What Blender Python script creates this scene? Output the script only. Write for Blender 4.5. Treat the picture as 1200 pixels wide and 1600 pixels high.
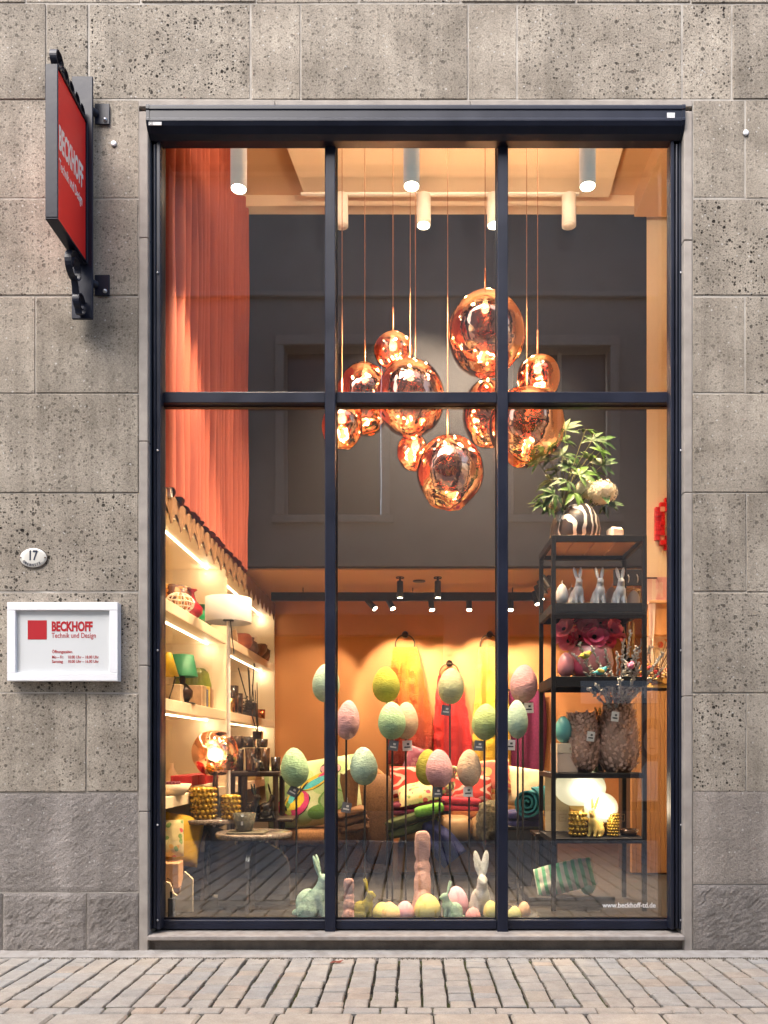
import bpy, math, random
from math import sin, cos, pi, radians
from mathutils import Vector, Matrix, Euler, noise

for o in list(bpy.data.objects):
    bpy.data.objects.remove(o)
scene = bpy.context.scene
COL = scene.collection
random.seed(7)

# ------------------------------------------------------------------ camera
F, CX, CY, EYE, DIST = 1250.0, 645.0, 1172.0, 1.45, 5.7
cam_data = bpy.data.cameras.new('camera')
cam = bpy.data.objects.new('camera', cam_data)
COL.objects.link(cam)
cam.location = (0, -DIST, EYE)
cam.rotation_euler = (radians(90), 0, 0)
cam_data.sensor_width = 36
cam_data.lens = 36 * F / 1600
cam_data.shift_x = (600 - CX) / 1600
cam_data.shift_y = (CY - 800) / 1600
cam_data.clip_start = 0.05
cam_data.clip_end = 2000
scene.camera = cam

# ------------------------------------------------------------------ sky, sun, exposure
SUN_EL, SUN_ROT = radians(54), radians(214)
world = bpy.data.worlds.new('World')
scene.world = world
world.use_nodes = True
wn = world.node_tree.nodes
wl = world.node_tree.links
wn.clear()
w_out = wn.new('ShaderNodeOutputWorld')
w_bg = wn.new('ShaderNodeBackground')
w_sky = wn.new('ShaderNodeTexSky')
w_sky.sky_type = 'NISHITA'
w_sky.sun_disc = False
w_sky.sun_elevation = SUN_EL
w_sky.sun_rotation = SUN_ROT
w_sky.air_density = 1.0
w_sky.dust_density = 3.0
w_sky.ozone_density = 0.6
w_bg.inputs['Strength'].default_value = 0.13
wl.new(w_sky.outputs[0], w_bg.inputs['Color'])
wl.new(w_bg.outputs[0], w_out.inputs['Surface'])

sun_data = bpy.data.lights.new('sun', 'SUN')
sun_data.energy = 1.5
sun_data.angle = radians(40)
sun_data.color = (1.0, 0.955, 0.90)
sun = bpy.data.objects.new('sun', sun_data)
COL.objects.link(sun)
# direction towards the sun: behind and above the camera, a little to one side
sd = Vector((sin(SUN_ROT) * cos(SUN_EL), cos(SUN_ROT) * cos(SUN_EL), sin(SUN_EL)))
sun.rotation_euler = sd.to_track_quat('Z', 'Y').to_euler()
sun.location = (0, -4, 14)

vs = scene.view_settings
vs.view_transform = 'Standard'
vs.look = 'None'
vs.gamma = 1.0
vs.use_curve_mapping = False
vs.exposure = 1.88
cy = scene.cycles
cy.use_denoising = True
cy.max_bounces = 10
cy.diffuse_bounces = 4
cy.glossy_bounces = 5
cy.transmission_bounces = 6
cy.transparent_max_bounces = 16
cy.sample_clamp_indirect = 6
cy.caustics_reflective = False
cy.caustics_refractive = False


# ------------------------------------------------------------------ helpers
def W(px, py, Y):
    """world point at depth Y seen at a place of the 1200 x 1600 picture (used to measure the shop)"""
    d = DIST + Y
    return Vector(((px - CX) * d / F, Y, EYE - (py - CY) * d / F))


def S(n, Y):
    return n * (DIST + Y) / F


class MB:
    def __init__(s):
        s.v, s.f, s.sm = [], [], []

    def add(s, vs_, fs_, smooth=False):
        k = len(s.v)
        s.v.extend([tuple(p) for p in vs_])
        s.f.extend([tuple(i + k for i in f) for f in fs_])
        s.sm.extend([smooth] * len(fs_))
        return s

    def box(s, x0, x1, y0, y1, z0, z1, b=0.0, M=None):
        if b <= 0:
            vs_ = [(x, y, z) for z in (z0, z1) for y in (y0, y1) for x in (x0, x1)]
            fs_ = [(0, 2, 3, 1), (4, 5, 7, 6), (0, 1, 5, 4), (2, 6, 7, 3), (0, 4, 6, 2), (1, 3, 7, 5)]
        else:
            b = min(b, (x1 - x0) * .49, (y1 - y0) * .49, (z1 - z0) * .49)
            vs_, ix = [], {}
            for sx in (0, 1):
                for sy in (0, 1):
                    for sz in (0, 1):
                        X, Y, Z = (x0, x1)[sx], (y0, y1)[sy], (z0, z1)[sz]
                        ax, ay, az = (b, -b)[sx], (b, -b)[sy], (b, -b)[sz]
                        ix[sx, sy, sz] = len(vs_)
                        vs_ += [(X, Y + ay, Z + az), (X + ax, Y, Z + az), (X + ax, Y + ay, Z)]
            I = lambda a, b_, c, k: ix[a, b_, c] + k
            fs_ = []
            for q in (0, 1):
                r = [(0, 0), (1, 0), (1, 1), (0, 1)]
                if q == 0:
                    r = r[::-1]
                fs_.append(tuple(I(q, a, c, 0) for a, c in r))
                fs_.append(tuple(I(a, q, c, 1) for a, c in r[::-1]))
                fs_.append(tuple(I(a, c, q, 2) for a, c in r))
            for q in (0, 1):
                for r in (0, 1):
                    fs_.append((I(q, r, 0, 0), I(q, r, 1, 0), I(q, r, 1, 1), I(q, r, 0, 1)))
                    fs_.append((I(q, 0, r, 0), I(q, 1, r, 0), I(q, 1, r, 2), I(q, 0, r, 2)))
                    fs_.append((I(0, q, r, 1), I(1, q, r, 1), I(1, q, r, 2), I(0, q, r, 2)))
            for a in (0, 1):
                for c in (0, 1):
                    for e in (0, 1):
                        fs_.append((I(a, c, e, 0), I(a, c, e, 1), I(a, c, e, 2)))
            # orient every face outwards
            cen = Vector(((x0 + x1) / 2, (y0 + y1) / 2, (z0 + z1) / 2))
            out = []
            for f in fs_:
                p = [Vector(vs_[i]) for i in f]
                n = (p[1] - p[0]).cross(p[2] - p[0])
                m = sum(p, Vector()) / len(p) - cen
                out.append(f if n.dot(m) > 0 else f[::-1])
            fs_ = out
        if M is not None:
            vs_ = [M @ Vector(p) for p in vs_]
        return s.add(vs_, fs_)

    def tube(s, pts, r, n=8, caps=True):
        pts = [Vector(p) for p in pts]
        rr = r if isinstance(r, (list, tuple)) else [r] * len(pts)
        vs_, fs_ = [], []
        prev = None
        for i, p in enumerate(pts):
            a = pts[min(i + 1, len(pts) - 1)] - pts[max(i - 1, 0)]
            a.normalize()
            if prev is None:
                u = a.orthogonal().normalized()
            else:
                u = (prev - a * prev.dot(a))
                u = u.normalized() if u.length > 1e-6 else a.orthogonal().normalized()
            prev = u
            w = a.cross(u)
            for k in range(n):
                t = 2 * pi * k / n
                vs_.append(p + (u * cos(t) + w * sin(t)) * rr[i])
        for i in range(len(pts) - 1):
            for k in range(n):
                k2 = (k + 1) % n
                fs_.append((i * n + k, i * n + k2, (i + 1) * n + k2, (i + 1) * n + k))
        s.add(vs_, fs_, True)
        if caps:
            s.add(vs_[:n], [tuple(range(n))[::-1]])
            s.add(vs_[-n:], [tuple(range(n))])
        return s

    def lathe(s, prof, n=24, c=(0, 0, 0), M=None, smooth=True, fn=None):
        vs_, fs_ = [], []
        for r, z in prof:
            for k in range(n):
                t = 2 * pi * k / n
                rr = max(r, 1e-4)
                if fn:
                    rr *= fn(t, z)
                vs_.append(Vector((c[0] + rr * cos(t), c[1] + rr * sin(t), c[2] + z)))
        for i in range(len(prof) - 1):
            for k in range(n):
                k2 = (k + 1) % n
                fs_.append((i * n + k, i * n + k2, (i + 1) * n + k2, (i + 1) * n + k))
        if M is not None:
            vs_ = [M @ p for p in vs_]
        return s.add(vs_, fs_, smooth)

    def ellip(s, c, r, nu=16, nv=10, R=None, fn=None, p=1.0, q=1.0):
        """ellipsoid (p, q < 1: squarer); fn(dir) scales the radius"""
        pw = lambda x, e: math.copysign(abs(x) ** e, x)
        vs_, fs_ = [], []
        c = Vector(c)
        for j in range(nv + 1):
            a = -pi / 2 + pi * j / nv
            for i in range(nu):
                t = 2 * pi * i / nu
                d = Vector((pw(cos(a), p) * pw(cos(t), q), pw(cos(a), p) * pw(sin(t), q), pw(sin(a), p)))
                k = fn(d) if fn else 1.0
                if isinstance(k, Vector):
                    v = Vector((k.x * r[0], k.y * r[1], k.z * r[2]))
                else:
                    v = Vector((d.x * r[0], d.y * r[1], d.z * r[2])) * k
                if R is not None:
                    v = R @ v
                vs_.append(c + v)
        for j in range(nv):
            for i in range(nu):
                i2 = (i + 1) % nu
                fs_.append((j * nu + i, j * nu + i2, (j + 1) * nu + i2, (j + 1) * nu + i))
        return s.add(vs_, fs_, True)

    def capsule(s, a, ra, b, rb, n=12):
        a, b = Vector(a), Vector(b)
        d = b - a
        L = d.length
        q = d.to_track_quat('Z', 'Y').to_matrix()
        prof = []
        for k in range(5):
            t = -pi / 2 + (pi / 2) * k / 4
            prof.append((ra * cos(t), ra * sin(t)))
        for k in range(5):
            t = (pi / 2) * k / 4
            prof.append((rb * cos(t), L + rb * sin(t)))
        return s.lathe(prof, n, M=Matrix.Translation(a) @ q.to_4x4())

    def prism(s, poly, y0, y1, plane='xz'):
        """polygon (counter-clockwise) given in a plane, extruded along the third axis"""
        def P(a, b, t):
            return {'xz': (a, t, b), 'yz': (t, a, b), 'xy': (a, b, t)}[plane]
        n = len(poly)
        vs_ = [P(a, b, y0) for a, b in poly] + [P(a, b, y1) for a, b in poly]
        fs_ = [tuple(range(n)), tuple(range(2 * n - 1, n - 1, -1))]
        for i in range(n):
            j = (i + 1) % n
            fs_.append((j, i, n + i, n + j))
        if plane == 'xz':
            pass
        else:
            fs_ = [f[::-1] for f in fs_]
        if y1 < y0:
            fs_ = [f[::-1] for f in fs_]
        return s.add(vs_, fs_)

    def grid(s, fn, nu, nv, smooth=True, flip=False):
        vs_ = [fn(i / nu, j / nv) for j in range(nv + 1) for i in range(nu + 1)]
        fs_ = []
        for j in range(nv):
            for i in range(nu):
                a = j * (nu + 1) + i
                f = (a, a + 1, a + nu + 2, a + nu + 1)
                fs_.append(f[::-1] if flip else f)
        return s.add(vs_, fs_, smooth)

    def loft(s, fn, nu, nv, caps=True):
        """closed in u, open in v"""
        vs_ = [fn(i / nu, j / nv) for j in range(nv + 1) for i in range(nu)]
        fs_ = []
        for j in range(nv):
            for i in range(nu):
                i2 = (i + 1) % nu
                fs_.append((j * nu + i, j * nu + i2, (j + 1) * nu + i2, (j + 1) * nu + i))
        s.add(vs_, fs_, True)
        if caps:
            s.add(vs_[:nu], [tuple(range(nu))[::-1]])
            s.add(vs_[-nu:], [tuple(range(nu))])
        return s

    def mesh(s, name, mat):
        me = bpy.data.meshes.new(name)
        me.from_pydata(s.v, [], s.f)
        if mat:
            me.materials.append(mat)
        me.polygons.foreach_set('use_smooth', s.sm)
        me.update()
        return me

    def build(s, name, mat, parent=None, loc=(0, 0, 0), rot=None, kind=None, label=None):
        return link(name, s.mesh(name, mat), parent, loc, rot, kind, label)


def link(name, me, parent=None, loc=(0, 0, 0), rot=None, kind=None, label=None):
    o = bpy.data.objects.new(name, me)
    COL.objects.link(o)
    o.location = loc
    if rot is not None:
        o.rotation_euler = rot
    if parent is not None:
        o.parent = parent
    if kind:
        o['kind'] = kind
    if label:
        o['label'] = label
    return o


def tag(o, label, cat, group=None):
    o['label'] = label
    o['category'] = cat
    if group:
        o['group'] = group
    return o


def thing(name, label, cat, loc=(0, 0, 0), rotz=0, group=None):
    o = bpy.data.objects.new(name, None)
    COL.objects.link(o)
    o.empty_display_size = .1
    o.location = loc
    o.rotation_euler = (0, 0, rotz)
    return tag(o, label, cat, group)


def copy_tree(o, parent=None):
    c = o.copy()
    COL.objects.link(c)
    if parent is not None:
        c.parent = parent
    for ch in list(o.children):
        copy_tree(ch, c)
    return c


def remeshed(mb, name, mat, voxel, smooth=4, noise_amp=0, noise_scale=10):
    """one continuous skin round overlapping blobs"""
    tmp = mb.build('tmp', None)
    m = tmp.modifiers.new('r', 'REMESH')
    m.mode = 'VOXEL'
    m.voxel_size = voxel
    m2 = tmp.modifiers.new('s', 'SMOOTH')
    m2.iterations = smooth
    m2.factor = .5
    dg = bpy.context.evaluated_depsgraph_get()
    dg.update()
    me = bpy.data.meshes.new_from_object(tmp.evaluated_get(dg))
    old = tmp.data
    bpy.data.objects.remove(tmp)
    bpy.data.meshes.remove(old)
    me.name = name
    me.materials.clear()
    me.materials.append(mat)
    if noise_amp:
        for v in me.vertices:
            v.co += v.normal * noise_amp * noise.fractal(v.co * noise_scale, 1.0, 2.0, 4)
    me.polygons.foreach_set('use_smooth', [True] * len(me.polygons))
    return me


_fonts = {}


def text(name, body, size, mat, parent, loc, rot, xs=1.0, bold=0.0, depth=.001, align='LEFT', space=1.0):
    cu = bpy.data.curves.new('t', 'FONT')
    cu.body = body
    cu.size = size
    cu.offset = bold * size
    cu.extrude = depth
    cu.align_x = align
    cu.space_character = space
    cu.resolution_u = 3
    tmp = bpy.data.objects.new('t', cu)
    COL.objects.link(tmp)
    dg = bpy.context.evaluated_depsgraph_get()
    dg.update()
    me = bpy.data.meshes.new_from_object(tmp.evaluated_get(dg))
    bpy.data.objects.remove(tmp)
    bpy.data.curves.remove(cu)
    me.materials.clear()
    me.materials.append(mat)
    for v in me.vertices:
        v.co.x *= xs
    return link(name, me, parent, loc, rot)


# ------------------------------------------------------------------ materials
_m = {}


def nodes(name):
    m = bpy.data.materials.new(name)
    m.use_nodes = True
    nt = m.node_tree
    return m, nt, nt.nodes, nt.links, nt.nodes['Principled BSDF']


def mat(name, c, c2=None, scale=12, rough=.6, metal=0, bump=.0, bs=None, spec=.5, sheen=0, trans=0, ior=1.45,
        coat=0, sss=0, emis=None, es=0, detail=6, stretch=None, bdist=.01, rr=.15):
    """a surface with a noise-varied colour, gloss and relief"""
    if name in _m:
        return _m[name]
    m, nt, N, L, B = nodes(name)
    tc = N.new('ShaderNodeTexCoord')
    src = tc.outputs['Object']
    if stretch:
        mp = N.new('ShaderNodeMapping')
        mp.inputs['Scale'].default_value = stretch
        L.new(src, mp.inputs[0])
        src = mp.outputs[0]
    nz = N.new('ShaderNodeTexNoise')
    nz.inputs['Scale'].default_value = scale
    nz.inputs['Detail'].default_value = detail
    L.new(src, nz.inputs['Vector'])
    if c2 is None:
        c2 = tuple(x * .82 for x in c)
    cr = N.new('ShaderNodeValToRGB')
    cr.color_ramp.elements[0].position = .3
    cr.color_ramp.elements[1].position = .7
    cr.color_ramp.elements[0].color = (*c2, 1)
    cr.color_ramp.elements[1].color = (*c, 1)
    L.new(nz.outputs['Fac'], cr.inputs[0])
    L.new(cr.outputs[0], B.inputs['Base Color'])
    mr = N.new('ShaderNodeMapRange')
    mr.inputs[3].default_value = max(0, rough - rr * rough)
    mr.inputs[4].default_value = min(1, rough + rr * rough)
    L.new(nz.outputs['Fac'], mr.inputs[0])
    L.new(mr.outputs[0], B.inputs['Roughness'])
    B.inputs['Metallic'].default_value = metal
    B.inputs['Specular IOR Level'].default_value = spec
    B.inputs['Sheen Weight'].default_value = sheen * .3
    B.inputs['Sheen Tint'].default_value = (*c, 1)
    B.inputs['Transmission Weight'].default_value = trans
    B.inputs['IOR'].default_value = ior
    B.inputs['Coat Weight'].default_value = coat
    B.inputs['Coat Roughness'].default_value = .08
    if sss:
        B.inputs['Subsurface Weight'].default_value = sss
        B.inputs['Subsurface Radius'].default_value = (.03, .02, .012)
        B.inputs['Subsurface Scale'].default_value = 1.0
    if emis:
        B.inputs['Emission Color'].default_value = (*emis, 1)
        B.inputs['Emission Strength'].default_value = es
    if bump:
        nb = N.new('ShaderNodeTexNoise')
        nb.inputs['Scale'].default_value = bs or scale * 6
        nb.inputs['Detail'].default_value = 5
        L.new(src, nb.inputs['Vector'])
        bp = N.new('ShaderNodeBump')
        bp.inputs['Strength'].default_value = bump
        bp.inputs['Distance'].default_value = bdist
        L.new(nb.outputs['Fac'], bp.inputs['Height'])
        L.new(bp.outputs[0], B.inputs['Normal'])
    _m[name] = m
    return m


def mth(N, L, op, a, b=None, clamp=False):
    n = N.new('ShaderNodeMath')
    n.operation = op
    n.use_clamp = clamp
    for i, x in enumerate((a, b)):
        if x is None:
            continue
        if isinstance(x, (int, float)):
            n.inputs[i].default_value = x
        else:
            L.new(x, n.inputs[i])
    return n.outputs[0]


def mixc(N, L, fac, a, b, mode='MIX'):
    n = N.new('ShaderNodeMix')
    n.data_type = 'RGBA'
    n.blend_type = mode
    for sock, x in ((n.inputs[0], fac), (n.inputs[6], a), (n.inputs[7], b)):
        if isinstance(x, tuple):
            sock.default_value = (*x, 1)
        elif isinstance(x, (int, float)):
            sock.default_value = x
        else:
            L.new(x, sock)
    return n.outputs[2]


def tuff(name, c1, c2, pit=1.0, coarse=.35):
    """pitted volcanic stone: grains, small pores and scattered larger holes"""
    m, nt, N, L, B = nodes(name)
    tc = N.new('ShaderNodeTexCoord')
    oi = N.new('ShaderNodeObjectInfo')
    warp = N.new('ShaderNodeTexNoise')
    warp.inputs['Scale'].default_value = 30
    warp.inputs['Detail'].default_value = 4
    L.new(tc.outputs['Object'], warp.inputs['Vector'])
    va = N.new('ShaderNodeVectorMath')
    va.operation = 'MULTIPLY_ADD'
    L.new(warp.outputs['Color'], va.inputs[0])
    va.inputs[1].default_value = (.022, .022, .022)
    L.new(tc.outputs['Object'], va.inputs[2])
    P = va.outputs[0]

    big = N.new('ShaderNodeTexNoise')
    big.inputs['Scale'].default_value = 2.2
    big.inputs['Detail'].default_value = 7
    big.inputs['Roughness'].default_value = .65
    L.new(tc.outputs['Object'], big.inputs['Vector'])
    fine = N.new('ShaderNodeTexNoise')
    fine.inputs['Scale'].default_value = 95
    fine.inputs['Detail'].default_value = 6
    fine.inputs['Roughness'].default_value = .75
    L.new(tc.outputs['Object'], fine.inputs['Vector'])
    cr = N.new('ShaderNodeValToRGB')
    cr.color_ramp.elements[0].position = .33
    cr.color_ramp.elements[1].position = .68
    cr.color_ramp.elements[0].color = (*c2, 1)
    cr.color_ramp.elements[1].color = (*c1, 1)
    L.new(big.outputs['Fac'], cr.inputs[0])
    fr = N.new('ShaderNodeMapRange')
    fr.inputs[1].default_value = .28
    fr.inputs[2].default_value = .72
    fr.inputs[3].default_value = .55
    fr.inputs[4].default_value = 1.4
    L.new(fine.outputs['Fac'], fr.inputs[0])
    br = N.new('ShaderNodeMapRange')
    br.inputs[3].default_value = .88
    br.inputs[4].default_value = 1.11
    L.new(oi.outputs['Random'], br.inputs[0])
    col = mixc(N, L, 1.0, cr.outputs[0], mth(N, L, 'MULTIPLY', fr.outputs[0], br.outputs[0]), 'MULTIPLY')

    # run-off streaks: noise drawn out downwards
    smap = N.new('ShaderNodeMapping')
    smap.inputs['Scale'].default_value = (9, 9, .55)
    L.new(tc.outputs['Object'], smap.inputs[0])
    sn = N.new('ShaderNodeTexNoise')
    sn.inputs['Scale'].default_value = 1.0
    sn.inputs['Detail'].default_value = 5
    L.new(smap.outputs[0], sn.inputs['Vector'])
    sr = N.new('ShaderNodeMapRange')
    sr.inputs[1].default_value, sr.inputs[2].default_value = .35, .65
    sr.inputs[3].default_value, sr.inputs[4].default_value = .86, 1.08
    L.new(sn.outputs['Fac'], sr.inputs[0])
    col = mixc(N, L, 1.0, col, sr.outputs[0], 'MULTIPLY')

    def pits(scale, lo, hi, thr):
        v = N.new('ShaderNodeTexVoronoi')
        v.inputs['Scale'].default_value = scale
        L.new(P, v.inputs['Vector'])
        sep = N.new('ShaderNodeSeparateColor')
        L.new(v.outputs['Color'], sep.inputs[0])
        rad = N.new('ShaderNodeMapRange')
        rad.inputs[1].default_value = thr
        rad.inputs[2].default_value = 1
        rad.inputs[3].default_value = lo
        rad.inputs[4].default_value = hi
        L.new(sep.outputs[0], rad.inputs[0])
        on = mth(N, L, 'GREATER_THAN', sep.outputs[0], thr)
        d = mth(N, L, 'DIVIDE', v.outputs['Distance'], rad.outputs[0])
        k = N.new('ShaderNodeMapRange')
        k.interpolation_type = 'SMOOTHSTEP'
        k.inputs[1].default_value = .8
        k.inputs[2].default_value = 1.0
        k.inputs[3].default_value = 1
        k.inputs[4].default_value = 0
        L.new(d, k.inputs[0])
        return mth(N, L, 'MULTIPLY', k.outputs[0], on)
    p1 = pits(26, .12, .38, .68)
    p2 = pits(52, .14, .48, .6)
    p3 = pits(125, .2, .55, .4)
    # whole patches of the wall are less porous
    pn = N.new('ShaderNodeTexNoise')
    pn.inputs['Scale'].default_value = 3.1
    pn.inputs['Detail'].default_value = 3
    L.new(tc.outputs['Object'], pn.inputs['Vector'])
    amt = N.new('ShaderNodeMapRange')
    amt.inputs[1].default_value = .3
    amt.inputs[2].default_value = .62
    amt.inputs[3].default_value = .5 * pit
    amt.inputs[4].default_value = 1.0 * pit
    L.new(pn.outputs['Fac'], amt.inputs[0])
    pv = N.new('ShaderNodeMapRange')
    pv.inputs[3].default_value, pv.inputs[4].default_value = .35, 1.15
    orr = mth(N, L, 'FRACT', mth(N, L, 'MULTIPLY', oi.outputs['Random'], 7.31))
    L.new(orr, pv.inputs[0])
    amt_v = mth(N, L, 'MULTIPLY', amt.outputs[0], pv.outputs[0], True)
    big_p = mth(N, L, 'MAXIMUM', p1, mth(N, L, 'MULTIPLY', p2, .95))
    dark = mth(N, L, 'MULTIPLY', mth(N, L, 'MAXIMUM', big_p, mth(N, L, 'MULTIPLY', p3, .38)), amt_v, True)
    col = mixc(N, L, mth(N, L, 'MULTIPLY', dark, .98), col, (.016, .012, .009))
    # pale lime specks
    v = N.new('ShaderNodeTexVoronoi')
    v.inputs['Scale'].default_value = 21
    mp = N.new('ShaderNodeMapping')
    mp.inputs['Location'].default_value = (3.3, 1.7, 9.1)
    L.new(P, mp.inputs[0])
    L.new(mp.outputs[0], v.inputs['Vector'])
    sep = N.new('ShaderNodeSeparateColor')
    L.new(v.outputs['Color'], sep.inputs[0])
    sp = mth(N, L, 'MULTIPLY', mth(N, L, 'GREATER_THAN', sep.outputs[1], .88), mth(N, L, 'LESS_THAN', v.outputs['Distance'], .13))
    col = mixc(N, L, mth(N, L, 'MULTIPLY', sp, .55), col, (.55, .53, .5))
    L.new(col, B.inputs['Base Color'])
    B.inputs['Roughness'].default_value = .92
    B.inputs['Specular IOR Level'].default_value = .2
    h = mth(N, L, 'SUBTRACT', mth(N, L, 'MULTIPLY', fine.outputs['Fac'], coarse), mth(N, L, 'MULTIPLY', dark, 1.3))
    bp = N.new('ShaderNodeBump')
    bp.inputs['Strength'].default_value = .9
    bp.inputs['Distance'].default_value = .012
    L.new(h, bp.inputs['Height'])
    L.new(bp.outputs[0], B.inputs['Normal'])
    _m[name] = m
    return m


def paver_mat(name, shades, per_island):
    m, nt, N, L, B = nodes(name)
    tc = N.new('ShaderNodeTexCoord')
    if per_island:
        g = N.new('ShaderNodeNewGeometry')
        rnd = g.outputs['Random Per Island']
    else:
        g = N.new('ShaderNodeObjectInfo')
        rnd = g.outputs['Random']
    ng = N.new('ShaderNodeNewGeometry')
    cr = N.new('ShaderNodeValToRGB')
    e = cr.color_ramp.elements
    e[0].position, e[0].color = 0, (*shades[0], 1)
    e[1].position, e[1].color = 1, (*shades[-1], 1)
    for i, c in enumerate(shades[1:-1]):
        x = e.new((i + 1) / (len(shades) - 1))
        x.color = (*c, 1)
    L.new(rnd, cr.inputs[0])
    a = N.new('ShaderNodeTexNoise')
    a.inputs['Scale'].default_value = 9
    a.inputs['Detail'].default_value = 8
    a.inputs['Roughness'].default_value = .7
    L.new(ng.outputs['Position'], a.inputs['Vector'])
    f = N.new('ShaderNodeTexNoise')
    f.inputs['Scale'].default_value = 130
    f.inputs['Detail'].default_value = 5
    L.new(ng.outputs['Position'], f.inputs['Vector'])
    r1 = N.new('ShaderNodeMapRange')
    r1.inputs[1].default_value, r1.inputs[2].default_value = .3, .7
    r1.inputs[3].default_value, r1.inputs[4].default_value = .78, 1.16
    L.new(a.outputs['Fac'], r1.inputs[0])
    r2 = N.new('ShaderNodeMapRange')
    r2.inputs[1].default_value, r2.inputs[2].default_value = .3, .7
    r2.inputs[3].default_value, r2.inputs[4].default_value = .86, 1.12
    L.new(f.outputs['Fac'], r2.inputs[0])
    col = mixc(N, L, 1.0, cr.outputs[0], mth(N, L, 'MULTIPLY', r1.outputs[0], r2.outputs[0]), 'MULTIPLY')
    L.new(col, B.inputs['Base Color'])
    B.inputs['Roughness'].default_value = .8
    bp = N.new('ShaderNodeBump')
    bp.inputs['Strength'].default_value = .5
    bp.inputs['Distance'].default_value = .004
    L.new(mth(N, L, 'ADD', f.outputs['Fac'], mth(N, L, 'MULTIPLY', a.outputs['Fac'], 2.0)), bp.inputs['Height'])
    L.new(bp.outputs[0], B.inputs['Normal'])
    _m[name] = m
    return m


def glass_mat(name, tint, gain, rough=0.0, base=.03):
    """a pane: clear, with a mirror image that grows towards grazing angles"""
    m, nt, N, L, B = nodes(name)
    N.remove(B)
    out = N['Material Output']
    tr = N.new('ShaderNodeBsdfTransparent')
    tr.inputs[0].default_value = (*tint, 1)
    gl = N.new('ShaderNodeBsdfGlossy')
    gl.inputs['Roughness'].default_value = rough
    lw = N.new('ShaderNodeLayerWeight')
    lw.inputs[0].default_value = .5
    schlick = mth(N, L, 'ADD', mth(N, L, 'MULTIPLY', mth(N, L, 'POWER', lw.outputs['Facing'], 5.0), .96), .04)
    tc = N.new('ShaderNodeTexCoord')
    nz = N.new('ShaderNodeTexNoise')
    nz.inputs['Scale'].default_value = 1.6
    nz.inputs['Detail'].default_value = 1
    L.new(tc.outputs['Object'], nz.inputs['Vector'])
    bp = N.new('ShaderNodeBump')
    bp.inputs['Strength'].default_value = .12
    bp.inputs['Distance'].default_value = .004
    L.new(nz.outputs['Fac'], bp.inputs['Height'])
    L.new(bp.outputs[0], gl.inputs['Normal'])
    fac = mth(N, L, 'ADD', mth(N, L, 'MULTIPLY', schlick, gain), base, True)
    mx = N.new('ShaderNodeMixShader')
    L.new(fac, mx.inputs[0])
    L.new(tr.outputs[0], mx.inputs[1])
    L.new(gl.outputs[0], mx.inputs[2])
    L.new(mx.outputs[0], out.inputs['Surface'])
    _m[name] = m
    return m


def copper_glass(name, col, clear, rough, bumpy):
    """half-silvered copper coating on blown plastic: mirror outside, the lamp shines through"""
    m, nt, N, L, B = nodes(name)
    N.remove(B)
    out = N['Material Output']
    tr = N.new('ShaderNodeBsdfTransparent')
    tr.inputs[0].default_value = (1.0, .68, .46, 1)
    gl = N.new('ShaderNodeBsdfGlossy')
    gl.inputs[0].default_value = (*col, 1)
    gl.inputs['Roughness'].default_value = rough
    tc = N.new('ShaderNodeTexCoord')
    nz = N.new('ShaderNodeTexNoise')
    nz.inputs['Scale'].default_value = 7
    nz.inputs['Detail'].default_value = 2
    nz.inputs['Distortion'].default_value = 1.2
    L.new(tc.outputs['Object'], nz.inputs['Vector'])
    bp = N.new('ShaderNodeBump')
    bp.inputs['Strength'].default_value = bumpy
    bp.inputs['Distance'].default_value = .03
    L.new(nz.outputs['Fac'], bp.inputs['Height'])
    L.new(bp.outputs[0], gl.inputs['Normal'])
    mx = N.new('ShaderNodeMixShader')
    fr = N.new('ShaderNodeLayerWeight')
    fr.inputs[0].default_value = .35
    fac = mth(N, L, 'ADD', mth(N, L, 'MULTIPLY', fr.outputs['Facing'], .3), 1 - clear, True)
    L.new(fac, mx.inputs[0])
    L.new(tr.outputs[0], mx.inputs[1])
    L.new(gl.outputs[0], mx.inputs[2])
    L.new(mx.outputs[0], out.inputs['Surface'])
    _m[name] = m
    return m


def emit(name, c, s):
    if name in _m:
        return _m[name]
    m, nt, N, L, B = nodes(name)
    B.inputs['Base Color'].default_value = (.8, .8, .8, 1)
    B.inputs['Emission Color'].default_value = (*c, 1)
    B.inputs['Emission Strength'].default_value = s
    _m[name] = m
    return m


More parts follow.
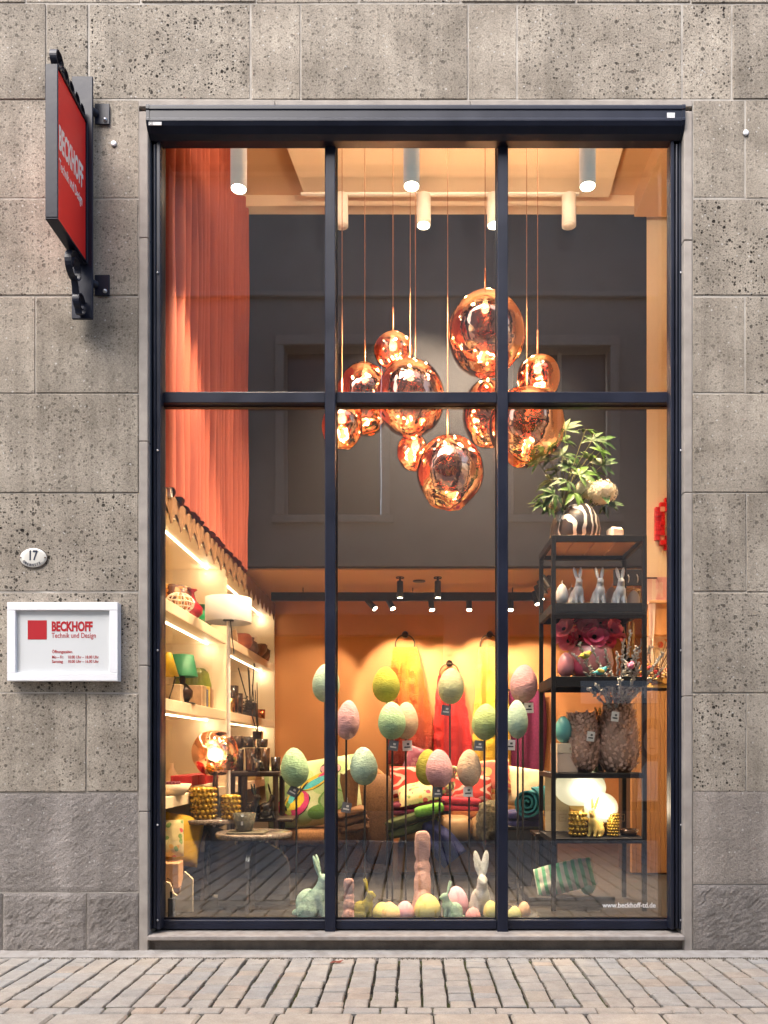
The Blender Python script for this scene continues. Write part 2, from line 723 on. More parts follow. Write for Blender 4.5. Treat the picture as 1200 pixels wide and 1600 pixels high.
def ramp_mat(name, stops, axis, lo, hi, rough=.9, wob=.06, wscale=6, bump=.4, bs=60, sheen=.4, bdist=.015):
    """cloth dyed in bands along one axis of the object"""
    m, nt, N, L, B = nodes(name)
    tc = N.new('ShaderNodeTexCoord')
    sep = N.new('ShaderNodeSeparateXYZ')
    L.new(tc.outputs['Object'], sep.inputs[0])
    nz = N.new('ShaderNodeTexNoise')
    nz.inputs['Scale'].default_value = wscale
    nz.inputs['Detail'].default_value = 6
    L.new(tc.outputs['Object'], nz.inputs['Vector'])
    mr = N.new('ShaderNodeMapRange')
    mr.inputs[1].default_value, mr.inputs[2].default_value = lo, hi
    L.new(sep.outputs[axis], mr.inputs[0])
    t = mth(N, L, 'ADD', mr.outputs[0], mth(N, L, 'MULTIPLY', mth(N, L, 'SUBTRACT', nz.outputs['Fac'], .5), wob * 4))
    cr = N.new('ShaderNodeValToRGB')
    e = cr.color_ramp.elements
    e[0].position, e[0].color = stops[0][0], (*stops[0][1], 1)
    e[1].position, e[1].color = stops[-1][0], (*stops[-1][1], 1)
    for p, c in stops[1:-1]:
        e.new(p).color = (*c, 1)
    L.new(t, cr.inputs[0])
    L.new(cr.outputs[0], B.inputs['Base Color'])
    B.inputs['Roughness'].default_value = rough
    B.inputs['Sheen Weight'].default_value = sheen * .2
    nb = N.new('ShaderNodeTexNoise')
    nb.inputs['Scale'].default_value = bs
    nb.inputs['Detail'].default_value = 4
    L.new(tc.outputs['Object'], nb.inputs['Vector'])
    bp = N.new('ShaderNodeBump')
    bp.inputs['Strength'].default_value = bump
    bp.inputs['Distance'].default_value = bdist
    L.new(nb.outputs['Fac'], bp.inputs['Height'])
    L.new(bp.outputs[0], B.inputs['Normal'])
    _m[name] = m
    return m


def print_mat(name, base, cols, scale, feature='cells', rough=.85, thr=.5):
    """woven or printed cloth: coloured patches on a ground colour"""
    m, nt, N, L, B = nodes(name)
    tc = N.new('ShaderNodeTexCoord')
    wp = N.new('ShaderNodeTexNoise')
    wp.inputs['Scale'].default_value = scale * .6
    L.new(tc.outputs['Object'], wp.inputs['Vector'])
    va = N.new('ShaderNodeVectorMath')
    va.operation = 'MULTIPLY_ADD'
    L.new(wp.outputs['Color'], va.inputs[0])
    va.inputs[1].default_value = (.8 / scale,) * 3
    L.new(tc.outputs['Object'], va.inputs[2])
    if feature == 'cells':
        v = N.new('ShaderNodeTexVoronoi')
        v.inputs['Scale'].default_value = scale
        L.new(va.outputs[0], v.inputs['Vector'])
        sep = N.new('ShaderNodeSeparateColor')
        L.new(v.outputs['Color'], sep.inputs[0])
        sel, mask = sep.outputs[0], mth(N, L, 'LESS_THAN', v.outputs['Distance'], thr)
    elif feature == 'stripes':
        v = N.new('ShaderNodeTexWave')
        v.inputs['Scale'].default_value = scale
        v.inputs['Distortion'].default_value = 5.5 if name == 'striped_glass' else 1.0
        L.new(tc.outputs['Object'], v.inputs['Vector'])
        sel, mask = v.outputs['Fac'], mth(N, L, 'GREATER_THAN', v.outputs['Fac'], thr)
    else:
        v = N.new('ShaderNodeTexWave')
        v.wave_type = 'RINGS'
        v.inputs['Scale'].default_value = scale
        v.inputs['Distortion'].default_value = 7
        v.inputs['Detail'].default_value = 1
        L.new(tc.outputs['Object'], v.inputs['Vector'])
        sel, mask = v.outputs['Fac'], mth(N, L, 'GREATER_THAN', v.outputs['Fac'], thr)
    cr = N.new('ShaderNodeValToRGB')
    cr.color_ramp.interpolation = 'CONSTANT'
    e = cr.color_ramp.elements
    e[0].position, e[0].color = 0, (*cols[0], 1)
    e[1].position, e[1].color = (len(cols) - 1) / len(cols), (*cols[-1], 1)
    for i, c in enumerate(cols[1:-1]):
        e.new((i + 1) / len(cols)).color = (*c, 1)
    L.new(sel, cr.inputs[0])
    nz = N.new('ShaderNodeTexNoise')
    nz.inputs['Scale'].default_value = 140
    L.new(tc.outputs['Object'], nz.inputs['Vector'])
    col = mixc(N, L, mask, base, cr.outputs[0])
    r = N.new('ShaderNodeMapRange')
    r.inputs[3].default_value, r.inputs[4].default_value = .75, 1.2
    L.new(nz.outputs['Fac'], r.inputs[0])
    col = mixc(N, L, 1.0, col, r.outputs[0], 'MULTIPLY')
    L.new(col, B.inputs['Base Color'])
    B.inputs['Roughness'].default_value = rough
    B.inputs['Sheen Weight'].default_value = .08
    bp = N.new('ShaderNodeBump')
    bp.inputs['Strength'].default_value = .4
    bp.inputs['Distance'].default_value = .005
    L.new(nz.outputs['Fac'], bp.inputs['Height'])
    L.new(bp.outputs[0], B.inputs['Normal'])
    _m[name] = m
    return m


def lamp(parent, loc, power, color=(1, .72, .45), kind='POINT', target=None, angle=60, blend=.5, radius=.03):
    d = bpy.data.lights.new('bulb_light', kind)
    d.energy = power
    d.color = color
    d.shadow_soft_size = radius
    if kind == 'SPOT':
        d.spot_size = radians(angle)
        d.spot_blend = blend
    o = bpy.data.objects.new('bulb_light', d)
    COL.objects.link(o)
    o.location = loc
    if target is not None:
        o.rotation_euler = (Vector(loc) - Vector(target)).to_track_quat('Z', 'Y').to_euler()
    if parent is not None:
        o.parent = parent
    return o


M_TUFF = tuff('tuff_stone', (.405, .357, .296), (.225, .194, .157))
M_TUFF_ROUGH = tuff('rough_plinth_stone', (.335, .300, .275), (.23, .205, .185), pit=.35, coarse=1.0)
M_TUFF_SIDE = tuff('smooth_render', (.345, .305, .268), (.235, .205, .18), pit=.18, coarse=.6)
M_TRIM = mat('surround_stone', (.37, .33, .295), (.27, .24, .215), 9, .85, bump=.35, bs=120, bdist=.004)
M_MORTAR = mat('lime_mortar', (.47, .435, .39), (.24, .215, .185), 4, .95, bump=.4, bs=90)
M_FRAME = mat('navy_black_metal', (.011, .014, .030), (.008, .010, .021), 5, .42, spec=.35, bump=.05, bs=30, rr=.35)
M_SHUT = mat('shutter_metal', (.012, .015, .03), (.008, .010, .02), 4, .36, spec=.4, rr=.4)
M_BLACK = mat('black_metal', (.012, .012, .014), (.008, .008, .01), 8, .4)
M_GLASS = glass_mat('window_glass', (.97, .98, .97), 2.7, base=.02)
M_WHITE = mat('white_lacquer', (.80, .805, .83), (.77, .775, .80), 3, .35)
M_RED = mat('red_print', (.42, .006, .013), (.39, .005, .012), 3, .5)
M_STEEL = mat('zinc_steel', (.5, .5, .52), (.35, .35, .37), 20, .35, metal=1)

# ================================================================== STREET
rnd = random.Random(3)
ground = MB().box(-60, 60, -60, .0, -.40, -.06)
ground.build('ground', mat('ground_bed', (.16, .14, .12), (.09, .08, .07), 14, .95, bump=.5, bs=60), kind='structure')
# mossy sand bed that shows in the joints
bed_m, nt, N, L, B = nodes('joint_sand')
tc = N.new('ShaderNodeTexCoord')
nz = N.new('ShaderNodeTexNoise')
nz.inputs['Scale'].default_value = 3.5
nz.inputs['Detail'].default_value = 6
L.new(tc.outputs['Object'], nz.inputs['Vector'])
cr = N.new('ShaderNodeValToRGB')
cr.color_ramp.elements[0].position, cr.color_ramp.elements[0].color = .46, (.016, .013, .010, 1)
cr.color_ramp.elements[1].position, cr.color_ramp.elements[1].color = .62, (.05, .062, .008, 1)
L.new(nz.outputs['Fac'], cr.inputs[0])
L.new(cr.outputs[0], B.inputs['Base Color'])
B.inputs['Roughness'].default_value = 1
pavement = MB().box(-7, 7, -1.62, .02, -.06, -.022).build('pavement', bed_m, kind='structure')

SHADES = [(0.353, 0.315, 0.271), (0.341, 0.314, 0.279), (0.365, 0.315, 0.258), (0.325, 0.310, 0.287), (0.364, 0.327, 0.284), (0.373, 0.303, 0.239),
          (0.349, 0.322, 0.285), (0.369, 0.324, 0.277), (0.336, 0.317, 0.288), (0.374, 0.323, 0.269)]
M_PAVER = paver_mat('paver_stone', SHADES, False)
M_PAVER_I = paver_mat('paver_stone_mass', SHADES, True)
M_STREET = paver_mat('street_stone', [(.40, .38, .36), (.35, .34, .335), (.42, .39, .355), (.32, .315, .31)], True)


def stone_block(w, l, h, b, wob=.004):
    mb = MB().box(-w / 2, w / 2, -l / 2, l / 2, -h, 0, b)
    mb.v = [(x + rnd.uniform(-wob, wob), y + rnd.uniform(-wob, wob) * .6, z + rnd.uniform(-.0012, .0012)) for x, y, z in mb.v]
    return mb


LENS = [.095, .12, .14, .16, .185, .215]
paver_meshes = {l: [stone_block(.135, l - .008, .06, .006).mesh('paver', M_PAVER) for _ in range(3)] for l in LENS}
mass = MB()
n_pav = 0
for ci in range(-34, 35):
    xc = -.02 + ci * .1505
    y = -.125
    row = []
    while y > -1.17:
        l = rnd.choice(LENS)
        if y - l < -1.18 + .09:
            l = min(LENS, key=lambda q: abs(q - (y + 1.18)))
            if abs(y - l + 1.18) > .03:
                l = min(LENS, key=lambda q: abs(q - max(.095, (y + 1.18) / 2)))
        row.append((y - l / 2, l))
        y -= l
    for yc, l in row:
        if abs(xc) < 2.36 and n_pav < 290:
            o = link('paver', rnd.choice(paver_meshes[l]), pavement,
                     (xc + rnd.uniform(-.003, .003), yc, rnd.uniform(-.003, .003)),
                     (rnd.uniform(-.012, .012), rnd.uniform(-.012, .012), rnd.uniform(-.012, .012)))
            n_pav += 1
        else:
            b_ = stone_block(.131, l - .005, .06, .007)
            mass.add([(vx + xc, vy + yc, vz) for vx, vy, vz in b_.v], b_.f)
mass.build('outlying_pavers', M_PAVER_I, pavement, kind='stuff')
# edging row of narrow setts, then the flat kerb stones
edge_meshes = [stone_block(w_, .085, .07, .008).mesh('edging_stone', M_PAVER) for w_ in (.14, .17, .2, .15)]
edge_w = (.14, .17, .2, .15)
x = -3.0
k = 0
while x < 3.0:
    i = rnd.randrange(4)
    link('edging_stone', edge_meshes[i], pavement, (x + edge_w[i] / 2, -1.235, rnd.uniform(-.002, .002)), (0, 0, rnd.uniform(-.01, .01)))
    x += edge_w[i] + .007
kerb = MB().box(-7, 7, -1.62, -1.285, -.058, -.03).build('kerb', bed_m, kind='structure')
x = -3.2
while x < 3.2:
    w_ = rnd.uniform(.38, .46)
    stone_block(w_, .32, .09, .012, .003).build('kerb_stone', M_PAVER, kerb, (x + w_ / 2, -1.447, -.002))
    x += w_ + .012
# the street of worn setts that the window mirrors
st = MB()
for i in range(-36, 37):
    y = -1.64
    while y > -6.66:
        l = rnd.uniform(.16, .34)
        b_ = MB().box(-.083, .083, -l / 2 + .008, l / 2 - .008, -.06, 0, .010)
        st.add([(vx + i * .19 - .02 + rnd.uniform(-.004, .004), vy + y - l / 2, vz + rnd.uniform(-.003, .003)) for vx, vy, vz in b_.v], b_.f)
        y -= l
road = MB().box(-7, 7, -6.68, -1.62, -.06, -.035).build('street', bed_m, kind='structure')
st.build('street_setts', M_STREET, road, kind='stuff')
# concrete fillet along the foot of the wall
fil = MB().loft(lambda u, v: Vector((-7 + 14 * v, [-.122, -.118, .0, .012, .01, -.1][int(round(u * 6)) % 6] + .006 * noise.noise((v * 60, u * 3, 0)),
                                    [-.03, .004, .024, .024, -.04, -.04][int(round(u * 6)) % 6])), 6, 160)
fil.sm = [False] * len(fil.f)
fil.build('concrete_edging', mat('fillet_concrete', (.37, .345, .32), (.27, .245, .22), 12, .95, bump=.6, bs=70), pavement)

# ================================================================== STONE FACADE
facade = thing('stone_facade', 'grey brown pitted stone block facade around the tall shop window', 'facade')
ZY = lambda py: EYE - (py - CY) * DIST / F
XX = lambda px: (px - CX) * DIST / F


def facing(name, px0, px1, py0, py1, m, rough=0.0, proud=0.0):
    """one facing stone, recessed joints all round"""
    g = .0032
    x0, x1, z0, z1 = XX(px0) + g, XX(px1) - g, ZY(py1) + g, ZY(py0) - g
    yf = rnd.uniform(-.004, .003) - proud
    if rough == 0:
        mb = MB().box(x0, x1, yf, .06, z0, z1, rnd.uniform(.004, .010))
        mb.v = [(a + rnd.uniform(-.002, .002), b, c + rnd.uniform(-.002, .002)) for a, b, c in mb.v]
        return mb.build(name, m, facade)
    mb = MB()
    nx, nz_ = max(8, int((x1 - x0) / .018)), max(8, int((z1 - z0) / .018))

    def fn(u, v):
        xx, zz = x0 + (x1 - x0) * u, z0 + (z1 - z0) * v
        e = min(u * (x1 - x0), (1 - u) * (x1 - x0), v * (z1 - z0), (1 - v) * (z1 - z0))
        k = min(1, e / .035) ** .6
        n_ = noise.fractal((xx * 14, 3.1, zz * 16), .7, 2.0, 5) * .42 + noise.noise((xx * 50, 7, zz * 50)) * .3
        return Vector((xx + .003 * noise.noise((xx * 30, zz * 30, 1)), yf - (rough * (.65 + n_)) * k + .004, zz))
    mb.grid(fn, nx, nz_, smooth=False)
    e0 = len(mb.v)
    mb.box(x0, x1, yf + .006, .06, z0, z1)
    return mb.build(name, m, facade)


rows = [(-150, 5), (5, 155), (155, 310), (310, 463), (463, 615), (615, 770), (770, 925), (925, 1083), (1083, 1238)]
# over the window
for px in [(-520, -330), (-330, -120), (-120, 40), (40, 220), (220, 400), (400, 560), (560, 720), (720, 900), (900, 1080), (1080, 1250), (1250, 1450), (1450, 1700)]:
    facing('stone_block', *px, -150, 5, M_TUFF)
for px in [(-520, -300), (-300, -100), (-100, 72), (72, 138), (138, 392), (392, 470), (470, 731), (731, 808), (808, 1066), (1066, 1144), (1144, 1330), (1330, 1700)]:
    facing('stone_block', *px, 5, 156, M_TUFF)
# courses beside the window
cuts_l = [[-520, -300, -60, 217], [-520, -380, -130, 217], [-520, -330, 55, 217], [-520, -220, -20, 217], [-520, -300, -90, 217],
          [-520, -330, -110, 217], [-520, -200, 135, 217]]
cuts_r = [[1082, 1165, 1330, 1700], [1082, 1260, 1450, 1700], [1082, 1165, 1400, 1700], [1082, 1280, 1500, 1700], [1082, 1167, 1380, 1700],
          [1082, 1300, 1480, 1700], [1082, 1167, 1390, 1700]]
for (a, b), cl, cr_ in zip(rows[2:], cuts_l, cuts_r):
    for i in range(len(cl) - 1):
        facing('stone_block', cl[i], cl[i + 1], a, b, M_TUFF)
    for i in range(len(cr_) - 1):
        facing('stone_block', cr_[i], cr_[i + 1], a, b, M_TUFF)
# rusticated plinth
for i, j in ((-520, -210), (-210, -8), (-8, 217)):
    facing('plinth_block', i, j, 1238, 1395, M_TUFF_ROUGH, .008)
for i, j in ((-520, -130), (-130, 4), (4, 135), (135, 217)):
    facing('plinth_block', i, j, 1395, 1489, M_TUFF_ROUGH, .015)
for i, j in ((1082, 1330), (1330, 1700)):
    facing('plinth_block', i, j, 1236, 1382, M_TUFF_SIDE, .004, .002)
    facing('plinth_block', i, j, 1382, 1486, M_TUFF_ROUGH, .012, .006)
# mortar and wall core behind the stones
core = MB()
core.box(-8, XX(217) - .001, .0045, .30, -.05, 10)
core.box(XX(1082) + .001, 8, .0045, .30, -.05, 10)
core.box(XX(217) - .001, XX(1082) + .001, .0045, .30, ZY(158), 10)
core.build('mortar_core', M_MORTAR, facade)

# pale stone surround of the opening
surround = thing('window_surround', 'narrow pale stone surround framing the tall shop window', 'window surround')
for a, b in ((158, 372), (372, 690), (690, 1040), (1040, 1268), (1268, 1488)):
    MB().box(XX(217.5), XX(231.5), -.004 + rnd.uniform(-.002, .002), .30, ZY(b) + .002, ZY(a) - (.072 if a == 158 else .001), .005).build('jamb_stone', M_TRIM, surround)
for a, b in ((158, 376), (376, 770), (770, 1088), (1088, 1486)):
    MB().box(XX(1068.5), XX(1081.5), -.004 + rnd.uniform(-.002, .002), .30, ZY(b) + .002, ZY(a) - (.072 if a == 158 else .001), .005).build('jamb_stone', M_TRIM, surround)
for a, b in ((217.5, 430), (430, 735), (735, 1081.5)):
    MB().box(XX(a) + .001, XX(b) - .001, -.006, .30, ZY(168), ZY(157), .005).build('lintel_stone', M_TRIM, surround)
sl = MB().box(XX(232), XX(1068), -.035, .32, W(0, 1470, -.035).z, W(0, 1456, .1).z, .006)
sl.build('sill', mat('sill_stone', (.33, .30, .275), (.23, .20, .18), 14, .8, bump=.4, bs=110, bdist=.004), surround)
MB().box(XX(230), XX(1070), .035, .3, -.03, W(0, 1470, -.035).z - .001).build('footing', mat('footing_stone', (.22, .19, .165), (.13, .11, .095), 9, .9, bump=.6, bs=60), surround)

# ================================================================== ROLLER SHUTTER
shutter = thing('roller_shutter', 'navy black roller shutter box and side rails over the shop window', 'roller shutter')
x0, x1 = XX(231), XX(1068)
prof = [(-.03, 169), (-.036, 172), (-.036, 176), (-.030, 178), (-.030, 189), (-.034, 191), (-.034, 194), (-.022, 200), (.01, 208), (.05, 212), (.12, 212), (.12, 169)]
poly = [(y, ZY(p)) for y, p in prof]
MB().prism(poly, x0, x1, 'yz').build('shutter_box', M_SHUT, shutter)
for xa, xb in ((x0 - .002, x0 + .02), (x1 - .02, x1 + .002)):
    MB().prism([(y - .004, z) for y, z in poly], xa, xb, 'yz').build('end_cap', M_SHUT, shutter)
for s_, pa, pb in ((0, 232, 251), (1, 1047, 1067)):
    a, b = W(pa, 0, .06).x, W(pb, 0, .06).x
    zt, zb = ZY(212), W(0, 1452, .06).z
    rail = MB()
    rail.box(a, b, .075, .14, zb, zt, .004)
    w_ = (b - a)
    rail.box(a, a + w_ * .28, .045, .0745, zb, zt, .004)
    rail.box(b - w_ * .32, b, .05, .0745, zb, zt, .004)
    rail.tube([(a + w_ * .52, .062, zb + .01), (a + w_ * .52, .062, zt - .02)], .012, 8)
    r_ = rail.build('side_rail', M_SHUT, shutter)
    for q in (420, 700, 1015, 1290, 1440):
        MB().lathe([(0, .004), (.007, .003), (.008, 0)], 8, M=Matrix.Translation((a + w_ * .8, .0445, ZY(q))) @ Matrix.Rotation(radians(90), 4, 'X')).build('screw', M_STEEL, r_)
MB().box(XX(235), XX(255), -.0385, -.0345, ZY(202), ZY(197)).build('maker_sticker', mat('sticker', (.55, .55, .55), (.4, .4, .4), 60, .6), shutter, label='small grey sticker printed with CE')
text('sticker_print', 'CE', .026, M_BLACK, shutter, (XX(236), -.0392, ZY(201.3)), (radians(90), 0, 0), .8, depth=.0003)
MB().box(XX(1040), XX(1052), -.0345, -.0295, ZY(190), ZY(182)).build('barcode_sticker', mat('sticker2', (.7, .7, .72), (.45, .45, .47), 160, .5), shutter, label='small white sticker')

# ================================================================== SHOP WINDOW
window = thing('shop_window', 'tall navy black steel shop window of six panes with reflections', 'shop window', (0, .2, 0))
GY = .2
zt, zb = W(0, 205, .15).z, W(0, 1455, .15).z
fx0, fx1 = W(240, 0, .15).x, W(1060, 0, .15).x


def bar(name, xa, xb, ya, yb, za, zb_, b=.004):
    MB().box(xa, xb, ya - GY, yb - GY, za, zb_, b).build(name, M_FRAME, window)


ZTR0, ZTR1 = W(0, 631, .15).z, W(0, 614, .15).z
ZB0, ZB1 = W(0, 1452, .13).z, W(0, 1438, .13).z
ZH = W(0, 229, .26).z
mull = [(W(507.5, 0, .10).x, W(524, 0, .10).x), (W(777.5, 0, .10).x, W(794, 0, .10).x)]
bar('head_rail', fx0, fx1, .141, .26, ZH, zt + .02)
bar('stile', fx0, W(258.5, 0, .25).x, .141, .26, ZB0, ZH - .001)
bar('stile', W(1043.5, 0, .25).x, fx1, .141, .26, ZB0, ZH - .001)
for a, b in mull:
    bar('mullion', a, b, .10, .26, ZB0 - .03, ZH - .001, .006)
cols = [(W(258.5, 0, .25).x + .001, mull[0][0] - .001), (mull[0][1] + .001, mull[1][0] - .001), (mull[1][1] + .001, W(1043.5, 0, .25).x - .001)]
for a, b in cols:
    bar('transom', a, b, .13, .25, ZTR0, ZTR1)
    bar('bottom_rail', a, b, .13, .25, ZB0, ZB1)
    # glazing beads and panes
    for za, zb_ in ((ZB1 + .001, ZTR0 - .001), (ZTR1 + .001, ZH - .002)):
        for q in ((a, a + .008, za, zb_), (b - .008, b, za, zb_), (a + .0085, b - .0085, za, za + .008), (a + .0085, b - .0085, zb_ - .008, zb_)):
            MB().box(q[0], q[1], -.018, -.006, q[2], q[3]).build('glazing_bead', M_BLACK, window)
        MB().box(a + .001, b - .001, -.004, .004, za + .001, zb_ - .001).build('pane', M_GLASS, window)
text('web_address', 'www.beckhoff-td.de', .052, M_WHITE, window, W(983, 1418, GY - .006) - Vector((0, GY, 0)), (radians(90), 0, 0), .92, bold=.012, depth=.0005, align='CENTER')

# ================================================================== HANGING SIGN
sign = thing('hanging_sign', 'red projecting shop sign in a navy frame with iron scrolls', 'sign', (XX(128), 0, ZY(310)))
so = sign.location.copy()
SB = lambda mb, n, m, **k: MBshift(mb, so).build(n, m, sign, **k)


def MBshift(mb, o):
    mb.v = [(a - o.x, b - o.y, c - o.z) for a, b, c in mb.v]
    return mb


Xs0, Xs1 = -2.357, -2.276
ya, yb, za, zb_ = -.56, -.105, 4.865, 5.84
fr = .012
SB(MB().box(Xs0, Xs1, ya - fr, ya, za - .0, zb_ + fr, .004), 'frame_bar', M_FRAME)
SB(MB().box(Xs0, Xs1, ya, yb, zb_ + .0005, zb_ + fr, .003), 'frame_bar', M_FRAME)
SB(MB().box(Xs0, Xs1, ya - fr, yb, za - fr, za - .0005, .003), 'frame_bar', M_FRAME)
SB(MB().box(Xs0, Xs1, yb + .0005, yb + fr, za - fr, zb_ + fr, .003), 'frame_bar', M_FRAME)
M_REDP = mat('red_acrylic', (.80, .028, .022), (.74, .022, .018), 2, .42, spec=.3)
SB(MB().box(Xs0 + .012, Xs1 - .012, ya + .001, yb - .001, za, zb_, .002), 'sign_panel', M_REDP)
M_SIGNW = mat('sign_white', (.85, .84, .82), (.8, .79, .77), 3, .5)
rot_s = (radians(90), 0, radians(90))
text('sign_lettering', 'BECKHOFF', .215, M_SIGNW, sign, Vector((Xs1 - .0115, ya + .03, 5.345)) - so, rot_s, .36, bold=.03, depth=.0006)
text('sign_lettering', 'Technik und Design', .098, M_SIGNW, sign, Vector((Xs1 - .0115, ya + .035, 5.215)) - so, rot_s, .46, bold=.012, depth=.0006)
# wall post and stand-off plates
SB(MB().box(W(113, 0, -.08).x, W(145.5, 0, -.08).x, -.092, -.072, W(0, 498, -.09).z, W(0, 119, -.09).z, .003), 'post', M_FRAME)
for py in (180, 447):
    z = ZY(py)
    pl = SB(MB().box(XX(149), XX(172), -.014, -.004, z - .073, z + .073, .002), 'wall_plate', M_FRAME)
    SB(MB().tube([(XX(152), -.012, z), (XX(141), -.075, z)], .026, 10), 'stand_off', M_FRAME)
    MBshift(MB().lathe([(0, .012), (.012, .010), (.016, .0), (.016, -.004)], 10, M=Matrix.Translation((XX(165.5), -.014, z - .045)) @ Matrix.Rotation(radians(90), 4, 'X')), so).build('bolt', M_STEEL, pl)


def scroll(cy_, cz, r0, turns, a0, w=.045, t=.007, tail=None):
    """flat iron bar bent to a spiral in the plane of the sign"""
    pts = []
    n = int(26 * turns)
    for i in range(n + 1):
        a = a0 + 2 * pi * turns * i / n
        r = r0 * (1 - .55 * i / n)
        pts.append((cy_ + r * cos(a), cz + r * sin(a)))
    if tail:
        pts = [tail] + pts
    mb = MB()
    xm = (Xs0 + Xs1) / 2

    def fn(u, v):
        i = min(int(round(v * (len(pts) - 1))), len(pts) - 1)
        y, z = pts[i]
        y2, z2 = pts[min(i + 1, len(pts) - 1)]
        y1, z1 = pts[max(i - 1, 0)]
        d = Vector((y2 - y1, z2 - z1)).normalized()
        q = int(round(u * 4)) % 4
        sx, st_ = (-1, 1, 1, -1)[q] * w / 2, (-1, -1, 1, 1)[q] * t / 2
        return Vector((xm + sx, y - d.y * st_, z + d.x * st_))
    mb.loft(fn, 4, len(pts) - 1)
    mb.sm = [False] * len(mb.f)
    SB(mb, 'iron_scroll', M_FRAME)


zt_ = zb_ + fr + .003
scroll(-.50, zt_ + .075, .072, 1.35, -pi / 2)
for i, (yy, r_) in enumerate(((-.405, .055), (-.315, .05), (-.225, .05), (-.14, .045))):
    scroll(yy, zt_ + r_, r_, 1.25, -pi / 2)
scroll(-.235, za - fr - .105, .10, 1.3, pi / 2 + .2, tail=(-.12, za - fr - .004))
scroll(-.15, za - fr - .30, .075, 1.3, -pi / 2, tail=(-.235, za - fr - .16))
# white wall caps left by earlier fixings
for px, py, lab in ((178, 225, 'small white round cap on the wall beside the hanging sign'), (1165, 208, 'small white round cap on the wall near the shutter box end')):
    o = MB().lathe([(0, .005), (.014, .0045), (.019, .002), (.020, -.004)], 18, M=Matrix.Rotation(radians(90), 4, 'X')).build('fixing_plug', M_WHITE, None, (XX(px), -.006, ZY(py)))
    tag(o, lab, 'cap')

# ================================================================== NUMBER PLATE AND OPENING HOURS
plate = thing('house_number_plate', 'oval white enamel house number plate reading 17 above the opening hours sign', 'number plate', (XX(53), -.006, ZY(872)))
w_, h_ = S(21.5, 0), S(15.5, 0)
R90 = Matrix.Rotation(radians(90), 4, 'X')
SCL = Matrix.Diagonal((w_, 1, h_, 1))
MB().lathe([(0, .013), (.5, .0125), (.8, .010), (.95, .006), (1.0, .001), (1.0, -.003)], 40, M=SCL @ R90).build('plate', mat('enamel', (.66, .64, .59), (.6, .575, .52), 5, .18, coat=.6), plate)
MB().lathe([(.985, -.004), (1.03, -.002), (1.03, .003), (.985, .004)], 40, M=SCL @ R90).build('rim', mat('rust_edge', (.16, .12, .09), (.07, .05, .04), 30, .7), plate)
M_INK = mat('plate_ink', (.03, .035, .06), (.02, .025, .05), 5, .4)
text('number', '17', .098, M_INK, plate, (0, -.0135, -.018), (radians(90), 0, 0), .72, bold=.02, depth=.0008, align='CENTER')
for i, ch in enumerate('OBERNSTR.'):
    a = radians(-54 + i * 13.5)
    text('street_letter', ch, .026, M_INK, plate, (sin(a) * w_ * .83, -.0125, -cos(a) * h_ * .88), (radians(90), -a * .62, 0), .8, bold=.01, depth=.0008, align='CENTER')
for sx in (-1, 1):
    MB().lathe([(0, .004), (.005, .003), (.006, 0)], 8, M=Matrix.Translation((sx * w_ * .88, -.008, 0)) @ R90).build('screw', mat('rust_screw', (.2, .12, .07), (.1, .06, .04), 30, .6), plate)

hours = thing('opening_hours_sign', 'white framed box sign with red lettering and opening hours', 'sign', (W(97, 0, -.07).x, 0, W(0, 1002, -.07).z))
d_ = DIST - .07
HX = lambda px: (px - 97) * d_ / F
HZ = lambda py: (1002 - py) * d_ / F
fx = [HX(11), HX(24), HX(171), HX(184)]
fz = [HZ(1064), HZ(1051), HZ(953.5), HZ(941)]
for q in ((fx[0], fx[3], fz[2], fz[3]), (fx[0], fx[3], fz[0], fz[1])):
    MB().box(q[0], q[1], -.072, -.004, q[2], q[3], .003).build('frame_side', M_WHITE, hours)
for q in ((fx[0], fx[1]), (fx[2], fx[3])):
    MB().box(q[0], q[1], -.0715, -.004, fz[1] + .0005, fz[2] - .0005, .002).build('frame_side', M_WHITE, hours)
MB().box(fx[1], fx[2], -.048, -.004, fz[1], fz[2]).build('sign_face', mat('sign_board', (.62, .635, .64), (.59, .61, .615), 2, .4), hours)
MB().box(HX(41), HX(71), -.0492, -.0481, HZ(998.5), HZ(968.5)).build('logo_square', M_RED, hours)
rt = (radians(90), 0, 0)
text('lettering', 'BECKHOFF', S(20.5, -.07), M_RED, hours, (HX(78.2), -.0488, HZ(985)), rt, .64, bold=.045, depth=.0005)
text('lettering', 'Technik und Design', S(11.6, -.07), M_RED, hours, (HX(78.3), -.0488, HZ(996)), rt, .735, bold=.004, depth=.0005, space=1.02)
for body, py, px in (('Öffnungszeiten', 1019.8, 79), ('Mo – Fr:', 1028.3, 79), ('10.00 Uhr – 18.00 Uhr', 1028.3, 103.5), ('Samstag', 1035.2, 79), ('10.00 Uhr – 16.00 Uhr', 1035.2, 103.5)):
    text('lettering', body, S(6.6, -.07), M_RED, hours, (HX(px), -.0488, HZ(py)), rt, .80, bold=.01, depth=.0005)

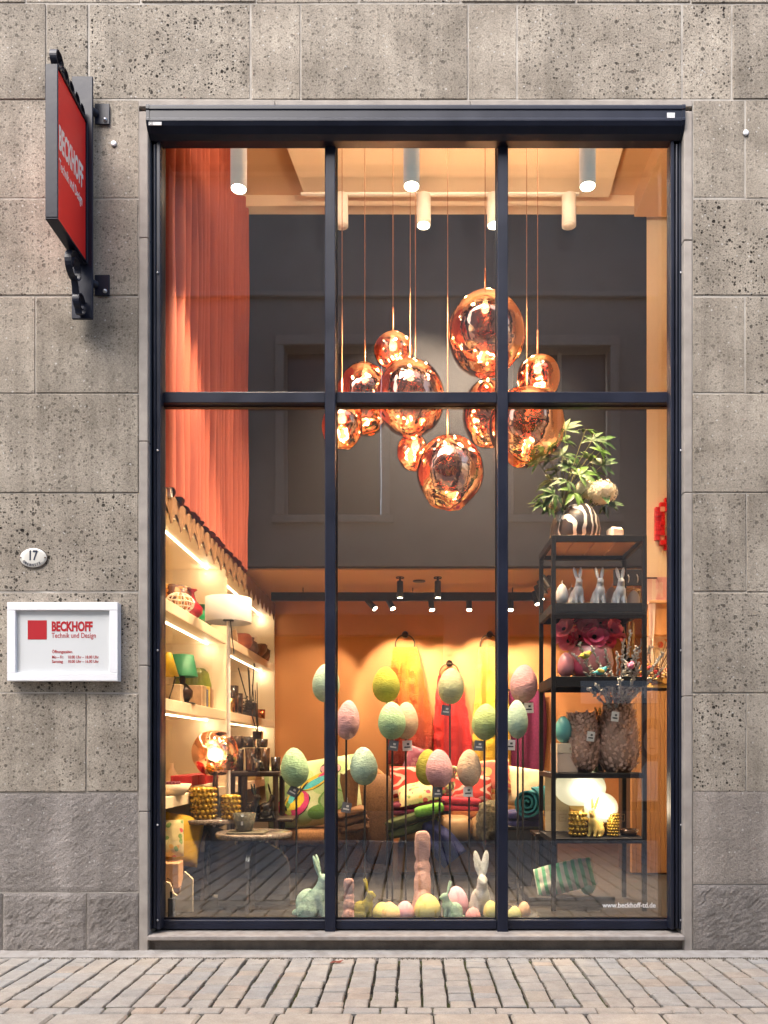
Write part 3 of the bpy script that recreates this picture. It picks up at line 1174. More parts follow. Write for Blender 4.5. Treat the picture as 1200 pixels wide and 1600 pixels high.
# ================================================================== ACROSS THE STREET (seen mirrored in the panes)
opp = thing('opposite_building', 'pale rendered building with tall windows mirrored in the shop glass', 'building', (0, -6.7, 0))
M_OPP = mat('opposite_render', (.25, .245, .235), (.21, .205, .195), 3, .9, bump=.2)
M_OPPT = mat('opposite_trim', (.30, .29, .275), (.26, .25, .235), 5, .8)
M_DG = mat('opposite_dark_glass', (.03, .035, .04), (.02, .024, .03), 2, .12, spec=.7)
TOP = 10.8
wins = [(-2.05, -.5, 5.2, 7.9), (1.6, 3.15, 5.2, 7.9), (-5.6, -4.1, 5.2, 7.9), (5.0, 6.5, 5.2, 7.9)]
ob = MB()
xs = [-8] + [q for w_ in sorted(wins) for q in w_[:2]] + [8]
ob.box(-8, 8, -.4, 0, 3.62, 5.2)
ob.box(-8, 8, -.4, 0, 7.9, TOP)
for i in range(0, len(xs), 2):
    ob.box(xs[i], xs[i + 1], -.4, 0, 5.2, 7.9)
ob.build('wall', M_OPP, opp)
for a, b, c, d in wins:
    f_ = MB()
    for q in ((a - .14, a, c, d), (b, b + .14, c, d), (a - .14, b + .14, d, d + .16), (a - .2, b + .2, c - .12, c)):
        f_.box(q[0], q[1], .001, .07, q[2], q[3], .01)
    w0 = f_.build('window', M_OPPT, opp)
    m_ = (a + b) / 2
    for q in ((a + .02, m_ - .03), (m_ + .03, b - .02)):
        MB().box(q[0], q[1], -.2, -.18, c + .03, d - .03).build('pane', M_DG, w0)
    MB().box(m_ - .028, m_ + .028, -.19, -.13, c + .02, d - .02).build('casement', M_OPPT, w0)
co = MB()
for z, p_, h_ in ((8.75, .08, .08), (TOP, .3, .2)):
    co.box(-8, 8, .001, p_, z - h_, z, .01)
co.build('cornice', M_OPPT, opp)
# ground floor: dark shop fronts with piers
M_PIER = mat('pier_stone', (.22, .21, .20), (.17, .16, .15), 5, .8)
for a, b in ((-8, -6.2), (-3.2, -2.5), (.5, 1.2), (4.35, 5.0), (7.4, 8)):
    MB().box(a, b, -.4, .02, 0, 3.62).build('pier', M_PIER, opp)
for a, b in ((-6.2, -3.2), (-2.5, .5), (1.2, 4.35), (5.0, 7.4)):
    MB().box(a, b, -.32, -.3, .45, 3.3).build('shop_pane', M_DG, opp)
    MB().box(a, b, -.3, -.02, 3.3, 3.62).build('shop_lintel', mat('opp_band', (.09, .09, .1), (.06, .06, .07), 3, .5), opp)
    MB().box(a, b, -.35, -.04, 0, .45).build('shop_plinth', mat('opp_plinth', (.14, .13, .12), (.1, .09, .08), 6, .8), opp)
poster = thing('hair_salon_poster', 'pale salon window sign with a woman poster, mirrored low in the glass', 'poster', (3.45, -6.665, 0))
MB().box(-.78, .72, 0, .012, 2.20, 2.56).build('name_board', mat('salon_blue', (.30, .38, .46), (.27, .35, .43), 3, .5), poster)
text('name_lettering', 'FRISEUR', .27, M_WHITE, poster, (-.02, .0135, 2.29), (radians(90), 0, radians(180)), .85, bold=.02, depth=.001, align='CENTER')
MB().box(.02, .72, 0, .010, .62, 2.19).build('print', mat('poster_ground', (.34, .22, .17), (.26, .16, .12), 4, .5), poster)
el = lambda cx, cz, rx, rz, n=28: [(cx + rx * cos(2 * pi * i / n), cz + rz * sin(2 * pi * i / n)) for i in range(n)]
MB().prism(el(.37, 1.62, .24, .34), .013, .011).build('print_hair', mat('poster_hair', (.12, .05, .03), (.08, .03, .02), 12, .6), poster)
MB().prism([(.12, .64), (.66, .64), (.60, 1.12), (.45, 1.27), (.28, 1.27), (.16, 1.12)], .0155, .0135).build('print_shirt', mat('poster_shirt', (.62, .60, .60), (.55, .53, .53), 8, .6), poster)
MB().prism(el(.37, 1.58, .145, .215), .018, .016).build('print_face', mat('poster_skin', (.55, .33, .25), (.5, .29, .21), 4, .6), poster)
for c_, r_, z_ in ((.31, .025, 1.63), (.43, .025, 1.63), (.37, .05, 1.47)):
    MB().prism(el(c_, z_, r_, .011, 12), .0205, .0185).build('print_feature', mat('poster_dark', (.16, .04, .03), (.12, .03, .02), 4, .6), poster)

lf = MB()
lf.add([(-.05, 0, .002), (-.02, -.022, .010), (.02, -.02, .004), (.055, .003, .014), (.015, .024, .006), (-.02, .02, .012), (0, 0, .004)],
       [(0, 1, 6), (1, 2, 6), (2, 3, 6), (3, 4, 6), (4, 5, 6), (5, 0, 6)])
o = lf.build('fallen_leaf', mat('dry_leaf', (.20, .045, .03), (.12, .03, .02), 40, .7), None, (-.52, -.26, .003), (0, 0, .4))
tag(o, 'small dry red brown leaf lying on the paving near the wall', 'leaf')

# sand, grit and crumbs washed against the foot of the wall and into the joints
r8 = random.Random(8)
gr_ = MB()
for i in range(1500):
    if i < 900:
        x_, y_, z_ = r8.uniform(-2.6, 2.6), -.122 - abs(r8.gauss(0, .022)), .002
    else:
        x_, y_, z_ = -.02 + (r8.randrange(-17, 18) + .5) * .1505 + r8.gauss(0, .004), r8.uniform(-1.17, -.13), -.006
    q = r8.uniform(.0025, .007)
    gr_.add([(x_ - q, y_ - q * .6, z_ - .004), (x_ + q * .8, y_ - q, z_ - .004), (x_ + q * .2, y_ + q, z_ - .004), (x_, y_, z_ + q * r8.uniform(.6, 1.2))], [(0, 1, 3), (1, 2, 3), (2, 0, 3)])
gr_.build('grit', mat('grit_brown', (.16, .125, .09), (.06, .05, .035), 60, .95), pavement, kind='stuff')

# ================================================================== SHOP INTERIOR: shell
WARM = (1.0, .70, .42)
WARM2 = (1.0, .78, .55)
FLZ = .18
M_FLOOR = mat('dark_floor', (.014, .013, .013), (.009, .008, .008), 5, .5, stretch=(1, 8, 1))
M_ORANGE = mat('orange_paint', (.64, .285, .105), (.60, .265, .095), 2, .8, bump=.05, bs=200)
M_DARKW = mat('charcoal_paint', (.018, .023, .040), (.015, .019, .034), 1.2, .75, bump=.06, bs=150)
M_CREAM = mat('cream_paint', (.78, .66, .50), (.74, .62, .46), 2, .8)
M_TAN = mat('tan_ceiling_paint', (.64, .40, .22), (.60, .37, .20), 1.5, .85)
M_PEACH = mat('peach_ceiling_paint', (.84, .66, .47), (.81, .63, .44), 1.5, .85)
M_SHELF = mat('shelf_laminate', (.76, .64, .47), (.73, .61, .44), 2, .55)
CEIL = 7.6


def shell(name, x0, x1, y0, y1, z0, z1, m):
    return MB().box(x0, x1, y0, y1, z0, z1).build(name, m, kind='structure')


shell('floor', -2.75, 3.6, .30, 5.45, .0, FLZ, M_FLOOR)
shell('back_wall', -2.75, 3.6, 5.3, 5.45, FLZ + .001, 3.5, M_ORANGE)
shell('gallery_wall', -2.75, 2.63, 3.3, 3.42, 3.52, CEIL - .001, M_DARKW)
shell('gallery_ceiling', -2.75, 3.6, 3.422, 5.45, 3.502, 3.6, M_TAN)
shell('side_wall', 2.632, 3.6, 3.3, 3.42, FLZ + .001, CEIL - .001, M_CREAM)
shell('left_wall', -2.13, -2.0, .302, 3.298, 3.46, CEIL - .001, M_CREAM)
shell('right_wall', 3.602, 3.7, .302, 5.45, .0, CEIL + .1, M_CREAM)
shell('ceiling', -2.75, 3.6, .302, 3.6, CEIL, CEIL + .1, M_TAN)
# dropped field of the ceiling and the cornice under it
drop = MB()
drop.prism([(-1.42, .9), (2.02, .9), (2.12, 2.95), (-1.16, 2.95)], CEIL - .17, CEIL - .001, 'xy')
drop.build('ceiling_field', M_PEACH, kind='structure')
shell('cornice', -1.995, 2.63, 3.16, 3.298, CEIL - .125, CEIL - .002, M_PEACH)
shell('beam', 2.45, 3.6, 1.2, 3.15, CEIL - .25, CEIL - .002, M_TAN)
shell('front_wall_inside', -2.75, -1.96, .302, .36, FLZ, CEIL - .001, M_CREAM)
shell('left_niche_wall', -2.75, -2.66, .361, 5.299, FLZ + .001, 3.5, M_SHELF)

# ------------------------------------------------------------------ shelving along the side wall
shelving = thing('wall_shelving', 'cream built-in wall shelving with glowing light strips under each shelf', 'shelving', (-2.28, 2.8, FLZ))
sv = shelving.location.copy()
SH = lambda mb, n, m, par=None, **k: MBshift(mb, sv).build(n, m, par or shelving, **k)
M_STRIP = emit('led_strip', (1.0, .82, .56), 5.5)
YD1 = 2.43
for z0, z1 in ((3.285, 3.40), (2.525, 2.62), (1.755, 1.85), (.995, 1.085)):
    for ya_, yb_ in ((.372, YD1 - .001), (YD1 + .041, 5.28)):
        s_ = SH(MB().box(-2.655, -1.90, ya_, yb_, z0, z1, .004), 'shelf', M_SHELF)
        if z0 > 1:
            SH(MB().box(-2.079, -2.069, ya_ + .02, yb_ - .06, z0 - .012, z0 - .001), 'light_strip', M_STRIP, s_)
            lamp(s_, Vector((-2.074, yb_ - .12, z0 - .06)) - sv, .42, WARM2, radius=.02)
SH(MB().box(-2.655, -1.895, YD1, YD1 + .04, FLZ + .002, 3.41, .003), 'divider', M_SHELF)
SH(MB().box(-2.655, -1.895, 5.255, 5.298, FLZ + .002, 3.41, .003), 'divider', M_SHELF)
SH(MB().box(-1.985, -1.90, .372, 5.297, 3.402, 3.455, .004), 'cornice_board', mat('cornice_wood', (.55, .37, .22), (.5, .33, .19), 6, .6, stretch=(6, .6, 6)))
# scalloped valance
val = MB()


def vfn(side):
    def fn(u, v):
        y = .372 + u * (5.25 - .372)
        zb_ = 3.20 + .125 * abs(sin(pi * y / .27)) ** .75
        x = -1.888 + side + .004 * sin(2 * pi * y / .27)
        return Vector((x, y, 3.445 + (zb_ - 3.445) * v))
    return fn


val.grid(vfn(0), 330, 3)
val.grid(vfn(.006), 330, 3, flip=True)
o = val.build('valance', mat('valance_cloth', (.25, .135, .065), (.21, .115, .055), 8, .85, bump=.2, bs=90))
tag(o, 'tan scalloped valance hanging along the top of the wall shelving', 'valance')

# ------------------------------------------------------------------ curtain
cur = MB()
HEM = [3.44, 3.50]


def curtain_fn(u, v):
    y = .34 + u * 2.93
    z_ = 3.4 + 4.1 * v
    ph = y / .165 + .8 * noise.noise((y * 1.5, 0, 0)) + .10 * noise.noise((y * 2, 7, z_ * .5))
    fold = sin(2 * pi * ph)
    deep = .066 + .035 * noise.noise((y * 2.6, 5, 0))
    z1 = 3.445 + .05 * sin(2 * pi * ph + 1.2) * .5 + .02 * noise.noise((y * 9, 2, 0))
    z = z1 + (CEIL - .1 - z1) * v
    k = .75 + .25 * v
    x = -1.885 + deep * k * (abs(fold) ** .75 * math.copysign(1, fold)) + .018 * noise.noise((y * 4, 1, z * .8)) + .006 * noise.noise((y * 20, 3, z * 2.2))
    return Vector((x, y + .012 * noise.noise((z * .9, y * 4, 4)), z))


cur.grid(curtain_fn, 380, 26)
cur.grid(lambda u, v: curtain_fn(u, v) + Vector((-.006, 0, 0)), 380, 26, flip=True)
o = cur.build('curtain', mat('coral_velvet', (.44, .105, .062), (.32, .066, .042), 3, .7, sheen=1.0, bump=.15, bs=120, stretch=(1, 1, .25)))
tag(o, 'tall pleated coral red velvet curtain above the wall shelving', 'curtain')
o = MB().box(-1.93, -1.86, .45, .50, 3.40, 3.62, .004).build('curtain_bracket', M_WHITE)
tag(o, 'small white block at the near end of the valance rail', 'bracket')

# ------------------------------------------------------------------ ceiling lights
M_LENS = emit('lamp_lens', (1.0, .86, .62), 20)
M_GLOWH = mat('glowing_housing', (.80, .79, .76), (.77, .76, .73), 3, .4, emis=(.95, .98, .92), es=.09)  # faint glow put into the housing material so the cylinders look white
M_LAMPW = mat('lamp_white', (.86, .83, .79), (.83, .8, .76), 3, .45)


def downlight(px, py, Y, r, h, label, power, target, cat='ceiling light', group='large ceiling downlights', angle=95, rod=True):
    p = W(px, py, Y)
    t = thing('ceiling_downlight', label, cat, p, 0, group)
    MB().lathe([(r * .86, .004), (r * .98, 0), (r, .008), (r, h), (r * .97, h + .006), (0, h + .006)], 28).build('housing', M_GLOWH, t)
    MB().lathe([(0, .003), (r * .86, .003), (r * .86, .006), (0, .006)], 28).build('lens', M_LENS, t)
    if rod:
        MB().tube([(0, 0, h + .006), (0, 0, CEIL - .17 - p.z)], .012, 8).build('rod', M_LAMPW, t)
    MB().lathe([(0, h + .009), (r * .8, h + .009), (r * .8, h + .007), (0, h + .007)], 28).build('added_up_lens', M_LENS, t)  # added glowing lens on top, for the upward light
    lamp(t, (0, 0, -.02), power, WARM, 'SPOT', (Vector(target) - p), angle, .6, .05)
    lamp(t, (0, 0, h + .03), 75 if px > 400 else 12, WARM2, 'SPOT', (0, .5, h + 1), 150, .5, .05)  # added upward spot that brightens the ceiling
    return t


downlight(373, 296, .62, .064, .42, 'large white cylinder downlight in front of the coral curtain', 300, (-.9, 1.0, 0), angle=74)
downlight(643, 292, .42, .062, .42, 'large white cylinder downlight above the middle of the shop window', 420, (-.1, 1.25, 0))
downlight(918, 292, .42, .062, .42, 'large white cylinder downlight above the tall plant shelf', 480, (1.4, 1.05, 0))
# slim track with four smaller cylinder spots
track = MB().box(W(470, 0, 2.55).x, W(905, 0, 2.55).x, 2.535, 2.565, W(0, 303, 2.55).z - .01, W(0, 303, 2.55).z + .012, .003)
o = track.build('lighting_track', M_LAMPW)
tag(o, 'slim pale lighting track under the ceiling holding four small spots', 'lighting track')
for px, lab, lit, tg in ((533, 'small cylinder spot beside the first mullion', .15, (-.9, 2.9, 1)),
                         (662, 'lit small cylinder spot between the two mullions', 1, (0, 2.5, 0)),
                         (772, 'small cylinder spot half hidden behind the second mullion', 1, (.8, 2.4, 0)),
                         (889, 'small cylinder spot above the charcoal wall beyond the second mullion', .2, (1.6, 2.7, 1))):
    p = W(px, 353, 2.55)
    t = thing('track_spot', lab, 'spotlight', p, 0, 'small spots on the pale ceiling track')
    r = .073
    MB().lathe([(r * .85, .004), (r, 0), (r, .31), (r * .8, .32), (0, .32)], 22).build('housing', M_LAMPW, t)
    MB().lathe([(0, .002), (r * .8, .002), (r * .8, .006), (0, .006)], 22).build('lens', M_LENS if lit == 1 else M_LAMPW, t)
    MB().tube([(0, 0, .32), (0, 0, W(0, 303, 2.55).z - p.z - .01)], .012, 8).build('stem', M_LAMPW, t)
    if lit == 1:
        lamp(t, (0, 0, -.02), 380, WARM, 'SPOT', Vector(tg) - p, 100, .7, .04)

# ------------------------------------------------------------------ gallery soffit: black track with spots
rail_z0, rail_z1 = W(0, 939, 4.4).z, W(0, 926, 4.4).z
rail = thing('black_lighting_track', 'black lighting track along the low orange ceiling', 'lighting track', (0, 4.4, rail_z0))
xa, xb = W(424, 0, 4.4).x, W(838, 0, 4.4).x
MB().box(xa, xb, -.03, .03, 0, rail_z1 - rail_z0, .004).build('back_rail', M_BLACK, rail)
MB().box(xb - .03, xb + .03, -1.0, -.031, 0, rail_z1 - rail_z0, .004).build('side_rail', M_BLACK, rail)
for x in (xa + .4, 0, xb - .3):
    MB().tube([(x, 0, rail_z1 - rail_z0), (x, 0, 3.502 - rail_z0)], .006, 6).build('hanger', M_BLACK, rail)


def black_spot(px0, py0, px1, py1, Y, label, target=None, power=0, angle=62):
    """a slim black cylinder from its pivot to its lens"""
    a, b = W(px0, py0, Y), W(px1, py1, Y - .05)
    t = thing('track_spotlight', label, 'spotlight', a, 0, 'slim black spots on the black track')
    d = b - a
    MB().tube([(0, 0, 0), d], .036, 14).build('housing', M_BLACK, t)
    MB().tube([d * .985, d * 1.02], .030, 14).build('lens', M_LENS if power else M_STEEL, t)
    MB().tube([(0, 0, 0), (0, 0, max(.01, rail_z0 - a.z))], .012, 8).build('pivot', M_BLACK, t)
    if power:
        lamp(t, d * 1.06, power, WARM2, 'SPOT', Vector(target) - a, angle, .45, .03)
    return t


for q in ((574, 938, 586, 951, 'slim black spot turned steeply aside, first on the back track', (-1.6, 5.3, 1.9), 70),
          (607, 938, 614, 951, 'slim black spot slightly tilted, second on the back track', (-.15, 5.3, 2.35), 120),
          (673, 938, 675, 953, 'slim black spot hanging straight in the middle of the back track', (.45, 5.3, 2.2), 120),
          (733, 938, 733, 953, 'slim black spot hanging straight beside the second mullion', (1.05, 5.3, 2.35), 120),
          (798, 938, 798, 953, 'slim black spot just beyond the second mullion', (1.75, 5.3, 2.2), 100)):
    black_spot(*q[:4], 4.4, q[4], q[5], q[6])
for q in ((835, 925, 840, 944, 4.2, 'black spot on the side track, lowest of its cluster', (.6, 2.2, .6), 110),
          (838, 916, 846, 937, 3.9, 'black spot on the side track, second in its cluster', (1.9, 2.6, .7), 90),
          (843, 908, 852, 929, 3.6, 'black spot on the side track, third in its cluster', None, 0),
          (847, 901, 858, 920, 3.3, 'black spot on the side track, topmost of its cluster', None, 0)):
    black_spot(*q[:4], q[4] - .05, q[5], q[6], q[7], 70)
for px in (625, 684):
    p = W(px, 934, 3.8)
    t = thing('ceiling_spotlight', 'short black spot on the low ceiling %s' % ('before the yellow orange throw' if px == 625 else 'before the red throw'), 'spotlight', p, 0, 'short black ceiling spots')
    MB().lathe([(.03, 0), (.038, .004), (.038, .19), (.03, .2), (0, .2)], 16).build('housing', M_BLACK, t)
    MB().tube([(0, 0, .2), (0, 0, 3.5 - p.z)], .014, 8).build('stem', M_BLACK, t)
    MB().lathe([(.05, 3.49 - p.z), (.05, 3.502 - p.z)], 16).build('ceiling_rose', M_BLACK, t)
    MB().lathe([(0, -.001), (.03, 0)], 16).build('lens', M_LENS, t)
    lamp(t, (0, 0, -.03), 90, WARM, 'SPOT', Vector((.1 if px < 650 else .9, 3.0, .7)) - p, 80, .6, .03)
p = W(655, 911, 4.0)
o = MB().lathe([(0, 0), (.07, 0), (.078, .006), (.078, .012)], 20).build('smoke_detector', M_BLACK, None, (p.x, p.y, 3.489))
tag(o, 'flat dark round disc on the low orange ceiling between two spots', 'detector')

# ------------------------------------------------------------------ copper pendant globes
M_COPPER = copper_glass('copper_mirror', (1.0, .62, .44), .10, .012, .28)
M_CORD = mat('copper_cord', (.55, .30, .18), (.48, .25, .15), 10, .4, metal=.6)
M_COPM = mat('copper_metal', (.80, .36, .20), (.74, .32, .17), 10, .25, metal=1)
M_BULB = emit('bulb', (1.0, .80, .50), 14)


def melt_mesh(seed, r):
    """blown globe with a smooth crown and melted hollows below"""
    off = Vector((seed * 3.7, seed * 1.3, seed * 7.1))

    def fn(d):
        low = max(0, .35 - d.z)
        k = 1 + .05 * noise.noise(d * .9 + off)
        k += .05 * low * noise.noise(d * 1.9 + off * 2)
        k -= .03 * low * (1 - abs(noise.noise(d * 1.6 + off * 3))) ** 4
        if d.z > .93:
            k -= .05 * (d.z - .93) / .07
        return k
    mb = MB().ellip((0, 0, 0), (1, 1, 1), 56, 40, fn=fn)
    # true size as measured: normalise to the wanted half-extents
    xs_, zs = [v[0] for v in mb.v], [v[2] for v in mb.v]
    sx = 2 * r[0] / (max(xs_) - min(xs_))
    sz = 2 * r[1] / (max(zs) - min(zs))
    cx_, cz_ = (max(xs_) + min(xs_)) / 2, (max(zs) + min(zs)) / 2
    mb.v = [((x - cx_) * sx, y * sx, (z - cz_) * sz) for x, y, z in mb.v]
    return mb, max(v[2] for v in mb.v)


pend = [(615, 550, 31, 29, 1.30, 'small copper globe pendant hanging above two bigger globes'),
        (568, 625, 45, 54, 1.38, 'large copper globe pendant partly hidden behind another globe at the transom'),
        (640, 625, 55, 58, 1.02, 'large copper globe pendant crossed by the transom between the mullions'),
        (535, 668, 32, 34, 1.00, 'small copper globe pendant overlapping the first mullion below the transom'),
        (645, 708, 25, 29, 1.28, 'smallest copper globe pendant tucked behind the lowest globe'),
        (703.5, 739.5, 52.5, 57, .98, 'lowest copper globe pendant, hanging free below the transom'),
        (760.5, 524, 60, 63, 1.0, 'highest and largest copper globe pendant behind the second mullion'),
        (841.5, 591, 33.5, 34, 1.22, 'small copper globe pendant just above the transom beyond the second mullion'),
        (762, 648, 39, 51, 1.40, 'copper globe pendant half hidden behind the second mullion and a bigger globe'),
        (823, 668, 59.5, 58.5, .96, 'large copper globe pendant beside the plant leaves below the transom')]
cords = [614, 570, 641, 534.5, 649, 699.5, 758, 840, 788, 823]
for i, (px, py, rx, rz, Y, lab) in enumerate(pend):
    p = W(px, py, Y)
    t = thing('copper_pendant', lab, 'pendant lamp', p, 0, 'cluster of copper globe pendants')
    mb, top = melt_mesh(i + 1, (S(rx, Y), S(rz, Y)))
    mb.build('shade', M_COPPER, t, rot=None)
    cxo = S(cords[i] - px, Y)
    stem = MB().lathe([(.030, top - .012), (.030, top + .004), (.008, top + .008), (.0075, top + (.20 if rx > 40 else .22)), (.004, top + .23)], 12, c=(cxo, 0, 0))
    stem.build('stem', M_COPM, t)
    MB().tube([(cxo, 0, top + .2), (cxo, 0, CEIL - .17 - p.z)], .0038, 6).build('cord', M_CORD, t)
    MB().lathe([(0, top - .15), (.028, top - .14), (.036, top - .105), (.022, top - .06), (.016, top - .01)], 14, c=(cxo, 0, 0)).build('bulb', M_BULB, t)
    lamp(t, (cxo, 0, top - .11), 480, (1.0, .70, .45), radius=.04)

# ================================================================== GOODS: shared makers
def bunny_mesh(name, m, pose='sit', fur=0, ears=1.0, detail=.016, narrow=1.0, earw=1.0):
    """a sitting rabbit about 1 high, looking along +X"""
    mb = MB()
    R = lambda a: Matrix.Rotation(radians(a), 3, 'Y')
    mb.ellip((-.10, 0, .25), (.215, .165, .235), 18, 12, R(-18))
    mb.ellip((.04, 0, .36), (.145, .13, .20), 16, 10, R(20))
    for s_ in (-1, 1):
        mb.ellip((-.12, s_ * .115, .155), (.165, .075, .15), 14, 10)
        mb.capsule((-.12, s_ * .135, .035), .034, (.06, s_ * .14, .03), .036, 10)
        mb.capsule((.09, s_ * .068, .34), .055, (.135, s_ * .07, .05), .036, 10)
        mb.capsule((.12, s_ * .07, .032), .034, (.175, s_ * .072, .028), .030, 10)
        e = ears
        mb.ellip((.06 - .045 * e, s_ * .062, .70 + .14 * e), (.030 * earw, .048 * earw, .175 * e), 12, 10, R(-14) @ Matrix.Rotation(radians(-s_ * 9), 3, 'X'))
    mb.capsule((.06, 0, .46), .10, (.11, 0, .58), .085, 12)
    mb.ellip((.125, 0, .625), (.105, .083, .088), 16, 10, R(12))
    mb.ellip((.205, 0, .595), (.055, .048, .045), 12, 8)
    mb.ellip((-.315, 0, .11), (.06, .06, .06), 12, 8)
    if narrow != 1:
        mb.v = [(x, y * narrow, z) for x, y, z in mb.v]
    return remeshed(mb, name, m, detail, 3, fur, 14)


def egg_fn(d):
    t = d.z
    k = 1.0 - .13 * t - .05 * t * t
    return Vector((d.x * k, d.y * k, d.z))


def egg_mb(w, h, nu=28, nv=18, fur=0, fs=9, seed=0):
    mb = MB().ellip((0, 0, h / 2), (w / 2 / 1.02, w / 2 / 1.02, h / 2), nu, nv, fn=egg_fn)
    if fur:
        o = Vector((seed * 3.1, seed * 1.7, 0))
        out = []
        for x, y, z in mb.v:
            n = Vector((x, y, z - h / 2)).normalized()
            p = Vector((x, y, z)) * fs / h
            q = (x * 20 + z * 12, y * 20, z * 80 - x * 44)
            k = fur * h * noise.fractal(p * 1.3 + o, 1.0, 2.0, 4) +   .0026 * (1 - 2 * abs(noise.noise(Vector(q) + o)))
            out.append((x + n.x * k, y + n.y * k, z + n.z * k))
        mb.v = out
    return mb


def felt(name, c):
    c2 = tuple(x * .74 for x in c)
    m = mat('felt_' + name, c, c2, 30, .95, sheen=.3, bump=1.0, bs=60, bdist=.016, stretch=(1, .6, 2.6))
    return m


MINT, PMINT, PINK, OLIVE, SAGE, GREEN, PEACH, YELL = (felt('mint', (.42, .66, .40)), felt('pale_mint', (.50, .71, .58)), felt('pink', (.74, .41, .45)),
                                                     felt('olive', (.48, .50, .07)), felt('sage', (.56, .60, .36)), felt('green', (.42, .55, .22)),
                                                     felt('peach', (.72, .52, .36)), felt('yellow', (.62, .58, .10)))
M_TAGG = mat('tag_grey', (.13, .14, .17), (.11, .12, .15), 5, .6)
M_TAGW = mat('tag_white', (.80, .78, .76), (.74, .72, .70), 5, .6)
M_TAGP = mat('tag_print', (.06, .06, .07), (.05, .05, .06), 5, .6)
M_STICK = mat('stick_black', (.02, .016, .014), (.014, .012, .01), 10, .5)


def price_tag(parent, loc, w, h, white, tilt=0, yaw=0):
    m = M_TAGW if white else M_TAGG
    t = MB().box(-w / 2, w / 2, -.0012, .0012, -h, 0, .0008).build('price_tag', m, parent, loc, (0, tilt, yaw))
    MB().box(-w * .32, w * .32, -.0020, -.0013, -h * .72, -h * .58).build('tag_print', M_TAGP if white else M_TAGW, t)
    MB().box(-w * .05, w * .22, -.0020, -.0013, -h * .45, -h * .25).build('tag_print', M_TAGP if white else M_TAGW, t)
    MB().tube([(0, 0, 0), (-.01 * math.copysign(1, tilt or 1), .004, .04)], .0012, 4).build('tag_string', M_TAGW, t)
    return t


# ------------------------------------------------------------------ felt eggs on sticks
sticks = [(508, 1067, 43, 60, 1.15, PMINT, None, 'pale mint felt egg on a stick behind the first mullion, highest of the mint ones'),
          (541, 1125, 37, 61, .95, PINK, None, 'pink felt egg on a stick just beyond the first mullion'),
          (604, 1070, 43, 55, 1.10, OLIVE, None, 'olive green felt egg on a stick in front of the yellow orange throw'),
          (613, 1126, 43, 59, .80, MINT, (616, 1157, 0, .15), 'mint felt egg on a stick overlapping a peach egg'),
          (634, 1126, 38, 58, 1.02, PEACH, (636, 1157, 1, -.05), 'peach felt egg on a stick partly behind a mint egg'),
          (703, 1072, 41, 56, 1.00, SAGE, (698, 1102, 0, .12), 'sage green felt egg on a stick in front of the red throw'),
          (757, 1128, 42, 56, .90, GREEN, (749, 1157, 0, .08), 'grass green felt egg on a stick in front of the bright yellow throw'),
          (817, 1068, 43, 59, 1.05, PINK, (826, 1098, 1, -.03), 'pink felt egg on a stick, highest one beyond the second mullion'),
          (809, 1124, 33, 60, .85, PMINT, (798, 1156, 1, .05), 'pale mint felt egg on a stick below the pink one beyond the second mullion'),
          (463, 1199, 43, 61, .90, MINT, (462, 1229, 0, .5), 'mint felt egg on a stick in front of the embroidered butterfly cushion'),
          (570, 1197, 43, 59, .95, PMINT, (543, 1254, 0, .2), 'pale mint felt egg on a stick in front of the brown armchair'),
          (668, 1199, 38, 56, 1.10, YELL, None, 'yellow felt egg on a stick mostly hidden behind a pink one'),
          (687, 1201, 42, 60, .85, PINK, (684, 1230, 0, .02), 'pink felt egg on a stick overlapping a yellow egg'),
          (733, 1200, 38, 58, .95, PEACH, (731, 1229, 1, -.04), 'peach felt egg on a stick in front of the red cushions')]
sx_ = {668: 677, 604: 605}
for i, (px, py, w, h, Y, m, tg, lab) in enumerate(sticks):
    b = W(sx_.get(px, px), py + h / 2, Y)
    t = thing('egg_on_stick', lab, 'decorative egg', (b.x, Y, FLZ), 0, 'felt eggs on sticks')
    zb_ = b.z - FLZ
    q = W(px, py, Y)
    eg = egg_mb(S(w, Y), S(h, Y), 84, 72, .005, 6, i).build('egg', m, t, (q.x - b.x, 0, zb_), (rnd.uniform(-.1, .1), rnd.uniform(-.07, .07), rnd.uniform(0, 6)))
    MB().tube([(0, 0, .0), (0, 0, zb_ + .05)], .0085, 8).build('stick', M_STICK, t)
    MB().lathe([(0, .008), (.075, .008), (.08, .004), (.08, .0)], 20).build('foot', M_STICK, t)
    if tg:
        q = W(tg[0], tg[1], Y - .035)
        price_tag(t, (q.x - b.x, -.035, q.z - FLZ), S(15, Y), S(16, Y), tg[2], tg[3], .15)

# ------------------------------------------------------------------ low display plinth behind the glass
PLZ = W(0, 1440, .42).z
o = MB().box(W(262, 0, .3).x, W(1040, 0, .3).x, .302, .66, FLZ + .001, PLZ, .003).build('display_plinth', mat('plinth_grey', (.02, .019, .019), (.014, .013, .013), 5, .55))
o['kind'] = 'structure'


def eggfig(px, pyb, w, h, Y, c, lab, ribbed=False):
    p = W(px, pyb, Y)
    m = mat('egg_%02d%02d%02d' % tuple(int(x * 99) for x in c), c, tuple(x * .88 for x in c), 12, .75, bump=.3, bs=90, sss=.0)
    mb = egg_mb(S(w, Y), S(h, Y), 40, 22)
    if ribbed:
        mb.v = [(x * (1 + .022 * cos(20 * math.atan2(y, x))), y * (1 + .022 * cos(20 * math.atan2(y, x))), z) for x, y, z in mb.v]
    o = mb.build('decorative_egg', m, None, (p.x, p.y, PLZ - .004), (0, 0, px))
    return tag(o, lab, 'decorative egg', 'coloured eggs on the window ledge')


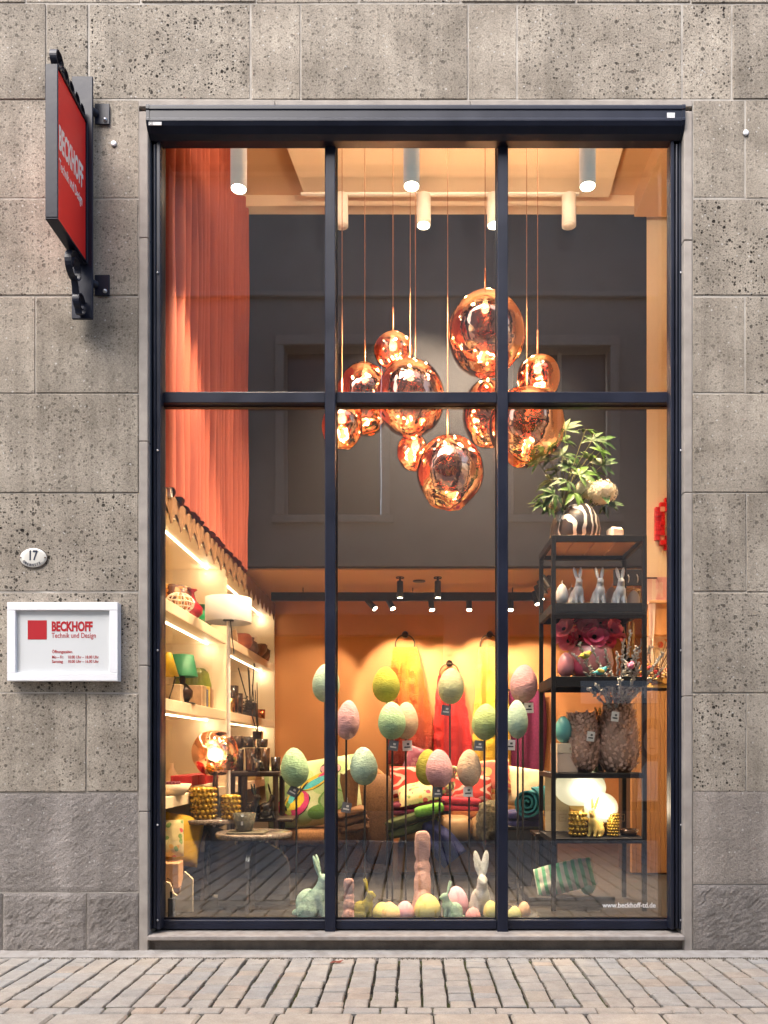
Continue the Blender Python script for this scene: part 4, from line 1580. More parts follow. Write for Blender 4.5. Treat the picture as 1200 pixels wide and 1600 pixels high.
CY_, CP, CO, CR, CPE, CM = (.72, .66, .22), (.78, .42, .50), (.76, .54, .26), (.80, .36, .38), (.76, .50, .34), (.36, .66, .52)
eggfig(597, 1437, 31, 31, .42, CY_, 'pale yellow egg beside an orange yellow egg near the olive rabbit')
eggfig(611, 1437, 32, 31, .37, CO, 'orange yellow egg between the pale yellow and pink eggs')
eggfig(608, 1424, 26, 26, .56, CPE, 'small peach egg peeping over the two yellow eggs')
eggfig(633, 1436, 29, 34, .40, CP, 'pink egg standing in front of the tall pink rabbit')
eggfig(668, 1436, 42, 45, .40, CY_, 'largest yellow ribbed egg beside the mint rabbit', True)
eggfig(713, 1433, 38, 51, .54, (.80, .46, .58), 'large pink ribbed egg behind the mint rabbit', True)
eggfig(739, 1436, 24, 25, .38, CR, 'small coral pink egg in front of the white long eared rabbit')
eggfig(767, 1436, 24, 34, .42, (.66, .64, .24), 'olive yellow ribbed egg touching the second mullion', True)
eggfig(804, 1436, 22, 26, .40, (.62, .66, .32), 'small yellow green egg just beyond the second mullion')
eggfig(819, 1435, 20, 29, .50, CPE, 'small peach egg behind the yellow green egg beyond the second mullion')


def place_bunny(me, px, pyb, hpx, Y, yaw, lab, z=None, sx=1, sz=1, name='rabbit_figurine', group='felt rabbits on the window ledge'):
    p = W(px, pyb, Y)
    zz = p.z if z is None else z
    o = link(name, me, None, (p.x, p.y, zz), (0, 0, radians(yaw)))
    k = S(hpx, Y) / 1.0
    o.scale = (k * sx, k * sx, k * sz)
    return tag(o, lab, 'rabbit figurine', group)


bm = lambda n, m, **k: bunny_mesh(n, m, **k)


def back_bunny(name, m):
    """upright felt rabbit with its ears pressed together, seen along X"""
    mb = MB()
    mb.ellip((-.02, 0, .16), (.17, .125, .19), 18, 12, p=.8)
    mb.ellip((0, 0, .36), (.13, .115, .22), 18, 12, p=.8)
    mb.ellip((.03, 0, .57), (.115, .112, .15), 16, 10)
    mb.ellip((.0, 0, .84), (.062, .108, .17), 16, 12, p=.55, q=.6)
    mb.ellip((.0, 0, .70), (.06, .094, .12), 12, 8)
    mb.ellip((-.17, 0, .10), (.06, .06, .06), 12, 8)
    for s_ in (-1, 1):
        mb.ellip((-.01, s_ * .085, .11), (.13, .06, .12), 12, 8)
        mb.capsule((.06, s_ * .06, .3), .045, (.11, s_ * .06, .04), .035, 10)
    return remeshed(mb, name, m, .016, 3, .005, 14)


M_FPM, M_FPK, M_FOL, M_FWH = felt('rab_mint', (.44, .70, .58)), felt('rab_pink', (.76, .45, .44)), felt('rab_olive', (.52, .48, .06)), felt('rab_white', (.74, .78, .76))
place_bunny(bm('rabbit_mint', M_FPM, fur=.005, ears=1.0), 494, 1436, 104, .46, -8, 'large pale mint felt rabbit half hidden by the first mullion', PLZ - .004, 1.0)
place_bunny(back_bunny('rabbit_pink', M_FPK), 545, 1436, 68, .42, 90, 'small pink felt rabbit seen from behind next to the olive rabbit', PLZ - .004, 1.15)
place_bunny(bm('rabbit_olive', M_FOL, fur=.005), 571, 1436, 69, .42, -10, 'olive yellow felt rabbit sitting sideways', PLZ - .004, .95)
place_bunny(back_bunny('rabbit_tall', felt('rab_rose', (.74, .45, .40))), 660, 1424, 134, .60, 92, 'tallest rose pink felt rabbit rising behind the yellow egg', PLZ - .004, .88)
place_bunny(bm('rabbit_aqua', felt('rab_aqua', (.42, .70, .56)), fur=.005), 703, 1436, 66, .40, 190, 'small aqua mint felt rabbit leaning beside the largest yellow egg', PLZ - .004, 1.0)
place_bunny(bm('rabbit_white', M_FWH, fur=.005, ears=1.25, earw=1.3), 752, 1433, 104, .54, -86, 'white felt rabbit with very long upright ears facing the street', PLZ - .004, .92, .95)

# ------------------------------------------------------------------ cushions and cloth
def pillow_fn(w, h, t, sag=0.0):
    def P(u, v, side):
        a, b = u * 2 - 1, v * 2 - 1
        pin = 1 - .10 * (a * a) * (1 - b * b) * 0 - .07 * (1 - a * a) * (b * b) * 0
        ex = 1 - .09 * (1 - abs(b) ** 2.2) * 0
        xx = a * (1 - .10 * (1 - abs(a) ** 3) * b * b) * w / 2
        zz = b * (1 - .10 * (1 - abs(b) ** 3) * a * a) * h / 2
        th = t / 2 * max(0, (1 - a ** 4) * (1 - b ** 4)) ** .55
        wr = 1 + .12 * noise.noise((a * 2.3, b * 2.3, side * 3 + w * 11))
        return Vector((xx, side * th * wr, zz))
    return P


def pillow(w, h, t, m, label, loc, rot, name='cushion', cat='cushion', group=None, n=26):
    P = pillow_fn(w, h, t)
    mb = MB()
    mb.grid(lambda u, v: P(u, v, -1), n, n)
    mb.grid(lambda u, v: P(u, v, 1), n, n, flip=True)
    o = mb.build(name, m, None, loc, rot)
    return tag(o, label, cat, group)


def slab(w, l, h, m, label, loc, rot=(0, 0, 0), name='folded_throw', cat='throw', wob=.02, fold=2, seed=1):
    """a soft folded cloth: rounded layers that sag a little"""
    mb = MB()
    hh = h / fold
    for k in range(fold):
        def fn(d, k=k):
            return 1 + wob * noise.noise((d.x * 2.2 + seed, d.y * 2.2 + k * 3, d.z * 2))
        mb.ellip((.008 * noise.noise((k * 3.3, seed, 0)) * 4, -.006 * k, hh * (k + .5)), (w / 2, l / 2, hh * .56), 44, 14, fn=fn, p=.45, q=.28)
    o = mb.build(name, m, None, loc, rot)
    return tag(o, label, cat)

# ================================================================== ARMCHAIR AND CUSHIONS
M_BROWN = mat('brown_boucle', (.36, .18, .075), (.19, .09, .035), 70, .95, sheen=.4, bump=.8, bs=170)
M_BROWN2 = mat('brown_blanket', (.20, .10, .045), (.13, .062, .028), 40, .95, sheen=.4, bump=.5, bs=120)
YA = 2.35
pa = W(520, 1318, YA)
arm = thing('armchair', 'rounded brown boucle armchair under the butterfly cushion', 'armchair', (pa.x, YA + .35, FLZ))
ao = arm.location.copy()
AX = lambda px, Y=YA: W(px, 0, Y).x - ao.x
AZ = lambda py, Y=YA: W(0, py, Y).z - ao.z
AB = lambda mb, n, m: mb.build(n, m, arm)
mb = MB().ellip(((AX(425) + AX(566)) / 2, -.20, (AZ(1293) + AZ(1320)) / 2 + .01), ((AX(566) - AX(425)) / 2, .42, (AZ(1293) - AZ(1320)) / 2), 36, 14, p=.4, q=.3)
AB(mb, 'seat_cushion', M_BROWN)
AB(MB().box(AX(430), AX(606), -.30, .36, .02, AZ(1316), .05), 'seat_base', M_BROWN)


def armrest(xa_, xb_, ztop, zbot):
    """arched upright panel with a soft edge"""
    mb = MB()
    w_ = xb_ - xa_

    def fn(u, v):
        a = u * 2 * pi
        e = lambda q, p: math.copysign(abs(q) ** p, q)
        y = .37 * e(cos(a), .55)
        zz = e(sin(a), .55)
        z = zbot + (ztop - zbot) * (zz * .5 + .5) * (1 - .04 * abs(y / .37) ** 3)
        k = 1 - .16 * (abs(v * 2 - 1) ** 4)
        zc = (zbot + ztop) / 2
        return Vector((xa_ + w_ * v, y * k, zc + (z - zc) * k))
    return mb.loft(fn, 40, 10)


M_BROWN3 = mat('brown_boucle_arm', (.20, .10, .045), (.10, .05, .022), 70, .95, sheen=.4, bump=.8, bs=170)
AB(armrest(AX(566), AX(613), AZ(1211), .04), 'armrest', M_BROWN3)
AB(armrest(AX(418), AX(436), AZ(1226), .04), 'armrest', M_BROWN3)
mb = MB().ellip(((AX(420) + AX(606)) / 2, .42, .62), ((AX(606) - AX(420)) / 2, .13, .50), 36, 20, p=.5, q=.4)
AB(mb, 'backrest', M_BROWN)

M_BUTT = print_mat('butterfly_ground', (.58, .66, .36), [(.40, .58, .24), (.62, .68, .40), (.36, .52, .22)], 5.5, 'cells', thr=.45)
pw_, ph_, pt_ = S(148, YA - .1), S(106, YA - .1), .30
loc_p = W(489, 1239, YA - .02)
cush = pillow(pw_, ph_, pt_, M_BUTT, 'large pale green cushion embroidered with a bright butterfly', loc_p, (radians(-16), radians(-9), 0), 'butterfly_cushion')
PF = pillow_fn(pw_, ph_, pt_)


def patch(name, poly, m, lift):
    """embroidered patch that follows the front of the cushion; poly in 0..1 cushion coordinates"""
    n = len(poly)
    cxm, czm = sum(p[0] for p in poly) / n, sum(p[1] for p in poly) / n
    rings = 4
    vs_, fs_ = [], []
    for r in range(1, rings + 1):
        for a, b in poly:
            u, v = cxm + (a - cxm) * r / rings, czm + (b - czm) * r / rings
            p = PF(u, v, -1)
            vs_.append((p.x, p.y - lift, p.z))
    p = PF(cxm, czm, -1)
    vs_.append((p.x, p.y - lift, p.z))
    for i in range(n):
        fs_.append((len(vs_) - 1, i, (i + 1) % n))
        for r in range(rings - 1):
            fs_.append((r * n + i, (r + 1) * n + i, (r + 1) * n + (i + 1) % n, r * n + (i + 1) % n))
    mb = MB()
    mb.add(vs_, fs_, True)
    mb.build(name, m, cush)


def blobpoly(cx, cz, rx, rz, ang=0, n=18, wob=.12, seed=0):
    out = []
    for i in range(n):
        a = 2 * pi * i / n
        k = 1 + wob * noise.noise((cos(a) * 1.5 + seed, sin(a) * 1.5, seed))
        x, z = rx * k * cos(a), rz * k * sin(a)
        out.append((cx + x * cos(ang) - z * sin(ang), cz + x * sin(ang) + z * cos(ang)))
    return out


EM = lambda n, c: mat('thread_' + n, c, tuple(x * .7 for x in c), 60, .8, bump=.4, bs=150, sheen=.3)
EY, EPK, ETQ, EGN, EBK, ELY = EM('yellow', (.75, .55, .04)), EM('pink', (.72, .06, .22)), EM('turquoise', (.10, .55, .60)), EM('green', (.16, .36, .08)), EM('black', (.03, .04, .03)), EM('lime', (.55, .62, .12))
for i, (c, z, a, b, g, m, l) in enumerate(((.34, .33, .20, .13, 1.15, EBK, .002), (.34, .33, .19, .12, 1.15, EPK, .004), (.32, .37, .15, .095, 1.15, EY, .006), (.30, .42, .09, .035, 1.2, ETQ, .008), (.25, .33, .07, .022, 1.3, EGN, .008),
                                           (.20, .24, .07, .16, .3, EBK, .002), (.20, .24, .06, .15, .3, EPK, .004), (.21, .28, .045, .12, .3, ELY, .006), (.20, .30, .02, .07, .3, EBK, .008),
                                           (.58, .62, .22, .085, .55, EBK, .002), (.58, .62, .21, .077, .55, EY, .004), (.56, .60, .15, .045, .55, ETQ, .006), (.66, .70, .08, .03, .6, EPK, .006),
                                           (.74, .78, .12, .10, .2, EBK, .002), (.74, .78, .11, .09, .2, EM('rose', (.68, .34, .40)), .004),
                                           (.72, .30, .15, .17, .0, EGN, .002), (.72, .30, .13, .15, .0, EM('leaf', (.34, .50, .22)), .004), (.55, .16, .12, .10, .2, EGN, .003),
                                           (.40, .50, .012, .16, -.6, EBK, .010))):
    patch('embroidery', blobpoly(c, z, a, b, g, seed=i), m, l)
slab(.30, .34, .22, M_BROWN2, 'rumpled brown blanket lying over the seat of the armchair', W(552, 1292, YA - .2), (0, radians(-12), .2), 'blanket', 'blanket', .16, 3, 4).location.z -= .03
mb = MB().grid(lambda u, v: W(562 - 30 * u - 8 * v, 1206 + 92 * v + 4 * sin(u * 9), YA - .26 + .05 * sin(u * 7 + v * 3) + .08 * u), 14, 18)
mb2 = MB()
mb2.v, mb2.f, mb2.sm = mb.v, mb.f, mb.sm
k0 = len(mb2.v)
mb2.add([(x, y + .012, z) for x, y, z in mb.v], [f[::-1] for f in mb.f], True)
o = mb2.build('blanket', M_BROWN2)
tag(o, 'brown blanket hanging over the inner side of the armchair', 'blanket')

# ================================================================== OTTOMAN PILE
M_LEATH = mat('tan_leather', (.46, .29, .135), (.37, .22, .10), 14, .5, bump=.3, bs=80)
M_SUEDE = mat('dark_tan_suede', (.22, .12, .05), (.17, .09, .04), 14, .7, bump=.2, bs=80)
YO = 2.5
ott = thing('daybed', 'low tan leather daybed with a tufted seat under piled cushions', 'daybed', (W(720, 0, YO).x, YO + .3, FLZ))
oo = ott.location.copy()
OX = lambda px: W(px, 0, YO).x - oo.x
OZ = lambda py: W(0, py, YO).z - oo.z
for a, b in ((625, 676), (677, 733), (734, 790)):
    MB().ellip(((OX(a) + OX(b)) / 2, -.28, (OZ(1268) + OZ(1312)) / 2), ((OX(b) - OX(a)) / 2 + .01, .46, (OZ(1268) - OZ(1312)) / 2), 28, 14, p=.55, q=.3).build('seat_cushion', M_LEATH, ott)
MB().box(OX(622), OX(795), -.62, .42, .03, OZ(1312), .04).build('base', M_SUEDE, ott)
MB().box(OX(622), OX(850), .40, .52, .03, OZ(1215), .05).build('backrest', M_SUEDE, ott)

P_RED = print_mat('red_pattern', (.56, .05, .035), [(.72, .42, .34), (.66, .20, .12), (.74, .52, .42)], 6, 'rings', thr=.62)
P_DIA = print_mat('coral_diamond', (.62, .16, .12), [(.76, .48, .40), (.66, .08, .06), (.78, .55, .2)], 5, 'rings', thr=.7)
P_FLO = print_mat('floral', (.62, .52, .26), [(.60, .08, .10), (.20, .32, .10), (.70, .40, .10), (.62, .52, .26)], 18, 'cells', thr=.42)
P_MIX = print_mat('dark_floral', (.10, .05, .03), [(.66, .56, .20), (.60, .10, .08), (.62, .60, .5), (.2, .3, .1)], 20, 'cells', thr=.5)
P_PLUM = print_mat('plum_weave', (.24, .07, .12), [(.36, .16, .2), (.3, .08, .14)], 22, 'cells')
PG = 'cushions piled on the daybed'
pillow(.40, .34, .16, P_RED, 'red cushion with pale curly pattern on the daybed behind a tan floral one', W(640, 1222, 2.55), (radians(-20), 0, .15), group=PG)
pillow(.42, .34, .15, P_FLO, 'tan cushion with small red and green flowers lying flat beside the armchair', W(655, 1240, 2.32), (radians(-62), radians(-13), 0), group=PG)
pillow(.24, .36, .14, P_MIX, 'narrow dark cushion with yellow flowers between the felt eggs', W(705, 1222, 2.5), (radians(-18), radians(14), .2), group=PG)
pillow(.38, .36, .16, P_DIA, 'coral cushion with pale diamonds next to the second mullion', W(768, 1214, 2.55), (radians(-18), radians(-4), -.1), group=PG)
pillow(.40, .30, .16, P_RED, 'bright red patterned cushion in the middle of the pile', W(738, 1232, 2.45), (radians(-22), radians(6), 0), group=PG)
pillow(.30, .28, .15, P_PLUM, 'round plum coloured cushion at the back of the pile', W(655, 1190, 2.9), (radians(-10), radians(20), 0), group=PG)
pillow(.46, .42, .18, mat('cream_linen', (.72, .60, .40), (.66, .54, .35), 20, .9, bump=.3, bs=160), 'large plain cream cushion beyond the second mullion', W(816, 1230, 2.6), (radians(-18), radians(8), -.15))
TH = lambda n, c: mat('wool_' + n, c, tuple(x * .62 for x in c), 45, .95, sheen=.5, bump=.8, bs=130)
Y2 = 2.28
slab(S(84, Y2), .5, S(20, Y2), TH('maroon', (.16, .016, .045)), 'folded maroon throw on the pile beneath the tan floral cushion', W(655, 1269, Y2 + .15), (0, radians(-6), 0), seed=2)
slab(S(70, Y2), .5, S(22, Y2), TH('crimson', (.55, .03, .05)), 'folded crimson throw on the tan leather seat', W(714, 1266, Y2 + .2), (0, radians(3), 0), seed=3)
slab(S(48, Y2), .45, S(12, Y2), TH('rust', (.45, .14, .03)), 'folded rust orange throw beneath the crimson throw', W(724, 1276, Y2 + .16), seed=4, fold=1)
slab(S(84, Y2 - .2), .5, S(30, Y2 - .2), TH('moss', (.08, .105, .035)), 'mossy green throw sliding down the front of the daybed', W(650, 1298, Y2 - .0), (0, radians(-17), 0), seed=5, wob=.16)
slab(S(46, Y2 - .2), .3, S(14, Y2 - .2), TH('bright_green', (.16, .42, .06)), 'bright green end of a throw over the mossy throw', W(672, 1272, Y2 - .22), (0, radians(-12), 0), seed=6, fold=1)


def drape(pts, w, m, lab, seed=0, name='throw', amp=.02):
    """cloth hanging along a line of points, with folds and a real thickness"""
    pts = [Vector(p) for p in pts]

    def fn(u, v, off):
        s_ = v * (len(pts) - 1)
        i = min(int(s_), len(pts) - 2)
        p = pts[i].lerp(pts[i + 1], s_ - i)
        d = (pts[i + 1] - pts[i]).normalized()
        side = d.cross(Vector((0, -1, 0))).normalized()
        x = (u - .5) * w * (1 + .15 * noise.noise((v * 3, seed, 1)))
        return p + side * x + Vector((0, -1, .25)) * (amp * sin(u * 11 + seed + v * 2) + .03 * noise.noise((u * 3, v * 4, seed)) + off - .06 * (2 * u - 1) ** 2)
    mb = MB().grid(lambda u, v: fn(u, v, .016), 24, 20)
    mb.grid(lambda u, v: fn(u, v, 0), 24, 20, flip=True)
    n = 25 * 21
    for j in range(20):
        for q in (0, 24):
            a_ = j * 25 + q
            mb.f.append((a_, a_ + 25, n + a_ + 25, n + a_))
            mb.sm.append(True)
    for i in range(24):
        for r_ in (0, 20):
            a_ = r_ * 25 + i
            mb.f.append((a_, a_ + 1, n + a_ + 1, n + a_))
            mb.sm.append(True)
    o = mb.build(name, m, None)
    return tag(o, lab, 'throw')


drape([W(652, 1286, 2.15), W(668, 1296, 1.98), W(690, 1314, 1.95), W(712, 1342, 1.98)], S(44, 2.0), TH('blue', (.03, .038, .15)), 'dark blue throw slipping off the daybed onto the floor', 3)
mb = MB()
fr_ = lambda d: 1 + .18 * noise.fractal(d * 3.5, 1, 2, 4)
mb.ellip((0, 0, 0), (S(22, Y2), .18, S(32, Y2)), 48, 32, fn=fr_, p=.7)
o = mb.build('shaggy_throw', mat('shaggy_moss', (.26, .22, .13), (.09, .08, .05), 40, 1, sheen=.6, bump=1, bs=90, bdist=.03), None, W(766, 1284, Y2 - .15), (0, radians(8), 0))
tag(o, 'shaggy grey green fur throw bunched beside the second mullion', 'throw')
# rolled turquoise blanket on a folded indigo one, on a dark crate
YR = 1.75
M_TURQ = TH('turquoise', (.03, .26, .32))
rb = thing('rolled_blanket', 'rolled turquoise blanket lying on a folded indigo throw', 'blanket', W(834, 1253, YR))
mb = MB()
R0 = S(25, YR)
turns = 3.2
N_ = 90


def spiral(i, off):
    a = 2 * pi * turns * i / N_
    r = R0 * (.14 + .86 * i / N_) - off
    return cos(a) * r * .92, sin(a) * r * 1.02


def roll_fn(u, v):
    k = int(round(u * (2 * N_ + 2)))
    i = k if k <= N_ else 2 * N_ + 1 - k
    x, z = spiral(max(0, min(N_, i)), 0 if k <= N_ else .017)
    y = -.16 + .42 * v
    return Vector((x + y * .55, y, z + .02 * x))


mb.loft(roll_fn, 2 * N_ + 2, 5)
mb.build('roll', M_TURQ, rb)
slab(S(64, YR), .40, S(26, YR), TH('indigo', (.035, .035, .14)), 'folded indigo throw under the rolled turquoise blanket', W(824, 1292, YR + .1), seed=9)
cr_ = thing('dark_crate', 'dark grey crate carrying the folded indigo throw', 'crate', (W(822, 0, YR).x, YR + .1, FLZ))
zc = W(0, 1293, YR).z - FLZ
wc = S(34, YR)
M_CRATE = mat('crate_grey', (.05, .052, .06), (.035, .036, .042), 8, .6)
for q in ((-wc, -wc + .02, -.2, .2, 0, zc), (wc - .02, wc, -.2, .2, 0, zc), (-wc + .021, wc - .021, -.2, -.18, 0, zc - .02), (-wc + .021, wc - .021, .18, .2, 0, zc - .02), (-wc, wc, -.2, .2, zc + .0005, zc + .02)):
    MB().box(*q, .003).build('panel', M_CRATE, cr_)

# ================================================================== THROWS ON WALL RINGS
YW = 5.24
D_OR = ramp_mat('dip_dyed_wool', [(0, (.24, .014, .008)), (.22, (.38, .035, .01)), (.5, (.50, .10, .010)), (.78, (.56, .22, .014)), (1, (.62, .46, .045))], 2, -1.58, 0, bump=1, bs=45, bdist=.04)
D_RD = ramp_mat('scarlet_wool', [(0, (.52, .012, .012)), (.5, (.60, .018, .012)), (1, (.70, .03, .02))], 2, -1.4, 0, bump=.9, bs=50, bdist=.03)
D_YE = ramp_mat('sun_wool', [(0, (.56, .27, .012)), (.2, (.62, .40, .02)), (.6, (.64, .50, .05)), (1, (.66, .55, .12))], 2, -1.65, 0, bump=.9, bs=50, bdist=.03)
M_RING = mat('bronze_ring', (.14, .09, .05), (.09, .06, .03), 20, .35, metal=.9)


def wall_throw(pxr, pyr, rpx, x0p, x1p, ytop, ybot, m, lab, spread=1.0, seed=0):
    c = W(pxr, pyr, YW)
    r = S(rpx, YW)
    t = thing('wall_ring', 'bronze wall ring holding the %s' % lab.split(' hanging')[0], 'wall ring', c, 0, None)
    pts = [(r * cos(a), -.015, r * sin(a)) for a in [2 * pi * i / 40 for i in range(41)]]
    MB().tube(pts, .010, 8, False).build('ring', M_RING, t)
    MB().lathe([(0, -.05), (.035, -.05), (.045, -.03), (.045, .058)], 16, M=Matrix.Translation((0, 0, r)) @ R90).build('mount', M_RING, t)
    zt_ = W(0, ytop, YW).z
    L = zt_ - W(0, ybot, YW).z
    xm = W((x0p + x1p) / 2, 0, YW).x
    wb = S(x1p - x0p, YW)
    wt = 2 * r * 1.2

    def fn(u, v):
        a = u * 2 * pi
        wv = wt + (wb - wt) * min(1, v * 1.5) ** .8
        e = math.copysign(abs(cos(a)) ** .8, cos(a))
        x = wv / 2 * e * (1 + .05 * noise.noise((v * 3, seed, e)))
        th = .05 + .05 * v
        fold = .045 * min(1, v * 3 + .25) * sin(x / wb * 17 + seed + 1.3 * v)
        y = -.06 - th * max(0, sin(a)) ** .5 * 1.0 + fold * (1 if sin(a) > 0 else .4) + (.0 if sin(a) > 0 else .035)
        z = -L * v - (.05 * noise.noise((x * 7, seed, 1)) if v > .97 else 0)
        n_ = .018 * noise.fractal((x * 11, z * 11, seed), 1, 2, 3) * min(1, v * 6)
        cx_ = (c.x - xm) * (1 - min(1, v * 1.6))
        return Vector((x + n_ + cx_, min(y + n_ - .01, .035), z))
    mb = MB().loft(fn, 72, 60)
    o = mb.build('throw', m, None, (xm, YW - .02, zt_))
    tag(o, lab[0].upper() * 0 + lab + ' on the orange wall', 'throw')


wall_throw(633, 1007, 15, 606, 676, 1013, 1194, D_OR, 'fluffy throw fading from yellow to dark red hanging from a ring', seed=1)
wall_throw(702, 1052, 15, 676, 736, 1057, 1210, D_RD, 'fluffy scarlet throw hanging from the lowest ring', seed=2)
wall_throw(765, 1007, 15, 738, 797, 1013, 1196, D_YE, 'bright yellow throw hanging from a ring at the second mullion', seed=3)
mb = MB()
P0 = W(822, 1080, 5.2)
mb.loft(lambda u, v: Vector((S(29, 5.2) * cos(u * 2 * pi) + .03 * sin(v * 4), -.03 + .05 * sin(u * 2 * pi) + .03 * sin(cos(u * 2 * pi) * 7), -S(140, 5.2) * v)), 48, 16)
o = mb.build('throw', TH('plum', (.20, .022, .085)), None, P0)
tag(o, 'plum purple throw hanging on the wall beyond the second mullion', 'throw')
o = MB().tube([W(790, 1078, 5.2), W(852, 1078, 5.2)], .012, 8).build('wall_rail', M_BLACK)
tag(o, 'thin black rail from which the plum throw hangs', 'rail')

# ================================================================== SIDE TABLES AND GOODS ON THEM
M_MARB = mat('dark_marble', (.34, .28, .245), (.03, .025, .023), 70, .22, detail=10, spec=.6)
M_SLAB = mat('smoky_slab', (.15, .14, .135), (.075, .068, .066), 7, .25, detail=9, spec=.6)


def arch(w, h, n=14):
    return [(-w / 2, 0), (w / 2, 0)] + [(w / 2 * cos(pi * i / n), h - w / 2 * .8 + w / 2 * .8 * sin(pi * i / n)) for i in range(n + 1)]


def side_table(px, py, wpx, Y, lab, legw):
    p = W(px, py, Y)
    t = thing('side_table', lab, 'side table', (p.x, Y, FLZ))
    h = p.z - FLZ
    r = S(wpx / 2, Y)
    MB().lathe([(0, h - .04), (r - .005, h - .04), (r, h - .035), (r, h - .006), (r - .006, h), (0, h)], 48).build('table_top', M_MARB, t)
    w_ = S(legw, Y)
    MB().prism(arch(w_, h - .075), -.016, .016, 'xz').build('leg_panel', M_SLAB, t)
    MB().prism(arch(w_, h - .075), -.0155, -.0165 + .0, 'xz') if False else None
    f_ = arch(w_, h - .076)
    half = [(a, b) for a, b in f_ if a < -.018] + [(-.018, h - .08), (-.018, 0)]
    for s_ in (-1, 1):
        q = [(s_ * abs(a), b) for a, b in half]
        MB().prism(q if s_ > 0 else q[::-1], -.016, .016, 'yz').build('leg_panel', M_SLAB, t)
    MB().box(-.11, .11, -.11, .11, h - .074, h - .0405, .003).build('bracket', M_BLACK, t)
    for sx in (-.07, .07):
        MB().lathe([(0, .012), (.011, .010), (.013, 0)], 10, M=Matrix.Translation((sx, -.1105, h - .058)) @ R90).build('bolt', M_STEEL, t)
    return t, p.z


tA, zA = side_table(327, 1278, 98, 1.25, 'taller round marble side table carrying the copper globe lamp', 84)
tB, zB = side_table(397, 1300, 118, .85, 'lower round marble side table carrying the smoky glass bowl', 112)

Y = 1.25
p = W(332, 1278, Y)
lt = thing('copper_table_lamp', 'lit copper globe table lamp on a black cone foot on the taller side table', 'table lamp', (p.x, Y + .10, zA))
mb, top = melt_mesh(23, (S(37, Y), S(36, Y)))
zl = W(0, 1177, Y).z - zA
mb.build('shade', M_COPPER, lt, (0, 0, zl))
MB().lathe([(0, 0), (.055, 0), (.052, .01), (.016, zl - S(34, Y)), (0, zl - S(34, Y))], 20).build('foot', M_BLACK, lt)
MB().lathe([(0, .0), (.05, .01), (.07, .05), (.055, .10), (0, .12)], 16, c=(0, 0, zl - .07)).build('bulb', emit('table_bulb', (1.0, .82, .52), 30), lt)
lamp(lt, (0, 0, zl + .06), 12, WARM, radius=.06)

M_AMBER = mat('amber_glass', (.62, .42, .05), (.26, .14, .012), 60, .12, metal=.45, trans=.15, ior=1.45, spec=.7)
M_PLUMG = mat('plum_glass', (.16, .03, .06), (.10, .02, .04), 12, .1, spec=.7)


def bobble_vase(px, pyb, wpx, hpx, Y, z, lab, m=None, dy=0):
    p = W(px, pyb, Y)
    t = thing('bobble_vase', lab, 'glass vase', (p.x, Y + dy, z), 0, None)
    r, h = S(wpx / 2, Y) * .92, S(hpx, Y)
    m = m or M_AMBER
    MB().lathe([(0, 0), (r * .95, 0), (r * .95, h), (r * .86, h), (r * .84, .02), (0, .02)], 32).build('body', m, t)
    mb = MB()
    n = 16 if wpx > 30 else 12
    step = 2 * pi * r / n
    rows_ = max(5, int(h / step))
    for j in range(rows_):
        z_ = (j + .5) * h / rows_
        for i in range(n):
            a = 2 * pi * (i + .5 * (j % 2)) / n
            mb.ellip((r * 1.0 * cos(a), r * 1.0 * sin(a), z_), (step * .46,) * 3, 8, 5)
    mb.build('glass_bobbles', m, t, kind='stuff')
    return t


bobble_vase(318, 1277, 40, 50, 1.15, zA, 'taller amber bobble glass vase in front of the copper table lamp')
bobble_vase(361, 1277, 28, 38, 1.15, zA, 'shorter amber bobble glass vase beside the black cone of the copper lamp')

M_SMOKE = mat('smoky_glass', (.20, .19, .15), (.10, .10, .08), 8, .06, spec=.8, trans=.45)
M_TRAY = mat('olive_tray', (.13, .12, .08), (.10, .09, .06), 8, .35)
p = W(397, 1300, .85)
tr = MB().box(-.17, .13, -.10, .10, 0, .018, .006)
o = tr.build('tray', M_TRAY, None, (p.x - .01, .74, zB))
tag(o, 'slim olive tray under the smoky glass bowl', 'tray')
gb = thing('glass_bowl', 'smoky glass bowl flaring upwards on the olive tray', 'bowl', (W(384, 0, .8).x, .74, zB + .018))
MB().lathe([(0, .0), (.062, 0), (.068, .01), (.095, .145), (.088, .145), (.06, .02), (0, .02)], 32).build('bowl', M_SMOKE, gb)
MB().lathe([(0, .09), (.078, .09), (.07, .021), (0, .021)], 24).build('wax', mat('olive_wax', (.28, .26, .17), (.24, .22, .14), 6, .5), gb)
MB().box(-.008, .008, -.0845, -.079, .055, .085).build('emblem', M_TAGW, gb)
# black rabbits on the lower tables
M_BLKG = mat('black_glaze', (.014, .012, .012), (.01, .009, .009), 6, .18, coat=.6)
bk = bunny_mesh('rabbit_black', M_BLKG, ears=1.1)
YS = 1.75
st = thing('black_stand', 'small black stand carrying dark candle glasses and a reed diffuser', 'stand', (W(396, 0, YS).x, YS + .2, FLZ))
zS = W(0, 1205, YS).z
hs = zS - FLZ
ws = S(41, YS)
M_STAND = mat('dark_oak', (.045, .028, .02), (.03, .018, .013), 12, .45, stretch=(1, 1, .2))
MB().box(-ws, ws, -.2, .22, hs - .05, hs, .01).build('top', M_STAND, st)
for sx, sy in ((-ws + .03, -.17), (ws - .03, -.17), (-ws + .03, .19), (ws - .03, .19)):
    MB().tube([(sx, sy, 0), (sx * .94, sy, hs - .05)], [.018, .028], 10).build('leg', M_STAND, st)
MB().box(-ws + .02, ws + .12, -.19, .21, .60, .63, .006).build('shelf', M_STAND, st)
MB().tube([(-ws * .35, -.18, .631), (-ws * .35, -.18, hs - .051)], .026, 10).build('upright', M_STAND, st)
